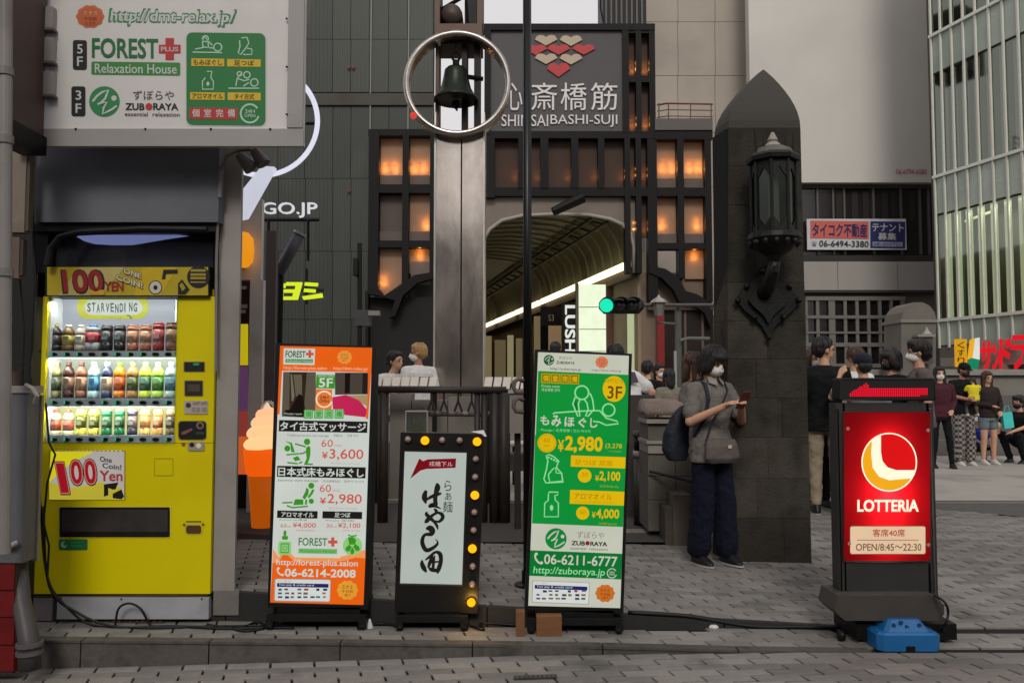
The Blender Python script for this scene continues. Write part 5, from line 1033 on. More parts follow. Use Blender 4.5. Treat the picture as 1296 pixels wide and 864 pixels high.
# lower door details
Lw = Sheet(t, VY - .001, zoom=(50, 480, 5.4))
Lw.rect(66, 486, 586, 824, ink((150, 134, 30)), 1, 'poster', thick=.002)
Lw.poly([(76, 490), (580, 492), (578, 822), (66, 820)], glow((214, 208, 200), .55), 2, 'poster'); Lw.poly([(76, 490), (380, 490), (230, 560), (66, 700)], glow((226, 214, 30), .8), 3, 'print'); Lw.poly([(66, 700), (230, 740), (420, 700), (560, 740), (578, 822), (66, 820)], glow((206, 190, 60), .7), 3, 'print')
for i in range(17): Lw.rect(88 + i * 28.6, 483, 102 + i * 28.6, 494, ink((226, 222, 214)), 3, 'poster_edge')
for ch, x0, x1, y0, y1 in (("1", 104, 208, 564, 782), ("0", 208, 296, 548, 722), ("0", 304, 390, 544, 720)):
    Lw.text(ch, x0 - 4, y0 - 6, x1 + 6, y1 + 8, bk, .06, 4, italic=-.12); Lw.text(ch, x0, y0, x1, y1, glow((214, 150, 130), .6), .05, 5, italic=-.12); Lw.text(ch, x0 + 7, y0 + 8, x1 - 7, y1 - 8, glow((176, 24, 40), .7), .04, 6, italic=-.12)
Lw.sx = .12; Lw.text("One", 412, 524, 494, 560, ink((70, 66, 90)), .04, 4); Lw.text("Coin!", 430, 568, 560, 604, ink((70, 66, 90)), .04, 4); Lw.sx = 0; Lw.text("Yen", 410, 622, 568, 696, glow((170, 60, 70), .6), .04, 4)
Lw.poly([(440, 716), (540, 702), (520, 750), (500, 752), (470, 740), (470, 790), (440, 800)], bk, 5, 'print'); Lw.poly([(500, 780), (560, 750), (578, 800), (560, 818), (500, 810)], bk, 5, 'print')
Lw.stroke([(785, 540), (912, 540), (912, 656), (785, 656)], 5, ink((150, 126, 4)), 1, True, 'hatch_seam')
D2 = Sheet(t, VY - .001, zoom=(40, 640, 5.4))
D2.rect(184, 2, 952, 218, ink((214, 200, 60)), 1, 'flap_trim', rad=10); D2.rect(190, 8, 944, 212, mat("flap_dark", (30, 28, 26), .18, 0, .35, 4, spec=.6), 3, 'delivery_flap', rad=10, thick=.004); D2.rect(206, 24, 930, 176, mat("flap_gray", (56, 52, 50), .12, 0, .4, 4, spec=.8), 4, 'flap_window', rad=6)
D2.rect(186, 226, 382, 300, ink((34, 108, 60)), 1, 'sticker', rad=8, thick=.001); D2.disc(222, 264, 22, ink((130, 190, 150)), 3, 'print'); D2.disc(230, 258, 12, ink((34, 108, 60)), 4, 'print'); D2.rect(262, 246, 346, 254, ink((40, 140, 80)), 3, 'print'); D2.rect(262, 268, 346, 276, ink((50, 150, 90)), 3, 'print')
D2.rect(1048, 120, 1168, 196, ink((190, 180, 60)), 1, 'return_rim', rad=20); D2.rect(1056, 132, 1158, 188, ink((84, 50, 20)), 3, 'coin_return', rad=16); D2.rect(1056, 102, 1160, 110, ink((100, 84, 10)), 1, 'return_slot'); D2.disc(1042, 128, 10, ink((120, 96, 20)), 2, 'return_bolt', n=12); D2.disc(1172, 126, 10, ink((120, 96, 20)), 2, 'return_bolt', n=12)
D2.stroke([(18, 618), (1204, 606)], 3, ink((120, 104, 8)), 1, False, 'door_seam')
for x, y in ((612, 636), (1162, 634), (200, 628)): D2.disc(x, y, 7, bk, 8, 'screw', n=10)

# ---------------------------------------------------------------- standing signs
def case(t, corners, Y, d, m, name='case'):
    return MB().prism([P(x, y, Y) for x, y in corners], (0, d, 0)).build(name, m, t)
def castor(t, px, py, Y, r=.026):
    c = P(px, py, Y); z = gz(c.x, Y); mb = MB(); mb.smooth = True; mb.lathe([(0, -.012), (r, -.012), (r, .012), (0, .012)], 14, (c.x, Y, z + r), 'X'); mb.build('castor', bk_plastic, t)
SYO = 4.98
t = thing('massage_sign', 'orange and white lit massage price sign beside the vending machine', 'signboard', tuple(ghit(403, 790)))
case(t, [(349, 434), (476, 438), (466, 771), (338.5, 768)], SYO, .13, bk_plastic)
O = Sheet(t, SYO - .001, sx=.018, sy=-.037)
W_ = glow((206, 212, 204), .88); OR = glow((232, 96, 18), .95); GR = glow((60, 150, 36), .85); RD = glow((206, 84, 70), .9); BK = ink((16, 10, 10))
O.poly([(354.6, 437.5), (471, 440), (460, 765), (342, 762)], W_, 1, 'face')
O.poly([(354.6, 437.5), (471, 440), (470, 470), (466, 530), (463, 530), (466, 471), (357, 469), (354, 524), (351, 524)], OR, 2, 'print')
# orange foot fading up in flame-like steps
og2 = [(346, 716)]; ft = [(345.5, 697), (353, 705), (360, 692), (372, 704), (392, 704), (420, 705), (436, 703), (450, 699), (462, 697)]
O.poly([(345, 708)] + [(x, y + 4) for x, y in ft[1:-1]] + [(462.5, 704), (460, 765), (342, 762)], OR, 2, 'print')
O.poly([(345.4, 694)] + ft[1:-1] + [(462.6, 695), (462.3, 706)] + [(x, y + 6) for x, y in ft[1:-1]][::-1] + [(345, 712)], glow((236, 150, 90), .95), 3, 'print')
Z1, Z2, Z3 = (340, 430, 7.857), (340, 530, 7.857), (335, 640, 6.171)
O.z = Z1
def forest(s, x0, y0, x1, y1, fg, rim=None):
    h = y1 - y0; w = x1 - x0; s.rect(x0, y0, x1, y1, rim or W_, 3, 'logo_plate'); s.text("FOREST", x0 + w * .06, y0 + h * .16, x0 + w * .70, y0 + h * .56, fg, .03, 4)
    cross(s, x0 + w * .83, y0 + h * .36, h * .24, h * .08, RD, 4); s.rect(x0 + w * .06, y0 + h * .66, x0 + w * .93, y0 + h * .88, glow((70, 150, 70), .8), 4, 'logo_bar'); s.text("Relaxation House", x0 + w * .1, y0 + h * .7, x0 + w * .9, y0 + h * .84, W_, .0, 5)
forest(O, 150, 82, 462, 244, glow((30, 90, 50), .7))
def seal(s, cx, cy, r, m1, m2, layer=3):
    s.disc(cx, cy, r, m1, layer, 'badge', r * .92, 40, .06); s.text("ミナミ", cx - r * .5, cy - r * .5, cx + r * .5, cy - r * .15, m2, .02, layer + 1); s.text("千日前", cx - r * .55, cy - r * .05, cx + r * .55, cy + r * .25, m2, .01, layer + 1); s.text("通り", cx - r * .3, cy + r * .35, cx + r * .3, cy + r * .6, m2, .01, layer + 1)
seal(O, 755, 172, 72, glow((232, 150, 60), .9), glow((150, 60, 10), .7))
O.text("http://forest-plus.salon", 150, 258, 580, 300, glow((236, 190, 150), .9), .01, 3); O.text("http://dmt-relax.jp/", 645, 266, 990, 306, glow((236, 190, 150), .9), .01, 3)
ph = lambda c, k=.5: glow(c, k)
O.poly([(145, 318), (470, 320), (470, 690), (345, 770), (130, 760)], ph((120, 108, 92)), 3, 'photo')
O.poly([(210, 320), (380, 320), (350, 690), (205, 700)], ph((70, 56, 40)), 4, 'photo'); O.poly([(245, 345), (335, 345), (330, 560), (270, 560)], ph((130, 118, 96)), 5, 'photo'); O.poly([(300, 535), (345, 560), (362, 690), (345, 765), (150, 752), (160, 700), (215, 690)], ph((34, 24, 20)), 6, 'photo'); O.poly([(330, 345), (372, 330), (352, 640), (340, 590)], ph((60, 48, 36)), 6, 'photo'); O.poly([(218, 340), (232, 340), (258, 560), (240, 615), (228, 600)], ph((150, 140, 120)), 7, 'photo')
O.poly([(660, 325), (990, 325), (985, 540), (660, 545)], ph((96, 84, 78)), 3, 'photo'); O.poly([(760, 330), (812, 330), (806, 530), (756, 530)], ph((30, 22, 20)), 4, 'photo'); O.poly([(935, 330), (985, 330), (980, 540), (930, 540)], ph((50, 40, 36)), 4, 'photo')
O.poly([(630, 570), (770, 545), (900, 600), (975, 690), (965, 768), (750, 745), (745, 690), (640, 690)], ph((210, 40, 92), .75), 5, 'photo'); O.poly([(790, 550), (985, 545), (980, 660), (940, 640)], ph((190, 160, 110), .7), 5, 'photo')
O.rect(475, 345, 662, 480, GR, 6, 'floor_plate'); O.text("5F", 500, 378, 640, 470, W_, .04, 7); O.text("GRAND OPEN", 490, 350, 650, 368, W_, .0, 7)
O.rect(470, 488, 632, 690, glow((226, 120, 50), .9), 5, 'print'); arrow_ring(O, 552, 590, 78, glow((236, 214, 190), .95), glow((120, 40, 40), .6), 7)
for i, ch in enumerate("個室完備"): O.rect(352 + i * 102, 692, 442 + i * 102, 780, GR, 7, 'print'); O.rect(358 + i * 102, 698, 436 + i * 102, 774, glow((130, 200, 130), .8), 8, 'print'); O.text(ch, 370 + i * 102, 708, 424 + i * 102, 764, GR, .03, 9)
O.text("Private room", 160, 722, 330, 742, W_, 0, 8)
O.z = Z2
O.rect(104, 10, 984, 122, BK, 3, 'title_bar'); O.text("タイ古式マッサージ", 116, 24, 970, 112, W_, .035, 4)
O.rect(86, 464, 966, 574, BK, 3, 'title_bar'); O.text("日本式床もみほぐし", 98, 476, 948, 566, W_, .035, 4)
gyt = glow((120, 120, 112), .5)
O.text("Traditional ancient thai massage", 182, 148, 598, 176, gyt, 0, 3); O.text("泰国古式", 648, 150, 735, 176, gyt, 0, 3); O.text("전통 타이", 780, 152, 890, 178, gyt, 0, 3)
O.text("Japanese style massage", 90, 594, 495, 622, gyt, 0, 3); O.text("日式按摩指圧", 540, 604, 712, 628, gyt, 0, 3); O.text("일본식 마사지", 750, 606, 945, 630, gyt, 0, 3)
O.text("60", 526, 204, 640, 276, RD, .0, 3); O.text("min", 655, 246, 728, 276, glow((214, 150, 140), .8), 0, 3)
O.text("¥", 530, 326, 590, 392, RD, .03, 3); O.text("3,600", 606, 296, 944, 408, RD, .01, 3); O.text("(¥3,960 tax included)", 620, 428, 905, 452, glow((206, 170, 160), .8), 0, 3)
O.text("60", 510, 650, 622, 724, RD, .0, 3); O.text("min", 638, 694, 712, 722, glow((214, 150, 140), .8), 0, 3)
O.text("¥", 510, 780, 572, 844, RD, .03, 3); O.text("2,980", 586, 742, 928, 850, RD, .01, 3)
def man(pl, heads, m, s):
    for p in pl:
        if len(p) > 2 and p[0] == p[-1]: s.poly(p[:-1], m, 3, 'icon')
        else: s.stroke(p, 15, m, 3)
    for x, y, r in heads: s.disc(x, y, r, m, 3, 'icon')
man([[(372, 285), (400, 265), (416, 285), (414, 360), (405, 400), (382, 455), (350, 455), (378, 390), (372, 345), (372, 285)], [(370, 275), (320, 262), (262, 246)], [(378, 318), (350, 338), (305, 346)], [(355, 448), (440, 450)], [(160, 216), (230, 236), (262, 330), (225, 330), (215, 250), (160, 216)], [(175, 356), (300, 344)], [(240, 385), (290, 366), (318, 405), (262, 420), (240, 385)], [(185, 432), (290, 444)], [(300, 440), (335, 425)]], [(382, 226, 32), (186, 292, 30)], GR, O)
man([[(375, 680), (400, 700), (396, 745), (360, 800), (335, 780), (365, 720), (375, 680)], [(455, 700), (440, 740), (400, 790), (388, 770), (418, 730), (430, 700), (455, 700)], [(135, 832), (240, 828)], [(260, 800), (290, 795), (345, 800), (345, 850), (245, 855), (260, 800)], [(365, 800), (385, 800), (380, 850), (360, 850), (365, 800)], [(180, 860), (235, 880), (390, 866)]], [(424, 662, 30), (424, 816, 26)], GR, O)
O.z = Z3
O.text("(¥3,278 tax included)", 500, 8, 722, 26, glow((206, 150, 140), .8), 0, 3)
O.rect(98, 34, 414, 92, BK, 3, 'title_bar'); O.text("アロマオイル", 130, 46, 384, 84, W_, .03, 4); O.rect(452, 40, 762, 96, BK, 3, 'title_bar'); O.text("足つぼ", 546, 50, 670, 88, W_, .03, 4)
O.text("60", 124, 138, 172, 166, RD, 0, 3); O.text("min", 176, 152, 206, 166, RD, 0, 3); O.text("¥4,000", 218, 128, 400, 172, RD, .01, 3); O.text("30", 482, 140, 530, 168, RD, 0, 3); O.text("min", 536, 154, 566, 168, RD, 0, 3); O.text("¥2,100", 572, 130, 748, 174, RD, .01, 3)
O.text("Aroma oil 精油", 110, 98, 330, 112, gyt, 0, 3); O.text("Foot 足底", 480, 104, 700, 118, gyt, 0, 3); O.text("(¥4,400)", 245, 184, 388, 196, RD, 0, 3); O.text("(¥2,310)", 610, 186, 742, 198, RD, 0, 3)
lgr = glow((150, 214, 130), .8)
O.rect(108, 275, 208, 380, lgr, 4, 'icon', rad=14); O.rect(126, 290, 190, 366, GR, 5, 'icon'); O.rect(132, 298, 184, 358, lgr, 6, 'icon'); O.ring(158, 328, 16, 4, GR, 7)
O.rect(136, 232, 182, 262, GR, 4, 'icon', rad=8); O.rect(148, 190, 170, 232, GR, 4, 'icon', rad=10)
O.rect(244, 212, 596, 400, glow((226, 214, 180), .9), 4, 'logo_plate'); O.rect(248, 216, 592, 394, W_, 5, 'logo_plate'); O.text("FOREST", 266, 246, 490, 308, glow((60, 130, 70), .7), .02, 6); cross(O, 532, 280, 36, 12, RD, 6); O.rect(264, 330, 566, 368, glow((120, 190, 110), .8), 6, 'logo_bar'); O.text("Relaxation House", 280, 338, 552, 360, GR, 0, 7)
for pl in ([(650, 245), (690, 240), (715, 265), (705, 300), (660, 300)], [(630, 330), (660, 300), (680, 320), (660, 355), (635, 352)], [(740, 320), (708, 295), (690, 318), (715, 350), (742, 346)], [(668, 350), (685, 320), (702, 350), (690, 376), (675, 376)]): O.poly(pl, GR, 5, 'icon')
O.stroke([(650, 225), (680, 235), (720, 228)], 10, GR, 5); O.disc(686, 310, 76, lgr, 3, 'icon')
O.text("http://forest-plus.salon", 92, 412, 728, 474, W_, .02, 5); O.text("06-6214-2008", 158, 486, 712, 550, W_, .05, 5)
def phone(s, x, y, w, h, m, layer): s.stroke([(x + w * a, y + h * b) for a, b in ((.12, 0), (.02, .25), (.12, .55), (.45, .85), (.9, 1))], w * .24, m, layer); s.disc(x + w * .2, y + h * .06, w * .2, m, layer, 'icon', n=12); s.disc(x + w * .9, y + h * .9, w * .2, m, layer, 'icon', n=12)
phone(O, 98, 482, 48, 60, W_, 5)
def cards(s, x0, y0, x1, y1, L=5, rim=True):
    w, h = x1 - x0, y1 - y0
    if rim: s.rect(x0 - 6, y0 - 6, x1 + 6, y1 + 6, glow((170, 160, 150), .8), L - 1, 'card_notice', rad=14)
    s.rect(x0, y0, x1, y1, glow((214, 218, 214), .9), L, 'card_notice', rad=12); s.rect(x0 + w * .03, y0 + h * .18, x1 - w * .03, y0 + h * .36, glow((40, 44, 110), .7), L + 1, 'notice_bar'); s.text("You pay & credit card", x0 + w * .06, y0 + h * .21, x0 + w * .7, y0 + h * .33, W_, .01, L + 2)
    s.text("カード・電子マネー", x0 + w * .05, y0 + h * .05, x0 + w * .3, y0 + h * .14, RD, 0, L + 1)
    cc = [(60, 60, 80), (180, 50, 50), (50, 60, 120), (110, 110, 120), (60, 90, 70), (40, 40, 60), (150, 120, 60), (90, 90, 100)]
    for r in range(3):
        for k in range(8):
            if random.random() < .12: continue
            xx = x0 + w * (.05 + .116 * k + random.uniform(-.01, .01)); yy = y0 + h * (.44 + .18 * r); s.rect(xx, yy, xx + w * random.uniform(.05, .08), yy + h * random.uniform(.07, .11), glow(random.choice(cc), .7), L + 1, 'card_logo')
cards(O, 84, 570, 512, 736); seal(O, 646, 656, 80, glow((228, 156, 50), .9), glow((120, 50, 10), .7), 4)
fb = MB(); z = gz(-1.2, SYO)
def feet(t, xl, xr, ytop, Y, d=.13):
    a = P(xl, ytop, Y); b = P(xr, ytop, Y); z = gz((a.x + b.x) / 2, Y)
    for nm, q in (('foot_bar', (a.x, Y - .06, z + .05, b.x, Y - .02, z + .085)), ('foot_bar', (a.x, Y + d - .04, z + .05, b.x, Y + d, z + .085)), ('skid', (a.x - .005, Y - .07, z + .02, a.x + .04, Y + d + .02, z + .06)), ('skid', (b.x - .04, Y - .07, z + .02, b.x + .005, Y + d + .02, z + .06)), ('under_box', (a.x + .045, Y, z + .04, b.x - .045, Y + .12, a.z + .004))): bx(*q).build(nm, bk_plastic if nm != 'under_box' else black_m, t)
    for x in (a.x + .02, b.x - .02):
        for y in (Y - .05, Y + d): mb = MB(); mb.smooth = True; mb.lathe([(0, -.014), (.022, -.014), (.022, .014), (0, .014)], 14, (x, y, z + .022), 'X'); mb.build('castor', bk_plastic, t)
feet(t, 341, 465, 769, SYO)
# ramen sign with bulbs
t = thing('ramen_sign', 'narrow black ramen shop sign edged with amber bulbs', 'signboard', tuple(ghit(550, 790)))
NY = 4.96
case(t, [(507, 547), (614, 549), (604, 776), (499, 774)], NY, .12, mat("sign_black", (17, 16, 16), .4, 0, .1, 8))
N = Sheet(t, NY - .001, sx=.022, sy=-.035, zoom=(480, 500, 2.88), step=.0012)
N.rect(90, 201, 321, 690, ink((52, 50, 48)), 1, 'face_frame', thick=.001); N.rect(93, 205, 318, 684, glow((188, 198, 190), .8), 2, 'face')
N.poly([(146, 230), (160, 240), (176, 233), (280, 230), (278, 264), (172, 268), (150, 274), (113, 304)], glow((128, 14, 26), .8), 3, 'arrow'); N.text("戎橋下ル", 182, 240, 268, 258, glow((226, 200, 200), .8), .01, 4)
def brush(pts, layer=3, n=6):
    """a brush stroke: (x, y, width) knots in the zoomed photo, smoothed"""
    q = []
    for i in range(len(pts) - 1):
        p0, p1, p2, p3 = pts[max(i - 1, 0)], pts[i], pts[i + 1], pts[min(i + 2, len(pts) - 1)]
        for k in range(n): u = k / n; q.append([.5 * ((2 * p1[j]) + (p2[j] - p0[j]) * u + (2 * p0[j] - 5 * p1[j] + 4 * p2[j] - p3[j]) * u * u + (3 * p1[j] - p0[j] - 3 * p2[j] + p3[j]) * u ** 3) for j in range(3)])
    q.append(list(pts[-1])); L_, R_ = [], []
    for i, (x, y, w) in enumerate(q):
        a_, b_ = q[max(i - 1, 0)], q[min(i + 1, len(q) - 1)]; dx, dy = b_[0] - a_[0], b_[1] - a_[1]; l_ = math.hypot(dx, dy) or 1; w = max(w * 1.32, 2) / 2
        L_.append((x - dy / l_ * w, y + dx / l_ * w)); R_.append((x + dy / l_ * w, y - dx / l_ * w))
    m_ = len(q); N.emit(L_ + R_, [(i, i + 1, m_ + i + 1, m_ + i) for i in range(m_ - 1)], BK, layer, 'brush_stroke')
zN = N.z; N.z = (520, 600, 6.17)
for i, st_ in enumerate(([(120, 125, 16), (108, 160, 30), (108, 190, 32), (118, 228, 8)], [(118, 205, 6), (150, 180, 18), (200, 158, 22), (238, 148, 12)], [(203, 68, 12), (208, 100, 34), (195, 150, 26), (190, 200, 26), (196, 235, 22), (190, 255, 8)], [(196, 225, 14), (160, 240, 24), (145, 252, 14), (180, 250, 12), (210, 256, 12), (236, 270, 4)],
    [(108, 378, 8), (125, 362, 26), (150, 335, 22), (200, 300, 14), (240, 310, 22), (248, 340, 22), (220, 368, 16), (190, 362, 8)], [(128, 292, 8), (122, 310, 22), (150, 340, 22), (185, 372, 18), (205, 405, 16), (210, 432, 4)], [(180, 268, 8), (196, 282, 20), (200, 300, 16), (176, 318, 8)],
    [(118, 425, 12), (148, 420, 36), (166, 440, 38), (158, 465, 26), (112, 470, 18), (92, 500, 22), (92, 545, 26), (120, 590, 26), (165, 578, 22), (205, 545, 16), (206, 520, 8), (190, 502, 3)],
    [(88, 668, 8), (88, 700, 26), (104, 735, 28), (122, 764, 8)], [(112, 668, 8), (150, 640, 18), (192, 606, 16), (228, 622, 26), (234, 680, 24), (216, 740, 26), (206, 774, 8)], [(166, 622, 14), (160, 660, 22), (144, 700, 20), (136, 730, 12)], [(140, 726, 8), (160, 742, 24), (200, 750, 22)], [(186, 632, 8), (178, 680, 16), (172, 740, 18)], [(150, 690, 10), (180, 684, 12), (224, 680, 10)])): brush(st_, 3 + i * .12)
N.z = zN
for ch, x0, x1, y0, y1 in (("ら", 238, 264, 310, 348), ("ぁ", 240, 264, 354, 382), ("麺", 232, 268, 386, 426)): N.text(ch, x0, y0, x1, y1, BK, .0, 3)
def bulb(zx, zy, lit):
    c = N.pt(zx, zy, 0); mb = MB(); mb.smooth = True; k = 1.42 if lit else 1.05
    mb.lathe([(0, -.034 * k), (.011 * k, -.030 * k), (.018 * k, -.016 * k), (.016 * k, -.004), (.011, 0)], 16, c, 'Y'); o = mb.build('bulb', glow((255, 160, 8), 1.7) if lit else mat("dead_bulb", (150, 128, 118), .15, 0, .2, 40, spec=.9), t)
    mb = MB(); mb.lathe([(.02, 0), (.02, -.003), (0, -.003)], 14, c, 'Y'); mb.build('socket', ink((60, 40, 30)) if not lit else ink((150, 80, 20)), o)
for x, y, l_ in ((105, 160, 0), (168, 164, 1), (230, 163, 0), (293, 164, 0), (357, 168, 1), (352, 232, 0), (350, 297, 0), (349, 362, 1), (347, 425, 0), (344, 490, 0), (340, 556, 1), (341, 621, 0), (339, 686, 0), (336, 751, 1)): bulb(x, y, l_)
l = bpy.data.lights.new('bulb_light', 'POINT'); l.energy = .9; l.color = (1, .55, .1); l.shadow_soft_size = .02; o = bpy.data.objects.new('bulb_light', l); C.objects.link(o); o.location = N.pt(336, 751, 0) + Vector((0, -.08, 0)) - world_loc(t); o.parent = t
feet(t, 503, 592, 775, NY, .13)
h_ = thing('leaflet_holder', 'clear plastic leaflet box standing on top of the ramen sign', 'leaflet box', tuple(P(526, 547.5, NY + .05)))
gp = glass("clear_plastic", (200, 198, 190), .25, .3); pbox(513, 521, 541, 548, NY + .03, .003).build('front_sheet', gp, h_); pbox(514, 519, 542, 548, NY + .08, .003).build('back_sheet', gp, h_)
for r in ((513, 519.5, 541, 521), (513, 521, 514, 548), (540, 521, 541, 548)): pbox(*r, NY + .028, .055).build('edge', mat("plastic_edge", (150, 146, 140), .3), h_)
pbox(521, 535, 534, 547, NY + .05, .02).build('contents', mat("scraps", (116, 96, 50), .7), h_)
h_ = thing('plastic_tag', 'white plastic tag taped to the top corner of the ramen sign', 'tag', tuple(P(608, 547, NY - .02)))
MB().prism([P(596, 546, NY + .02), P(612, 544, NY + .02), P(616, 552, NY - .01), P(613, 552, NY - .012), P(610, 549, NY)], (0, .01, 0)).build('sheet', white_m, h_)
# green sign
t = thing('zuboraya_sign', 'green and white lit massage sign with foot and lotion drawings', 'signboard', tuple(ghit(728, 795)))
t.name = 'tall_green_sign'
GY = 4.90
WL[t.name] = Vector(t.location)
case(t, [(677.5, 442), (800, 447.5), (789, 776), (664, 771)], GY, .13, bk_plastic)
G = Sheet(t, GY - .001, sx=.037, sy=-.038)
GG = glow((16, 150, 58), .85); GD = glow((14, 122, 52), .8); GW = glow((204, 206, 188), .85); LG = glow((150, 226, 160), .85); YL = glow((226, 184, 10), .9); YD = glow((200, 158, 0), .85)
G.poly([(681, 445.5), (796, 450), (785, 769), (668.6, 766)], GW, 1, 'face')
G.z = (670, 440, 7.2)
G.poly([(80, 210), (905, 246), (890, 864), (57, 832)], GG, 2, 'print')
G.z = (665, 550, 7.2); G.poly([(88, 0), (925, 30), (888, 838), (60, 806)], GG, 2, 'print')
G.z = (670, 440, 7.2)
zlogo(G, 178, 112, 48, glow((20, 96, 60), .7), GW, 3); G.text("ずぼらや", 268, 76, 390, 104, gyt, 0, 3); G.text("ZUBORAYA", 246, 120, 412, 146, BK, .03, 3); G.text("http://zuboraya.jp", 190, 176, 470, 206, BK, 0, 3)
seal(G, 660, 132, 58, glow((224, 130, 90), .8), glow((190, 60, 30), .7), 3); G.text("http://dmt-relax.jp", 570, 190, 836, 218, gyt, 0, 3)
for i, ch in enumerate("個室完備"): G.rect(110 + i * 88, 232 + i * 3, 190 + i * 88, 320 + i * 3, YD, 3, 'print'); G.rect(118 + i * 88, 240 + i * 3, 182 + i * 88, 312 + i * 3, glow((150, 120, 10), .8), 4, 'print'); G.text(ch, 126 + i * 88, 250 + i * 3, 174 + i * 88, 302 + i * 3, YL, .03, 5)
G.text("Private room", 112, 334, 276, 358, GW, 0, 3); G.text("完全個室 완비", 112, 366, 276, 394, GW, 0, 3)
G.disc(772, 374, 104, YL, 3, 'badge', 118); G.text("DMTビル", 690, 276, 860, 316, glow((170, 150, 30), .7), 0, 4); G.text("3F", 714, 346, 846, 462, glow((120, 90, 20), .6), .02, 4)
G.ring(478, 408, 62, 14, LG, 3); G.ring(722, 566, 56, 14, LG, 3)
G.stroke([(215, 604), (228, 592), (420, 578), (590, 572), (640, 572), (700, 640), (800, 668), (812, 690), (700, 704), (640, 676), (580, 668)], 13, LG, 3)
G.stroke([(418, 448), (396, 510), (440, 622), (460, 622), (452, 560), (446, 510), (462, 470)], 13, LG, 4); G.stroke([(500, 470), (524, 500), (536, 560), (512, 622), (535, 622), (588, 560), (576, 470), (556, 420), (540, 415)], 13, LG, 4)
G.poly([(416, 470), (436, 500), (440, 560), (430, 580), (408, 515)], GD, 3, 'print')
for i, (ch, x0, x1, y0, y1) in enumerate((("も", 102, 182, 616, 702), ("み", 204, 292, 612, 716), ("ほ", 322, 412, 628, 716), ("ぐ", 448, 520, 636, 724), ("し", 556, 622, 640, 726))): G.text(ch, x0, y0, x1, y1, GW, .05, 5)
G.text("Massage / 全身按摩 / 전신 마사지", 104, 730, 556, 762, LG, .0, 4)
G.z = (665, 550, 7.2)
G.disc(196, 74, 86, YL, 4, 'badge'); G.ring(196, 74, 76, 5, YD, 5, name='badge'); G.text("60", 166, 24, 226, 66, YD, .03, 6); G.text("min", 170, 84, 220, 108, YD, .02, 6)
G.text("¥", 298, 44, 352, 150, YL, .03, 4); G.text("2,980", 364, 8, 706, 160, YL, .06, 4); G.text("(3,278", 730, 78, 880, 130, YL, .0, 4); G.text("tax included)", 760, 142, 870, 156, YD, 0, 4)
G.rect(416, 186, 912, 288, YL, 4, 'bar'); G.text("足つぼ 足底", 450, 222, 800, 272, glow((190, 140, 0), .8), .01, 5); G.rect(408, 500, 902, 626, YL, 4, 'bar'); G.text("アロマオイル", 446, 530, 790, 582, glow((170, 120, 10), .8), .0, 5); G.text("Aroma oil 精油 아로마", 450, 596, 800, 616, YD, 0, 5)
G.disc(540, 372, 62, YL, 4, 'badge'); G.text("30", 512, 340, 568, 380, YD, .02, 5); G.disc(522, 712, 60, YL, 4, 'badge'); G.text("60", 496, 682, 550, 720, YD, .02, 5)
G.text("¥", 636, 366, 672, 420, YL, .02, 4); G.text("2,100", 676, 330, 866, 426, YL, .05, 4); G.text("(2,310 tax in)", 680, 456, 846, 480, YD, .0, 4); G.text("¥", 606, 700, 640, 756, YL, .02, 4); G.text("4,000", 646, 672, 856, 768, YL, .05, 4); G.text("(4,400 tax in)", 670, 796, 830, 820, YD, .0, 4)
G.stroke([(190, 190), (215, 178), (260, 200), (305, 240), (290, 270), (284, 300), (330, 350), (345, 430), (220, 435), (185, 436), (168, 400), (190, 320), (205, 240)], 12, LG, 3, True); G.stroke([(210, 360), (250, 310), (275, 298), (280, 345), (330, 352), (335, 420), (225, 432), (212, 390)], 11, LG, 4, True)
for k in range(4): G.disc(212 + k * 24, 205 + k * 12, 10, LG, 4, 'print', n=10)
G.stroke([(215, 520), (298, 522), (292, 548), (268, 552), (272, 595), (300, 620), (300, 745), (172, 745), (176, 622), (208, 596), (208, 552)], 12, LG, 3, True); G.disc(238, 664, 16, LG, 4, 'drop', 26)
G.z = (660, 660, 7.2)
zlogo(G, 314, 154, 97, glow((20, 140, 60), .8), GW, 3); G.text("ずぼらや", 506, 84, 756, 146, glow((150, 150, 140), .6), 0, 3); G.text("ZUB", 456, 172, 580, 212, BK, .05, 3); G.disc(602, 194, 20, glow((150, 40, 40), .7), 3, 'logo_dot'); G.text("RAYA", 628, 178, 782, 218, BK, .05, 3); G.text("essential  relaxation", 446, 226, 786, 250, gyt, 0, 3)
G.poly([(80, 258), (918, 290), (908, 524), (70, 490)], GD, 3, 'band'); phone(G, 122, 286, 68, 96, GW, 4); G.text("06-6211-6777", 208, 292, 876, 384, GW, .02, 4); G.text("http://zuboraya.jp", 108, 402, 762, 486, LG, .01, 4, italic=.1); arrow_ring(G, 824, 468, 42, GW, GW, 4)
cards(G, 106, 538, 616, 728, 4); seal(G, 762, 650, 86, glow((206, 112, 40), .85), glow((120, 40, 10), .7), 3)
feet(t, 668, 786, 773, GY, .14)
wd = mat("wood_block", (112, 74, 44), .7, 0, .25, 6, .3, 40, stretch=(1, 1, 6))
for i, (x0, x1, y0) in enumerate(((653, 664, 772), (679, 711, 778))):
    q = thing('wooden_block', ('small wooden wedge at the corner of the green sign base', 'flat wooden block packed in front of the green sign base')[i], 'block', tuple(ghit((x0 + x1) / 2, 797)), 'wooden blocks under the green sign')
    a_ = P(x0, y0 + 2, GY - .10); b_ = P(x1, y0, GY - .10); bx(a_.x, GY - .10, -.13, b_.x, GY - .025, a_.z).build('timber', wd, q)
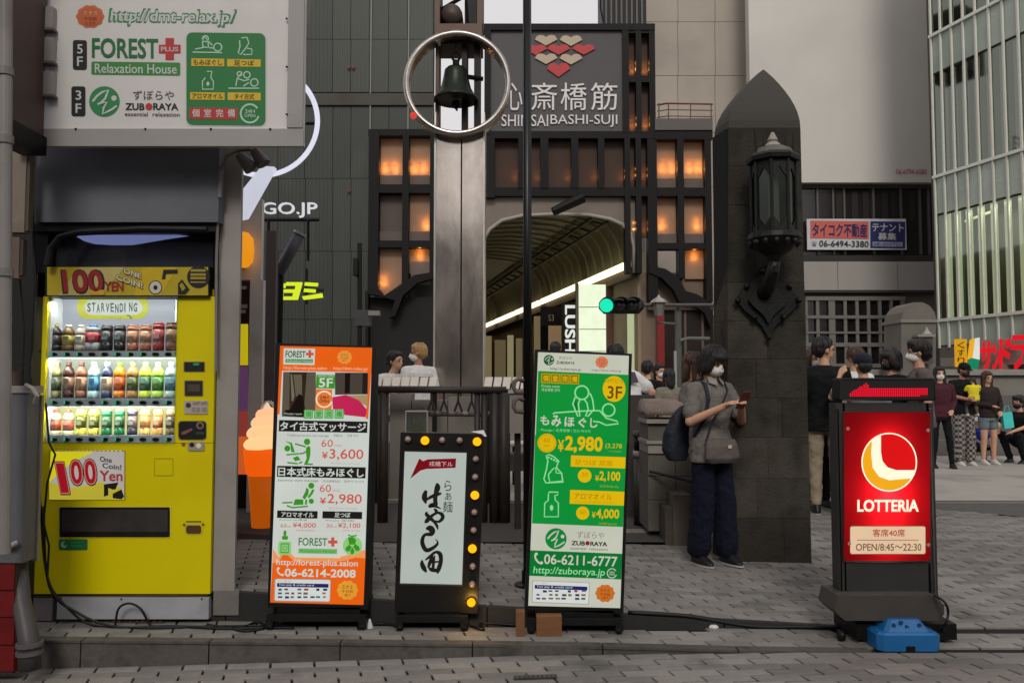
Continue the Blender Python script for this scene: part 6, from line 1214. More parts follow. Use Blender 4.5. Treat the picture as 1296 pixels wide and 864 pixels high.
# burger sign
LY = 4.72
t = thing('burger_sign', 'charcoal standing sign with red lit LOTTERIA panel', 'signboard', tuple(ghit(1118, 792)))
chm = mat("charcoal_plastic", (44, 43, 42), .55, 0, .1, 6, .2, 150)
a_ = P(1060, 510, LY); b_ = P(1184, 755, LY); MB().rbox(a_.x, LY + .10, b_.z, b_.x, LY + .13, a_.z, .03).build('back', chm, t)
for r in ((1060, 510, 1069, 755), (1175.5, 510, 1184, 755), (1069.2, 510, 1175.3, 521), (1069.2, 711, 1175.3, 755)): pbox(*r, LY, .099).build('body', chm, t)
for x in (1060, 1178): q0 = P(x, 516, LY - .012); q1 = P(x + 6, 752, LY - .012); MB().rbox(q0.x, LY - .012, q1.z, q1.x, LY + .01, q0.z, .006).build('side_rail', mat("side_rail", (78, 76, 74), .5, 0, .1, 6), t)
a_ = P(1061, 478, LY); b_ = P(1184, 507, LY); MB().rbox(a_.x, LY - .015, b_.z, b_.x, LY + .10, a_.z, .012).build('display_housing', black_m, t)
LS = Sheet(t, LY - .017, zoom=(1010, 400, 2.01), step=.0012); LS.rect(106, 164, 346, 212, ink((24, 18, 20)), 1, 'display_face')
# led dots arrow
ld = MB(); ledm = glow((230, 24, 48), 1.3); k = 0
for r in range(9):
    for c in range(42):
        x = 128 + c * 5.0; y = 167 + r * 4.4
        X_, Y_ = 1010 + x / 2.01, 400 + y / 2.01
        AP = [(1074, 498.5), (1097, 484), (1100, 490.5), (1174, 491), (1174, 500.5), (1074, 501.5)]
        c_in = False
        for q_ in range(6):
            (xa, ya), (xb, yb_) = AP[q_], AP[(q_ + 1) % 6]
            if (ya > Y_) != (yb_ > Y_) and X_ < (xb - xa) * (Y_ - ya) / (yb_ - ya) + xa: c_in = not c_in
        if not c_in: continue
        for_ = LS.pt(x, y, 2); d_ = .0036; ld.add([for_ + Vector((-d_, 0, -d_)), for_ + Vector((d_, 0, -d_)), for_ + Vector((d_, 0, d_)), for_ + Vector((-d_, 0, d_))], [(0, 1, 2, 3)])
o = ld.build('led_arrow', ledm, t); o['kind'] = 'stuff'
LS.poly([(130, 199), (152, 186), (168, 171), (172, 184), (328, 186), (328, 204), (140, 205)], glow((150, 14, 30), .6), 1.5, 'arrow_glow')
RB = glow((206, 14, 20), .88)
LS.sy = .0; LS.stroke([(117.5, 243.5), (336.5, 243.5), (336.5, 622.5), (117.5, 622.5)], 4, ink((96, 20, 22)), 1, True, 'panel_edge'); tr = bpy.data.materials.new("red_acrylic"); tr.use_nodes = True; tn = tr.node_tree.nodes; tn.clear(); to = tn.new('ShaderNodeOutputMaterial'); t1 = tn.new('ShaderNodeBsdfTranslucent'); t1.inputs[0].default_value = (.85, .008, .014, 1)
t3 = tn.new('ShaderNodeBsdfPrincipled'); t3.inputs['Base Color'].default_value = (.28, .004, .008, 1); t3.inputs['Roughness'].default_value = .4; t3.inputs['Specular IOR Level'].default_value = .2; tm = tn.new('ShaderNodeMixShader'); tm.inputs[0].default_value = .35
tr.node_tree.links.new(t1.outputs[0], tm.inputs[1]); tr.node_tree.links.new(t3.outputs[0], tm.inputs[2]); tr.node_tree.links.new(tm.outputs[0], to.inputs[0])
LS.rect(119, 245, 335, 621, tr, 3, 'panel_face', rad=9)
for zy, en in ((330, 1.1), (455, 2.5), (560, 1.1)):
    l = bpy.data.lights.new('sign_tube', 'POINT'); l.energy = en; l.color = (1, .9, .82); l.shadow_soft_size = .03; o = bpy.data.objects.new('sign_tube', l); C.objects.link(o); o.location = LS.pt(230, zy, 0) + Vector((0, .075, 0)) - world_loc(t); o.parent = t
LW = glow((250, 236, 206), 1.15); LYW = glow((246, 172, 30), .95)
LS.disc(232, 371, 71, LW, 4, 'logo', 75, 40); LS.disc(232, 371, 67.5, LYW, 5, 'logo', 71.5, 40)
def arc_pts(a0, a1, n=14, r=67.5, r2=71.5): return [(232 + r * math.cos(a0 + (a1 - a0) * k / n), 371 + r2 * math.sin(a0 + (a1 - a0) * k / n)) for k in range(n + 1)]
# white L band sweeping the disc and the red field above it
LS.poly([(188, 317)] + [(186, 350), (190, 385), (206, 408), (232, 417), (288, 412)] + arc_pts(.62, -2.22, 26)[0:], LW, 6, 'logo')
LS.poly([(211, 303), (211, 345), (215, 368), (228, 384), (250, 391), (296, 391)] + arc_pts(.26, -1.87, 22), glow((226, 20, 22), .95), 7, 'logo')
LS.text("LOTTERIA", 151, 466, 307, 497, LW, .055, 5)
LS.rect(131, 532, 326, 606, glow((150, 60, 40), .7), 4, 'hours_plate', rad=6); LS.rect(133, 534, 324, 604, glow((240, 206, 170), .85), 5, 'hours_plate', rad=5)
LS.text("客席40席", 190, 541, 272, 560, glow((190, 80, 60), .8), .03, 6); LS.rect(150, 568, 306, 570, glow((190, 130, 100), .7), 6, 'rule'); LS.text("OPEN/8:45〜22:30", 147, 578, 314, 596, glow((120, 84, 60), .7), .02, 6)
for x, y in ((127, 286), (331, 290), (131, 578), (332, 581)): LS.disc(x, y, 4.5, ink((170, 130, 126)), 6, 'bolt', n=12)
bp = [(1060, 753), (1184, 753), (1195, 766), (1195, 777), (1188, 785), (1070, 785), (1064, 780), (1056, 772), (1057, 766)]
MB().prism([P(x, y, LY - .10) for x, y in bp], (0, .24, 0)).build('base', mat("base_gray", (62, 58, 54), .5, 0, .12, 6, .2, 150), t)
for x in (1066, 1100, 1150, 1180):
    c = P(x, 790, LY - .02); mb = MB(); mb.smooth = True; mb.lathe([(0, -.015), (.032, -.015), (.032, .015), (0, .015)], 16, (c.x, LY + (.0 if x in (1066, 1180) else .24), gz(c.x, LY) + .032), 'X'); mb.build('castor', bk_plastic, t)
bx(P(1062, 0, LY).x, LY - .05, -.11, P(1182, 0, LY).x, LY + .28, P(0, 786, LY).z).build('under_tray', black_m, t)
# blue weight
BW = 4.53; t = thing('blue_weight', 'blue plastic stand weight lying in front of the LOTTERIA sign', 'weight', tuple(ghit(1152, 817)))
blm = mat("blue_plastic", (24, 92, 146), .4, 0, .1, 8, .1, 120)
zb = gz(2.2, BW); k_ = BW / 1040; c = P(1152, 817, BW)
def slab(hw0, hw1, z0, z1, d0, d1, nm='body', m=blm):
    vs = []
    for hw, dd, z in ((hw0, d0, z0), (hw1, d1, z1)):
        ch = min(hw, dd) * .25
        for x, y in ((-hw + ch, -dd), (hw - ch, -dd), (hw, -dd + ch), (hw, dd - ch), (hw - ch, dd), (-hw + ch, dd), (-hw, dd - ch), (-hw, -dd + ch)): vs.append((c.x + x, BW + .11 + y, z))
    return MB().add(vs, [tuple(range(8)), tuple(range(15, 7, -1))] + [(i, 8 + i, 8 + (i + 1) % 8, (i + 1) % 8) for i in range(8)]).build(nm, m, t)
slab(.170, .174, zb + .002, zb + .085, .115, .115, 'body'); slab(.165, .155, zb + .085, zb + .097, .11, .10, 'shoulder'); slab(.125, .085, zb + .097, zb + .155, .09, .055, 'crown'); slab(.04, .035, zb + .155, zb + .162, .02, .018, 'cap', mat("cap_pale", (150, 150, 160), .5))
for dx, dz in ((-.07, .13), (.0, .12), (.07, .13), (-.03, .145)): mb = MB(); mb.lathe([(.011, -.004), (.011, .004), (0, .004)], 10, (c.x + dx, BW + .11 - .075, zb + dz), 'Y'); mb.build('stud', mat("stud_blue", (16, 60, 100), .5), t)
slab(.03, .03, zb, zb + .03, .118, .118, 'notch', black_m)
# soft serve lamp
t = thing('ice_cream_lamp', 'glowing soft serve ice cream lamp with orange cone behind the orange sign', 'lamp', tuple(ghit(328, 666)))
q = ghit(330, 664); IY = q.y; k_ = IY / 1040; X0 = P(334, 600, IY).x
iz = lambda y: P(0, y, IY).z
mb = MB(); mb.smooth = True; mb.lathe([(14 * k_, q.z), (19 * k_, iz(601))], 24, (X0, IY, 0)); mb.build('cone_base', glow((196, 88, 12), .7), t)
mb = MB(); mb.smooth = True; mb.lathe([(19 * k_, iz(601)), (22 * k_, iz(598)), (25 * k_, iz(575)), (25 * k_, iz(568))], 24, (X0, IY, 0)); mb.build('cone_cup', glow((240, 92, 12), 1.0), t)
for i, (y0, y1, r0) in enumerate(((568, 552, 25.5), (554, 538, 22), (540, 526, 17), (528, 517, 11.5))):
    mb = MB(); mb.smooth = True; zm = (iz(y0) + iz(y1)) / 2; hh = (iz(y1) - iz(y0)) / 2; mb.lathe([(r0 * .72 * k_ * (1 if a in (-1,) else 1) if abs(a) == 1 else r0 * k_ * math.sqrt(max(.0, 1 - a * a * .5)), zm + a * hh) for a in (-1, -.7, -.35, 0, .35, .7, 1)], 28, (X0, IY, 0))
    for v in mb.v: v.z += .02 * (v.x - X0) / (r0 * k_)
    mb.build('swirl', glow((255, 200 - i * 4, 140), 1.1), t)
mb = MB(); mb.smooth = True; mb.lathe([(6 * k_, iz(519)), (4 * k_, iz(514)), (0, iz(508))], 14, (X0 + .02, IY, 0)); mb.build('tip', glow((240, 214, 190), .9), t)
mb = MB(); mb.tube([Vector((X0 + 9 * k_ * math.cos(a), IY + .1, iz(518) + 7 * k_ * math.sin(a) * 1.3)) for a in [PI * k / 10 for k in range(11)]], .018, 6); mb.build('hook', white_m, t)
# cables on the ground
def cable(label, pts, r=.009, Yoff=0):
    ps = []
    for x, y in pts:
        if isinstance(y, tuple): ps.append(P(x, y[0], y[1]))
        else: g = ghit(x, y); ps.append(g + Vector((0, 0, r)))
    sm = [ps[0]]
    for i in range(len(ps) - 1):
        p0 = ps[max(i - 1, 0)]; p1 = ps[i]; p2 = ps[i + 1]; p3 = ps[min(i + 2, len(ps) - 1)]
        for k in range(1, 7):
            u = k / 6; sm.append(.5 * ((2 * p1) + (p2 - p0) * u + (2 * p0 - 5 * p1 + 4 * p2 - p3) * u * u + (3 * p1 - p0 - 3 * p2 + p3) * u ** 3))
    mb = MB(); mb.smooth = True; mb.tube(sm, r, 7); tg(mb.build('power_cable', bk_plastic), label, 'cable', 'black power cables on the ground')
cable('black cable running down the machine side and along to the orange sign', [(47, (560, 5.0)), (52, (650, 5.0)), (60, (730, 4.98)), (85, (768, 4.97)), (120, 787), (190, 790), (260, 788), (335, 787)], .007)
cable('thick black cable crossing the foot of the plinth', [(55, (640, 5.0)), (62, (740, 4.97)), (100, (776, 4.97)), (150, 789), (220, 788), (280, 791), (330, 790), (372, 790)], .008)
cable('short looped black cable standing up against the white plinth', [(146, 787), (150, (770, 4.99)), (163, (763, 4.99)), (178, (770, 4.99)), (190, 786), (200, 788)], .007)
cable('black cable tangle between the pillar and orange sign', [(262, 786), (300, 791), (325, 783), (338, 789), (310, 794), (285, 788)], .008)
cable('black cable between the orange sign and ramen sign', [(462, 788), (485, 785), (505, 789)], .009)
cable('black cable looping from the ramen sign to the green sign', [(596, 788), (612, 792), (608, 785), (625, 782), (655, 784)], .008)
cable('long straight black cable from the green sign to the LOTTERIA sign', [(795, 786), (870, 787), (950, 789), (1020, 790), (1062, 791)], .013)
cable('black cable looping round the side of the LOTTERIA sign base', [(1183, (753, 4.6)), (1196, (762, 4.55)), (1200, (776, 4.55)), (1195, (792, 4.56)), (1186, 797), (1150, 799)], .007)
t = thing('cone_marker', 'tiny white plastic cone at the orange sign corner', 'cone', tuple(ghit(467, 778)))
mb = MB(); g = ghit(468, 781); mb.lathe([(.022, 0), (.006, .05), (0, .055)], 10, g); mb.build('body', white_m, t)
t = thing('litter', 'crumpled pale scrap of paper on the pavement by the upper step', 'litter', tuple(ghit(903, 787)))
g = ghit(903, 788); mb = MB(); mb.lathe([(.03, 0), (.034, .008), (.02, .02), (0, .022)], 7, g); mb.build('scrap', white_m, t)
# the opposite side of the street, behind the photographer
t = thing('opposite_block', 'plain dark office block across the street behind the viewer', 'building', (0, -16, 0))
ob = mat("opposite_wall", (104, 98, 92), .7, 0, .15, .4)
for i, (x0, x1, h) in enumerate(((-26, -9, 12), (-8.7, 3, 9), (3.3, 24, 13))): bx(x0, -24, -.3, x1, -16 - i * .3, h).build('wall', ob, t)
for i in range(16):
    for j in range(2): bx(-24 + i * 3, -15.9, 1.2 + j * 3.2, -22.2 + i * 3, -15.7, 3.1 + j * 3.2).build('window', mat("dark_window", (40, 37, 36), .15), t)
# ---------------------------------------------------------------- people
def cap(mb, p, q, r1, r2, seg=12):
    p, q = Vector(p), Vector(q); ax = q - p; L_ = ax.length
    if L_ < 1e-6: ax = Vector((0, 0, 1)); L_ = 1e-6
    t = ax / L_; a = Vector((0, 0, 1)) if abs(t.z) < .9 else Vector((1, 0, 0)); u = t.cross(a).normalized(); w = t.cross(u)
    prof = [(-r1, 0)] + [(-r1 * math.cos(k), r1 * math.sin(k)) for k in (PI / 8, PI / 4, 3 * PI / 8)] + [(0, r1), (L_, r2)] + [(L_ + r2 * math.sin(k), r2 * math.cos(k)) for k in (PI / 8, PI / 4, 3 * PI / 8)] + [(L_ + r2, 0)]
    vs = []; n = len(prof)
    for h, r in prof:
        for k in range(seg): an = 2 * PI * k / seg; vs.append(p + t * h + (u * math.cos(an) + w * math.sin(an)) * max(r, 1e-4))
    fs = [(i * seg + k, i * seg + (k + 1) % seg, (i + 1) * seg + (k + 1) % seg, (i + 1) * seg + k) for i in range(n - 1) for k in range(seg)] + [tuple(range(seg - 1, -1, -1)), tuple(range((n - 1) * seg, n * seg))]
    mb.add(vs, fs)
def ell(mb, c, r, M=None, seg=16, rings=9):
    c = Vector(c); vs = []
    for i in range(rings + 1):
        th = .02 + (PI - .04) * i / rings
        for k in range(seg):
            v = Vector((r[0] * math.sin(th) * math.cos(2 * PI * k / seg), r[1] * math.sin(th) * math.sin(2 * PI * k / seg), r[2] * math.cos(th)))
            vs.append(c + (M @ v if M else v))
    mb.add(vs, [(i * seg + k, i * seg + (k + 1) % seg, (i + 1) * seg + (k + 1) % seg, (i + 1) * seg + k) for i in range(rings) for k in range(seg)] + [tuple(range(seg)), tuple(range((rings + 1) * seg - 1, rings * seg - 1, -1))])
def loft(mb, rings, seg=20):
    """rings: (centre, rx, ry, yaw)"""
    vs = []
    for c, rx, ry, *yw in rings:
        yw = yw[0] if yw else 0; c = Vector(c)
        for k in range(seg):
            a = 2 * PI * k / seg; x, y = rx * math.cos(a), ry * math.sin(a); e = .88
            x = math.copysign(abs(math.cos(a)) ** e, math.cos(a)) * rx; y = math.copysign(abs(math.sin(a)) ** e, math.sin(a)) * ry
            vs.append(c + Vector((x * math.cos(yw) - y * math.sin(yw), x * math.sin(yw) + y * math.cos(yw), 0)))
    n = len(rings); mb.add(vs, [(i * seg + k, i * seg + (k + 1) % seg, (i + 1) * seg + (k + 1) % seg, (i + 1) * seg + k) for i in range(n - 1) for k in range(seg)] + [tuple(range(seg)), tuple(range(n * seg - 1, (n - 1) * seg - 1, -1))])
def fuse(mb, name, m, parent, M, vox=.012, smooth=2, wr=0, wk=.5):
    """join overlapping shapes into one continuous skin; M places it in the world"""
    me = bpy.data.meshes.new(name); me.from_pydata(mb.v, [], mb.f)
    bm = bmesh.new(); bm.from_mesh(me); bmesh.ops.recalc_face_normals(bm, faces=bm.faces); bm.to_mesh(me); bm.free()
    o = bpy.data.objects.new(name, me); C.objects.link(o)
    r = o.modifiers.new('r', 'REMESH'); r.mode = 'VOXEL'; r.voxel_size = vox; r.use_smooth_shade = True
    if smooth: s_ = o.modifiers.new('s', 'SMOOTH'); s_.factor = .5; s_.iterations = smooth
    if wr:
        tx = bpy.data.textures.new('folds', 'CLOUDS'); tx.noise_scale = .07; d = o.modifiers.new('d', 'DISPLACE'); d.texture = tx; d.strength = wr; d.mid_level = .5
    dg = bpy.context.evaluated_depsgraph_get(); dg.update(); me2 = bpy.data.meshes.new_from_object(o.evaluated_get(dg))
    bpy.data.objects.remove(o); bpy.data.meshes.remove(me)
    off = world_loc(parent); me2.transform(Matrix.Translation(-off) @ M); me2.materials.clear(); me2.materials.append(m)
    return link(name, me2, parent, off)
skin_m = mat("skin", (196, 150, 122), .5, 0, .07, 20, .05, 200, .4); skin2 = mat("skin_tan", (164, 116, 90), .5, 0, .07, 20, .05, 200, .4)
hair_m = mat("hair_black", (24, 20, 19), .45, 0, .25, 10, .5, 60, .5, stretch=(14, 14, 1.2)); hair_b = mat("hair_brown", (66, 42, 30), .45, 0, .25, 10, .5, 60, .5, stretch=(14, 14, 1.2))
hair_y = mat("hair_fair", (172, 138, 88), .5, 0, .2, 12, .5, 60, .5, stretch=(14, 14, 1.2))
mask_w = mat("mask_white", (214, 210, 206), .7, 0, .04, 20, .1, 90); mask_k = mat("mask_black", (24, 22, 23), .7)
eye_m = mat("eye_dark", (18, 14, 12), .2, 0, .1, 10)
def cloth(c, name=None, bump=.35): return mat(name or "cloth_%d_%d_%d" % tuple(c), c, .85, 0, .12, 9, bump, 35, .25)
def person(label, feet, H, face, top, bottom, shoes, hair=('short', None), mask=None, arm_l=None, arm_r=None, sleeve='short', legs='trousers', head=(0, 0), skin=None, group=None, vox=.013,
           leg_l=None, leg_r=None, hips=None, lean=0, build=1.0, top_len=.86, seat=False, fingers=False, detail=False, wide=1.0):
    """feet: ground point; face: heading in degrees, 0 looks at the camera, + turns to the picture's right"""
    skin = skin or skin_m; k = H / 1.70
    t = thing('person', label, 'person', tuple(feet), group)
    M = Matrix.Translation(Vector(feet)) @ Matrix.Rotation(PI + math.radians(face), 4, 'Z') @ Matrix.Scale(k, 4)
    hp = Vector(hips or (0, 0, .90))
    R = Matrix.Rotation(-math.radians(lean), 4, 'X')          # forward lean about the hips
    def up(x, y, z): return hp + (R @ Vector((x, y, z - .90)))
    # default limbs in body space: +y is forward, +x is the person's right... mirrored by sign
    AL = arm_l or ((-.235, -.02, 1.13), (-.25, .06, .88)); AR = arm_r or ((.235, -.02, 1.13), (.25, .06, .88))
    LL = leg_l or ((-.095, .02, .49), (-.10, -.01, .085)); LR = leg_r or ((.095, .02, .49), (.10, -.01, .085))
    bw = build
    body = MB()
    loft(body, [(up(0, 0, .84), .13 * bw, .09), (up(0, 0, .92), .155 * bw, .105), (up(0, 0, 1.05), .125 * bw, .09), (up(0, .005, 1.2), .15 * bw, .105), (up(0, 0, 1.34), .165 * bw, .10), (up(0, -.005, 1.41), .10 * bw, .07)])
    cap(body, up(-.165 * bw, 0, 1.375), up(.165 * bw, 0, 1.375), .052, .052)
    cap(body, up(0, -.005, 1.38), up(0, .01, 1.50), .058, .048)
    hy, hpn = head
    HM = Matrix.Rotation(math.radians(hy), 3, 'Z') @ Matrix.Rotation(-math.radians(hpn), 3, 'X'); hc = up(0, .01, 1.50)
    def hd(x, y, z): return hc + HM @ Vector((x, y, z))
    ell(body, hd(0, -.002, .115), (.073, .092, .088), HM); ell(body, hd(0, .018, .055), (.056, .07, .068), HM); cap(body, hd(0, .04, .012), hd(0, .062, .018), .028, .022)
    cap(body, hd(0, .088, .095), hd(0, .104, .066), .009, .014, 8); ell(body, hd(-.074, .0, .08), (.011, .02, .03), HM, 8, 5); ell(body, hd(.074, .0, .08), (.011, .02, .03), HM, 8, 5)
    cap(body, hd(-.018, .085, .032), hd(.018, .085, .032), .009, .009, 8); cap(body, hd(-.045, .076, .118), hd(.045, .076, .118), .012, .012, 8)
    arms = []
    for s, (E_, W_2) in ((-1, AL), (1, AR)):
        Sh = up(s * .178 * bw, 0, 1.368); E2, W2 = Vector(E_), Vector(W_2)
        cap(body, Sh, E2, .047, .038); cap(body, E2, W2, .038, .025); arms.append((Sh, E2, W2))
        dv = (W2 - E2).normalized(); pm = W2 + dv * .055; sd_ = dv.cross(Vector((0, 0, 1))); sd_ = sd_.normalized() if sd_.length > .1 else Vector((0, 1, 0)); up2 = sd_.cross(dv)
        cap(body, W2 + sd_ * .012, pm + sd_ * .024, .022, .017, 8); cap(body, W2 - sd_ * .012, pm - sd_ * .024, .022, .017, 8)
        curl = .03 if fingers else .012
        for j, fl in enumerate((.062, .072, .067, .05)):
            b0 = pm + sd_ * (.028 - .019 * j); f1 = b0 + dv * fl * .6 + up2 * (-curl * .3); f2 = f1 + (dv * .7 - up2 * (1.0 if fingers else .35)) * fl * .5
            cap(body, b0, f1, .0095, .0085, 8); cap(body, f1, f2, .0085, .007, 8)
        th0 = W2 + sd_ * .03 + dv * .012; cap(body, th0, th0 + sd_ * .022 + dv * .035 - up2 * .01, .012, .010, 8); cap(body, th0 + sd_ * .022 + dv * .035 - up2 * .01, th0 + sd_ * .018 + dv * .062 - up2 * .02, .010, .008, 8)
    legs_ = []
    for s, (K_, A_) in ((-1, LL), (1, LR)):
        Hj = hp + Vector((s * .085 * bw, 0, -.03)); K2, A2 = Vector(K_), Vector(A_)
        lk = .8 if legs != 'shorts' else 1
        cap(body, Hj, K2, .080 * bw * lk, .055 * lk); cap(body, K2, K2 + (A2 - K2) * .35 + Vector((0, -.012, 0)), .052 * lk, .052 * lk); cap(body, K2 + (A2 - K2) * .35 + Vector((0, -.012, 0)), A2, .052 * lk, .034)
        cap(body, A2 + Vector((0, -.02, -.045)), A2 + Vector((0, .10, -.065)), .028, .018); legs_.append((Hj, K2, A2))
    fuse(body, 'body', skin, t, M, min(vox, .008) if fingers else vox, 2)
    # face details
    if detail or mask is None or True:
        for s in (-1, 1): e = MB(); ell(e, hd(s * .032, .088, .096), (.013, .006, .007), HM, 10, 6); e.smooth = True; e.sm = [True] * len(e.f); e.v = [M @ v for v in e.v]; e.build('eye', eye_m, t)
        for s in (-1, 1): e = MB(); cap(e, hd(s * .018, .096, .122), hd(s * .046, .088, .124), .004, .003, 6); e.v = [M @ v for v in e.v]; e.build('eyebrow', hair_m, t)
    if mask:
        mk = MB(); ell(mk, hd(0, .040, .040), (.064, .066, .052), HM); cap(mk, hd(0, .088, .088), hd(0, .100, .05), .014, .020, 10); fuse(mk, 'face_mask', {'w': mask_w, 'k': mask_k}[mask], t, M, .008, 2)
        for s in (-1, 1): st = MB(); st.tube([hd(s * .058, .07, .07), hd(s * .074, .03, .082), hd(s * .082, .0, .095)], .0025, 5); st.v = [M @ v for v in st.v]; st.build('ear_loop', {'w': mask_w, 'k': mask_k}[mask], t)
    # hair
    hk, hm = hair; hm = hm or hair_m; h = MB()
    if hk == 'short': ell(h, hd(0, -.018, .135), (.084, .098, .088), HM); ell(h, hd(0, .03, .18), (.068, .058, .035), HM); ell(h, hd(0, -.05, .09), (.074, .062, .075), HM)
    if hk == 'fluffy': ell(h, hd(0, -.018, .14), (.095, .11, .095), HM); ell(h, hd(0, .04, .18), (.08, .06, .045), HM); ell(h, hd(0, -.06, .085), (.085, .07, .085), HM)
    if hk == 'bob':
        ell(h, hd(0, -.014, .135), (.094, .108, .095), HM)
        for s in (-1, 1): ell(h, hd(s * .075, -.005, .075), (.030, .072, .095), HM); ell(h, hd(s * .066, .045, .10), (.026, .038, .085), HM)
        ell(h, hd(0, -.06, .065), (.088, .06, .10), HM); ell(h, hd(0, .062, .148), (.076, .044, .044), HM)
    if hk == 'long':
        ell(h, hd(0, -.018, .135), (.086, .10, .09), HM); ell(h, hd(0, -.07, .03), (.082, .05, .14), HM)
        for s in (-1, 1): cap(h, hd(s * .074, .01, .13), hd(s * .08, .02, -.03), .026, .024); cap(h, hd(s * .08, .02, -.03), hd(s * .085, .03, -.14), .026, .014)
        ell(h, hd(0, .04, .18), (.07, .05, .03), HM)
    if hk in ('cap', 'bucket', 'beanie'): ell(h, hd(0, -.008, .145), (.088, .104, .082), HM)
    if hk == 'cap': ell(h, hd(0, .09, .135), (.06, .06, .012), HM)
    if hk == 'bucket': ell(h, hd(0, -.005, .125), (.115, .135, .022), HM)
    if hk in ('short', 'fluffy', 'bob', 'long'):  # loose locks over the cap of hair
        lk_ = MB(); lk_.smooth = True; rn = random.Random(int(H * 1e4)); front = {'short': .178, 'fluffy': .16, 'bob': .112, 'long': .185}[hk]; low = {'short': .05, 'fluffy': .045, 'bob': -.02, 'long': -.12}[hk]; R0 = {'short': (.087, .102), 'fluffy': (.099, .113), 'bob': (.101, .112), 'long': (.09, .104)}[hk]
        for q in range(70 if detail else 34):
            ph_ = rn.uniform(0, 2 * PI); fr_ = max(0, math.sin(ph_)); zend = low + (front - low) * (fr_ ** (1.2 if hk != 'bob' else 3)) + rn.uniform(-.012, .012)
            if hk == 'bob' and fr_ > .75: zend = front + rn.uniform(-.012, .008)
            pts_ = []
            for u in range(7):
                zz_ = .222 + (zend - .222) * (u / 6) ** 1.1; kz = math.sqrt(max(.05, 1 - ((zz_ - .13) / .1) ** 2)) if zz_ > .13 else 1 - .10 * max(0, .05 - zz_) / .1
                wob = rn.uniform(-.05, .05); pts_.append(hd(R0[0] * kz * math.cos(ph_ + wob), R0[1] * kz * math.sin(ph_ + wob) - .014, zz_))
            lk_.tube(pts_, .0085, 5, .003)
        lk_.v = [M @ v for v in lk_.v]; o_ = lk_.build('hair_locks', hm, t); o_['kind'] = 'stuff'
    if hk in ('cap', 'beanie', 'bucket'):
        fuse(h, 'hat', hm, t, M, .010, 1); h2 = MB(); ell(h2, hd(0, -.045, .085), (.076, .06, .075), HM); fuse(h2, 'hair', hair_m, t, M, .010, 1)
    else: fuse(h, 'hair', hm, t, M, .008 if detail else .010, 1, .012)
    # top
    tp = MB(); e = .016
    loft(tp, [(up(0, 0, top_len), (.160 * bw + e) * wide + (.03 if legs == 'wide' else 0), (.112 + e) * wide), (up(0, 0, .95), .160 * bw + e + (.016 if legs == 'wide' else 0), .112 + e), (up(0, 0, 1.06), (.136 * bw + e) * (1 + (wide - 1) * .6), .097 + e), (up(0, .005, 1.2), .155 * bw + e, .108 + e), (up(0, 0, 1.34), .166 * bw + e, .102 + e), (up(0, -.005, 1.415), .085 * bw + e, .062 + e), (up(0, -.003, 1.44), .058 + e * .5, .05 + e * .5)])
    for Sh, E2, W2 in arms:
        if sleeve == 'none': continue
        if sleeve == 'short': cap(tp, Sh, Sh + (E2 - Sh) * .72, .062, .068)
        else: cap(tp, Sh, E2, .060, .052); cap(tp, E2, E2 + (W2 - E2) * .93, .050, .036)
    cap(tp, up(-.15 * bw, 0, 1.375), up(.15 * bw, 0, 1.375), .062, .062)
    fuse(tp, 'top', top, t, M, min(vox, .011), 2, .022)
    # bottom
    bt = MB()
    bwid = {'trousers': (.088, .066, .052), 'wide': (.094, .090, .094), 'shorts': (.094, .088, .08), 'slim': (.082, .058, .042), 'skirt': (.1, .1, .1)}[legs]
    loft(bt, [(hp + Vector((0, 0, -.09)), .165 * bw, .115), (hp + Vector((0, 0, 0)), .168 * bw, .118), (up(0, 0, 1.02), .136 * bw + .008, .102)])
    for Hj, K2, A2 in legs_:
        if legs == 'shorts': cap(bt, Hj, Hj + (K2 - Hj) * .45, bwid[0], bwid[1]); continue
        cap(bt, Hj, K2, bwid[0] * bw, bwid[1]); cap(bt, K2, A2 + (K2 - A2) * (.06 if legs != 'wide' else .12), bwid[1], bwid[2])
    fuse(bt, 'trousers' if legs != 'shorts' else 'shorts', bottom, t, M, min(vox, .012), 2, .024)
    for Hj, K2, A2 in legs_:
        sh_ = MB(); z0 = -.045
        loft(sh_, [(A2 + Vector((0, .045, z0 - .038)), .046, .13), (A2 + Vector((0, .045, z0 - .01)), .046, .128), (A2 + Vector((0, .02, z0 + .02)), .04, .09), (A2 + Vector((0, -.01, z0 + .055)), .038, .045)], 16)
        so_ = fuse(sh_, 'shoe', shoes, t, M, .009, 1)
        sl_ = MB(); loft(sl_, [(A2 + Vector((0, .045, z0 - .042)), .048, .133), (A2 + Vector((0, .045, z0 - .028)), .049, .134)], 16); sl_.v = [M @ v for v in sl_.v]; sl_.build('sole', mat("sole_pale", (170, 166, 160), .6), so_)
    return t, M, up, hd, arms
def stand(px, py_feet=None, Y=None):
    if Y is None: return ghit(px, py_feet)
    x = P(px, 432, Y).x; return Vector((x, Y, gz(x, Y)))
def height_for(py_top, Y, g): return P(0, py_top, Y).z - g.z
blackc = cloth((15, 14, 16)); denim = cloth((40, 48, 66)); navy = cloth((22, 25, 40)); whitec = cloth((206, 204, 202)); shoe_k = mat("shoe_black", (18, 18, 19), .5); shoe_w = mat("shoe_white", (190, 186, 180), .6)
linen = mat("linen_gray", (108, 103, 98), .9, 0, .12, 30, .5, 60, .2)
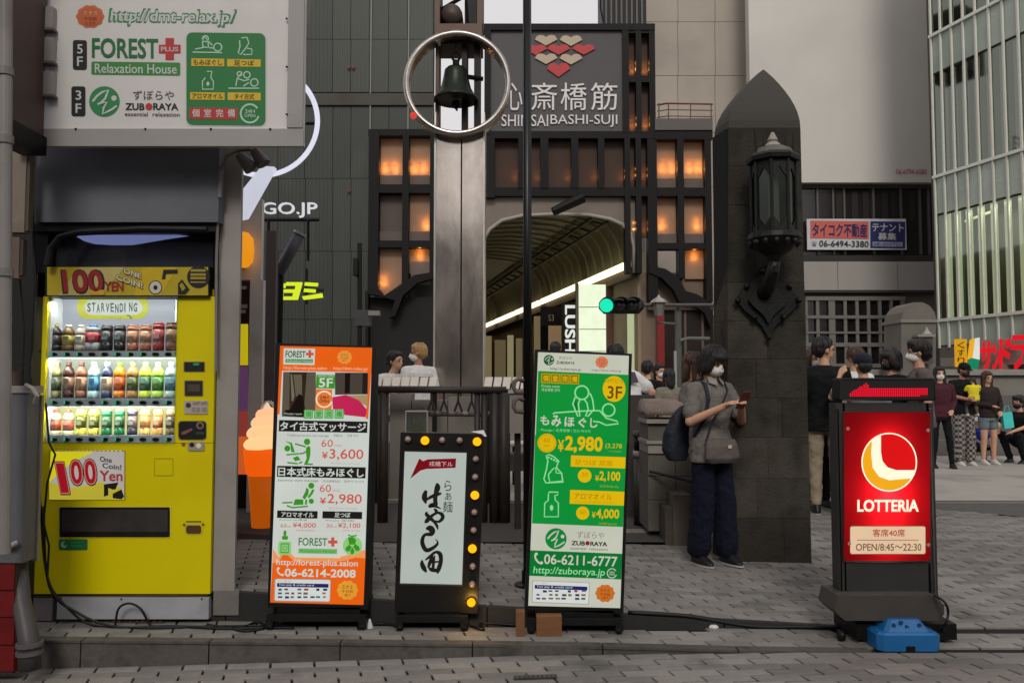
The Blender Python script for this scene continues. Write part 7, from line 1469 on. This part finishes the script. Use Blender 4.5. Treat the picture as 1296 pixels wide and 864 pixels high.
# main woman, reading her phone beside the pillar
g = stand(902, 710); Y0 = g.y; H0 = height_for(440, Y0, g)
t, M, up, hd, arms = person('woman in a grey linen shirt and dark trousers reading her phone by the stone pillar', g, H0, 27, linen, mat("navy_trousers", (16, 19, 34), .9, 0, .15, 8, .4, 30, .2), shoe_k, ('bob', hair_m), 'w',
    arm_r=((.25, .05, 1.12), (.10, .30, 1.25)), arm_l=((-.26, .06, 1.12), (-.02, .33, 1.26)), legs='wide', head=(2, 20), vox=.008, top_len=.80, fingers=True, detail=True, wide=.97, build=.93, leg_l=((-.10, .03, .49), (-.12, .03, .085)), leg_r=((.09, .0, .49), (.10, -.05, .085)))
# collar, placket, cuffs of the shirt
for s in (-1, 1): c_ = MB(); c_.add([up(s * .012, .083, 1.45), up(s * .062, .03, 1.475), up(s * .075, .072, 1.42), up(s * .03, .118, 1.40)], [(0, 1, 2, 3)]); c_.add([v + Vector((0, .004, .0)) for v in c_.v], [(3, 2, 1, 0)]); c_.v = [M @ v for v in c_.v]; c_.build('collar', mat("linen_pale", (138, 132, 126), .9, 0, .1, 30, .3, 60), t)
for k in range(4): b_ = MB(); ell(b_, up(0, .131 - .003 * k, 1.33 - .085 * k), (.006, .004, .006), None, 8, 5); b_.v = [M @ v for v in b_.v]; b_.build('shirt_button', mat("button_pale", (170, 164, 150), .4), t)
# phone
wl_ = M @ ((arms[0][2] + arms[1][2]) / 2 + Vector((0, .10, .035)))
ph_ = thing('smartphone', 'dark red phone case held in both hands of the woman in the grey shirt', 'phone', tuple(wl_))
PM = M.to_3x3().normalized() @ Matrix.Rotation(math.radians(-35), 3, 'X')
def obx(t, name, c, R3, hx, hy, hz, m, b=.2):
    mb = MB(); vs = []
    for z, k in ((-hz, 1 - b), (-hz * .6, 1), (hz * .6, 1), (hz, 1 - b)):
        for x, y in ((-1, -1), (1, -1), (1, 1), (-1, 1)): vs.append(c + R3 @ Vector((x * hx * (1 - (1 - k) * .3), y * hy * (1 - (1 - k) * .3), z)))
    mb.add(vs, [(0, 3, 2, 1), (12, 13, 14, 15)] + [(r * 4 + i, r * 4 + (i + 1) % 4, (r + 1) * 4 + (i + 1) % 4, (r + 1) * 4 + i) for r in range(3) for i in range(4)]); return mb.build(name, m, t)
obx(ph_, 'case', wl_, PM, .037, .006, .075, mat("phone_case", (84, 26, 26), .4)); obx(ph_, 'screen', wl_ - PM @ Vector((0, .007, 0)), PM, .034, .001, .07, glow((70, 76, 90), .7), 0)
def blob(t, name, prims, m, M_, vox=.01, wr=.01):
    mb = MB()
    for p_ in prims:
        if p_[0] == 'e': ell(mb, *p_[1:])
        elif p_[0] == 'c': cap(mb, *p_[1:])
        else: loft(mb, p_[1])
    return fuse(mb, name, m, t, M_, vox, 2, wr)
bg1 = thing('shoulder_bag', 'dark navy rucksack slung on the back of the woman in the grey shirt', 'bag', tuple(M @ Vector((.15, -.2, .95))))
navb = mat("navy_nylon", (20, 24, 38), .7, 0, .15, 8, .4, 30)
blob(bg1, 'body', [('l', [(Vector((.19, -.19, .80)), .08, .06), (Vector((.19, -.21, .88)), .115, .08), (Vector((.18, -.21, 1.02)), .11, .08), (Vector((.15, -.19, 1.16)), .08, .05), (Vector((.13, -.17, 1.24)), .03, .025)])], navb, M, .012, .012)
st = MB(); st.tube([M @ Vector(v) for v in ((.10, -.13, 1.22), (.12, -.10, 1.36), (.115, -.02, 1.445), (.118, .08, 1.41), (.125, .125, 1.30), (.15, .11, 1.15), (.17, 0, 1.0))], .014, 8, flat=.4); st.build('strap', navb, bg1)
bg2 = thing('crossbody_bag', 'grey slouchy crossbody bag hanging in front of the woman in the grey shirt', 'bag', tuple(M @ Vector((.0, .2, .85))))
bgm = mat("bag_gray", (88, 81, 76), .8, 0, .15, 10, .4, 40)
blob(bg2, 'body', [('l', [(Vector((.03, .155, .80)), .13, .035), (Vector((.03, .165, .84)), .165, .05), (Vector((.03, .16, .93)), .155, .045), (Vector((.03, .15, .985)), .14, .03)])], bgm, M, .009, .01)
st = MB(); st.tube([M @ Vector(v) for v in ((.17, .14, .97), (.12, .155, 1.12), (.02, .155, 1.25), (-.07, .12, 1.36), (-.11, .03, 1.445), (-.10, -.06, 1.43), (-.06, -.12, 1.3))], .007, 6); st.build('strap', navb, bg2)
obx(bg2, 'label_patch', M @ Vector((.0, .215, .93)), M.to_3x3().normalized(), .016, .002, .012, mat("patch_pale", (190, 184, 176), .6), 0)
# woman behind her
g = stand(876, Y=7.5); t2_ = person('woman with tied brown hair mostly hidden behind the woman in the grey shirt', g, height_for(448, 7.5, g), 60, cloth((96, 92, 90)), navy, shoe_k, ('long', hair_b), None, vox=.013, head=(10, 5))
# right group behind the lit sign
Yg = 8.5; g = stand(1047, 648); H_ = height_for(429, g.y, g)
person('man in a black t-shirt and beige trousers seen from behind near the pillar', g, H_, 168, blackc, cloth((150, 136, 116)), shoe_k, ('short', hair_m), None, vox=.012, head=(-70, 0), group=None, top_len=.80, wide=1.05, legs='trousers')
g = stand(1030, Y=8.9); person('woman with light brown hair and white mask at the edge of the stone pillar', g, height_for(442, 8.9, g), 10, blackc, blackc, shoe_k, ('long', hair_b), 'w', vox=.013, sleeve='long')
g = stand(1092, Y=8.1); person('person in a grey shirt and navy cap raising one arm behind the LOTTERIA sign', g, height_for(449, 8.1, g), 185, cloth((104, 106, 108)), navy, shoe_k, ('beanie', mat("navy_cap", (24, 26, 38), .9, 0, .15, 10, .5, 60)), None, arm_l=((-.30, .10, 1.26), (-.17, .16, 1.50)), vox=.012, top_len=.84)
g = stand(1082, Y=9.3); person('person with brown hair hidden between the black t-shirt and the navy cap', g, height_for(441, 9.3, g), 200, whitec, navy, shoe_k, ('short', hair_b), None, vox=.014)
g = stand(1128, Y=8.6); person('person with black hair and black mask looking away to the side behind the sign', g, height_for(443, 8.6, g), -70, blackc, blackc, shoe_k, ('bob', hair_m), 'k', vox=.012, head=(0, 4))
g = stand(1163, Y=8.3); person('young man with fluffy black hair in a taupe t-shirt facing away', g, height_for(432, 8.3, g), -105, cloth((94, 84, 80)), blackc, shoe_k, ('fluffy', hair_m), 'w', vox=.012, build=1.05)
g = stand(1192, 592); Yw = g.y; person('woman in a maroon blouse and black trousers with a white mask', g, height_for(465, Yw, g), -8, cloth((70, 30, 42)), blackc, shoe_k, ('long', hair_m), 'w', vox=.014, sleeve='long', legs='slim', leg_l=((-.12, .04, .49), (-.16, .02, .085)), leg_r=((.10, 0, .49), (.12, -.03, .085)), arm_l=((-.23, -.02, 1.12), (-.14, .12, .98)))
ck = bpy.data.materials.new("checked_cloth"); ck.use_nodes = True; n_ = ck.node_tree.nodes; bw_ = n_['Principled BSDF']; bw_.inputs['Roughness'].default_value = .85
tc = n_.new('ShaderNodeTexCoord'); chk = n_.new('ShaderNodeTexChecker'); chk.inputs['Scale'].default_value = 22; chk.inputs['Color1'].default_value = (.26, .23, .2, 1); chk.inputs['Color2'].default_value = (.03, .028, .028, 1)
ck.node_tree.links.new(tc.outputs['Object'], chk.inputs['Vector']); ck.node_tree.links.new(chk.outputs[0], bw_.inputs['Base Color'])
g = stand(1221, 588); t4, M4, up4, _, _ = person('man in black cap and checked trousers holding a small child', g, height_for(460, g.y, g), 5, blackc, ck, shoe_w, ('cap', blackc), 'k', vox=.014, legs='wide', skin=skin2, head=(20, 20), arm_l=((-.23, .06, 1.16), (-.02, .24, 1.14)), arm_r=((.23, .06, 1.16), (.05, .25, 1.10)))
cpos = M4 @ Vector((-.06, .17, 1.10)); cg = Vector((cpos.x, cpos.y - .03, cpos.z - .36))
person('small child in a yellow shirt carried on the chest of the man in checked trousers', cg, .74, 185, cloth((214, 200, 40)), cloth((90, 76, 66)), shoe_w, ('short', hair_b), None, vox=.016, head=(20, 10), leg_l=((-.18, .22, .62), (-.20, .10, .3)), leg_r=((.18, .22, .62), (.20, .10, .3)), hips=(0, 0, .84), build=1.3, arm_l=((-.26, .1, 1.15), (-.16, .3, 1.2)), arm_r=((.26, .1, 1.15), (.16, .3, 1.2)))
g = stand(1252, 587); t5, M5, up5, _, a5 = person('woman in a dark top and denim shorts carrying a turquoise bag', g, height_for(471, g.y, g), 5, cloth((44, 36, 34)), cloth((104, 116, 122)), shoe_w, ('long', hair_b), None, vox=.014, legs='shorts', sleeve='long', arm_r=((.22, .02, 1.12), (.02, .17, 1.08)), arm_l=((-.24, .02, 1.12), (-.15, .14, .98)), head=(0, 5))
tb = thing('tote_bag', 'small turquoise shopping bag on the arm of the woman in denim shorts', 'bag', tuple(M5 @ Vector((-.24, .16, .82))))
c = M5 @ Vector((-.26, .16, .82)); obx(tb, 'body', c, M5.to_3x3().normalized() @ Matrix.Rotation(.12, 3, 'Y'), .085, .035, .13, mat("turquoise", (70, 196, 190), .5), .1)
mb = MB(); mb.tube([c + Vector((-.05, 0, .12)), c + Vector((-.02, 0, .24)), c + Vector((.03, 0, .24)), c + Vector((.05, 0, .12))], .006, 6); mb.build('handle', mat("turquoise", (70, 196, 190)), tb)
g = stand(1243, 587, Y=14.3); person('child in a blue shirt and white hat sitting on the steps between the adults', Vector((g.x - .02, 14.4, 0)), 1.12, 10, cloth((36, 60, 150)), blackc, shoe_k, ('bucket', whitec), None, vox=.016, hips=(0, -.1, .34), leg_l=((-.14, .24, .40), (-.13, .28, .085)), leg_r=((.14, .24, .40), (.13, .28, .085)), arm_l=((-.24, .04, .60), (-.10, .24, .46)), arm_r=((.24, .04, .60), (.10, .24, .46)))
# crouching man: hips low, arms forward
g = Vector((P(1287, 432, 14.0).x, 14.0, 0)); person('man in black crouching at the frame edge below the pink posters', g, 1.68, -62, blackc, blackc, shoe_k, ('fluffy', hair_m), 'k', vox=.014, hips=(0, -.12, .36), lean=12, leg_l=((-.14, .30, .50), (-.12, .10, .085)), leg_r=((.14, .30, .50), (.12, .10, .085)), arm_l=((-.26, .16, .66), (-.12, .42, .56)), arm_r=((.26, .16, .66), (.12, .42, .56)))
# people left of the pylon and behind the green sign
g = stand(530, Y=11.3); tW, MW, upW, _, _ = person('man with fair hair and white t-shirt standing behind the white barrier', g, height_for(436, 11.3, g), -140, whitec, navy, shoe_k, ('short', hair_y), 'w', vox=.012, head=(55, 0), skin=skin2, build=1.08)
pr_ = MB(); q = [MW @ upW(x, -.137, z) for x, z in ((-.09, 1.30), (.09, 1.30), (.09, 1.16), (-.09, 1.16))]; nrm = (MW.to_3x3() @ Vector((0, -1, 0))).normalized(); pr_.add([v + nrm * .012 for v in q], [(0, 1, 2, 3)]); pr_.build('shirt_print', ink((70, 66, 84)), tW)
g = stand(478, Y=10.6); person('person in white bending forward behind the barrier beside the orange sign', g, height_for(440, 10.6, g), 60, whitec, navy, shoe_k, ('short', hair_m), None, vox=.013, lean=26)
g = stand(801, Y=9.2); tb_, Mb, upb, _, _ = person('man in a white t-shirt leaning over the balustrade behind the green sign', g, height_for(426, 9.2, g), -150, whitec, navy, shoe_k, ('short', hair_m), None, vox=.012, lean=30, build=1.1)
q = [Mb @ upb(x, -.137, z) for x, z in ((-.09, 1.33), (.09, 1.33), (.09, 1.2), (-.09, 1.2))]; nrm = (Mb.to_3x3() @ Vector((0, -1, 0))).normalized(); pr_ = MB(); pr_.add([v + nrm * .012 for v in q], [(0, 1, 2, 3)]); pr_.build('shirt_print', ink((60, 58, 64)), tb_)
for i, (px, Y, pt_, cl_, hr, lab) in enumerate(((819, 12, 458, blackc, 'short', 'man in black just right of the leaning man in white'), (834, 13, 462, blackc, 'short', 'dark haired person in black in front of the orange lettered display'), (846, 11.5, 468, cloth((120, 112, 100)), 'long', 'person in a taupe top half hidden behind the balustrade'), (703, 17, 434, blackc, 'short', 'dark haired person under the LUSH board'), (778, 16, 441, blackc, 'short', 'person whose dark hair shows just above the green sign'))):
    g = stand(px, Y=Y); person(lab, g, height_for(pt_, Y, g), (150, 30, 200, 170, 190)[i], cl_, blackc, shoe_k, (hr, hair_m), 'w' if i == 1 else None, vox=.018)
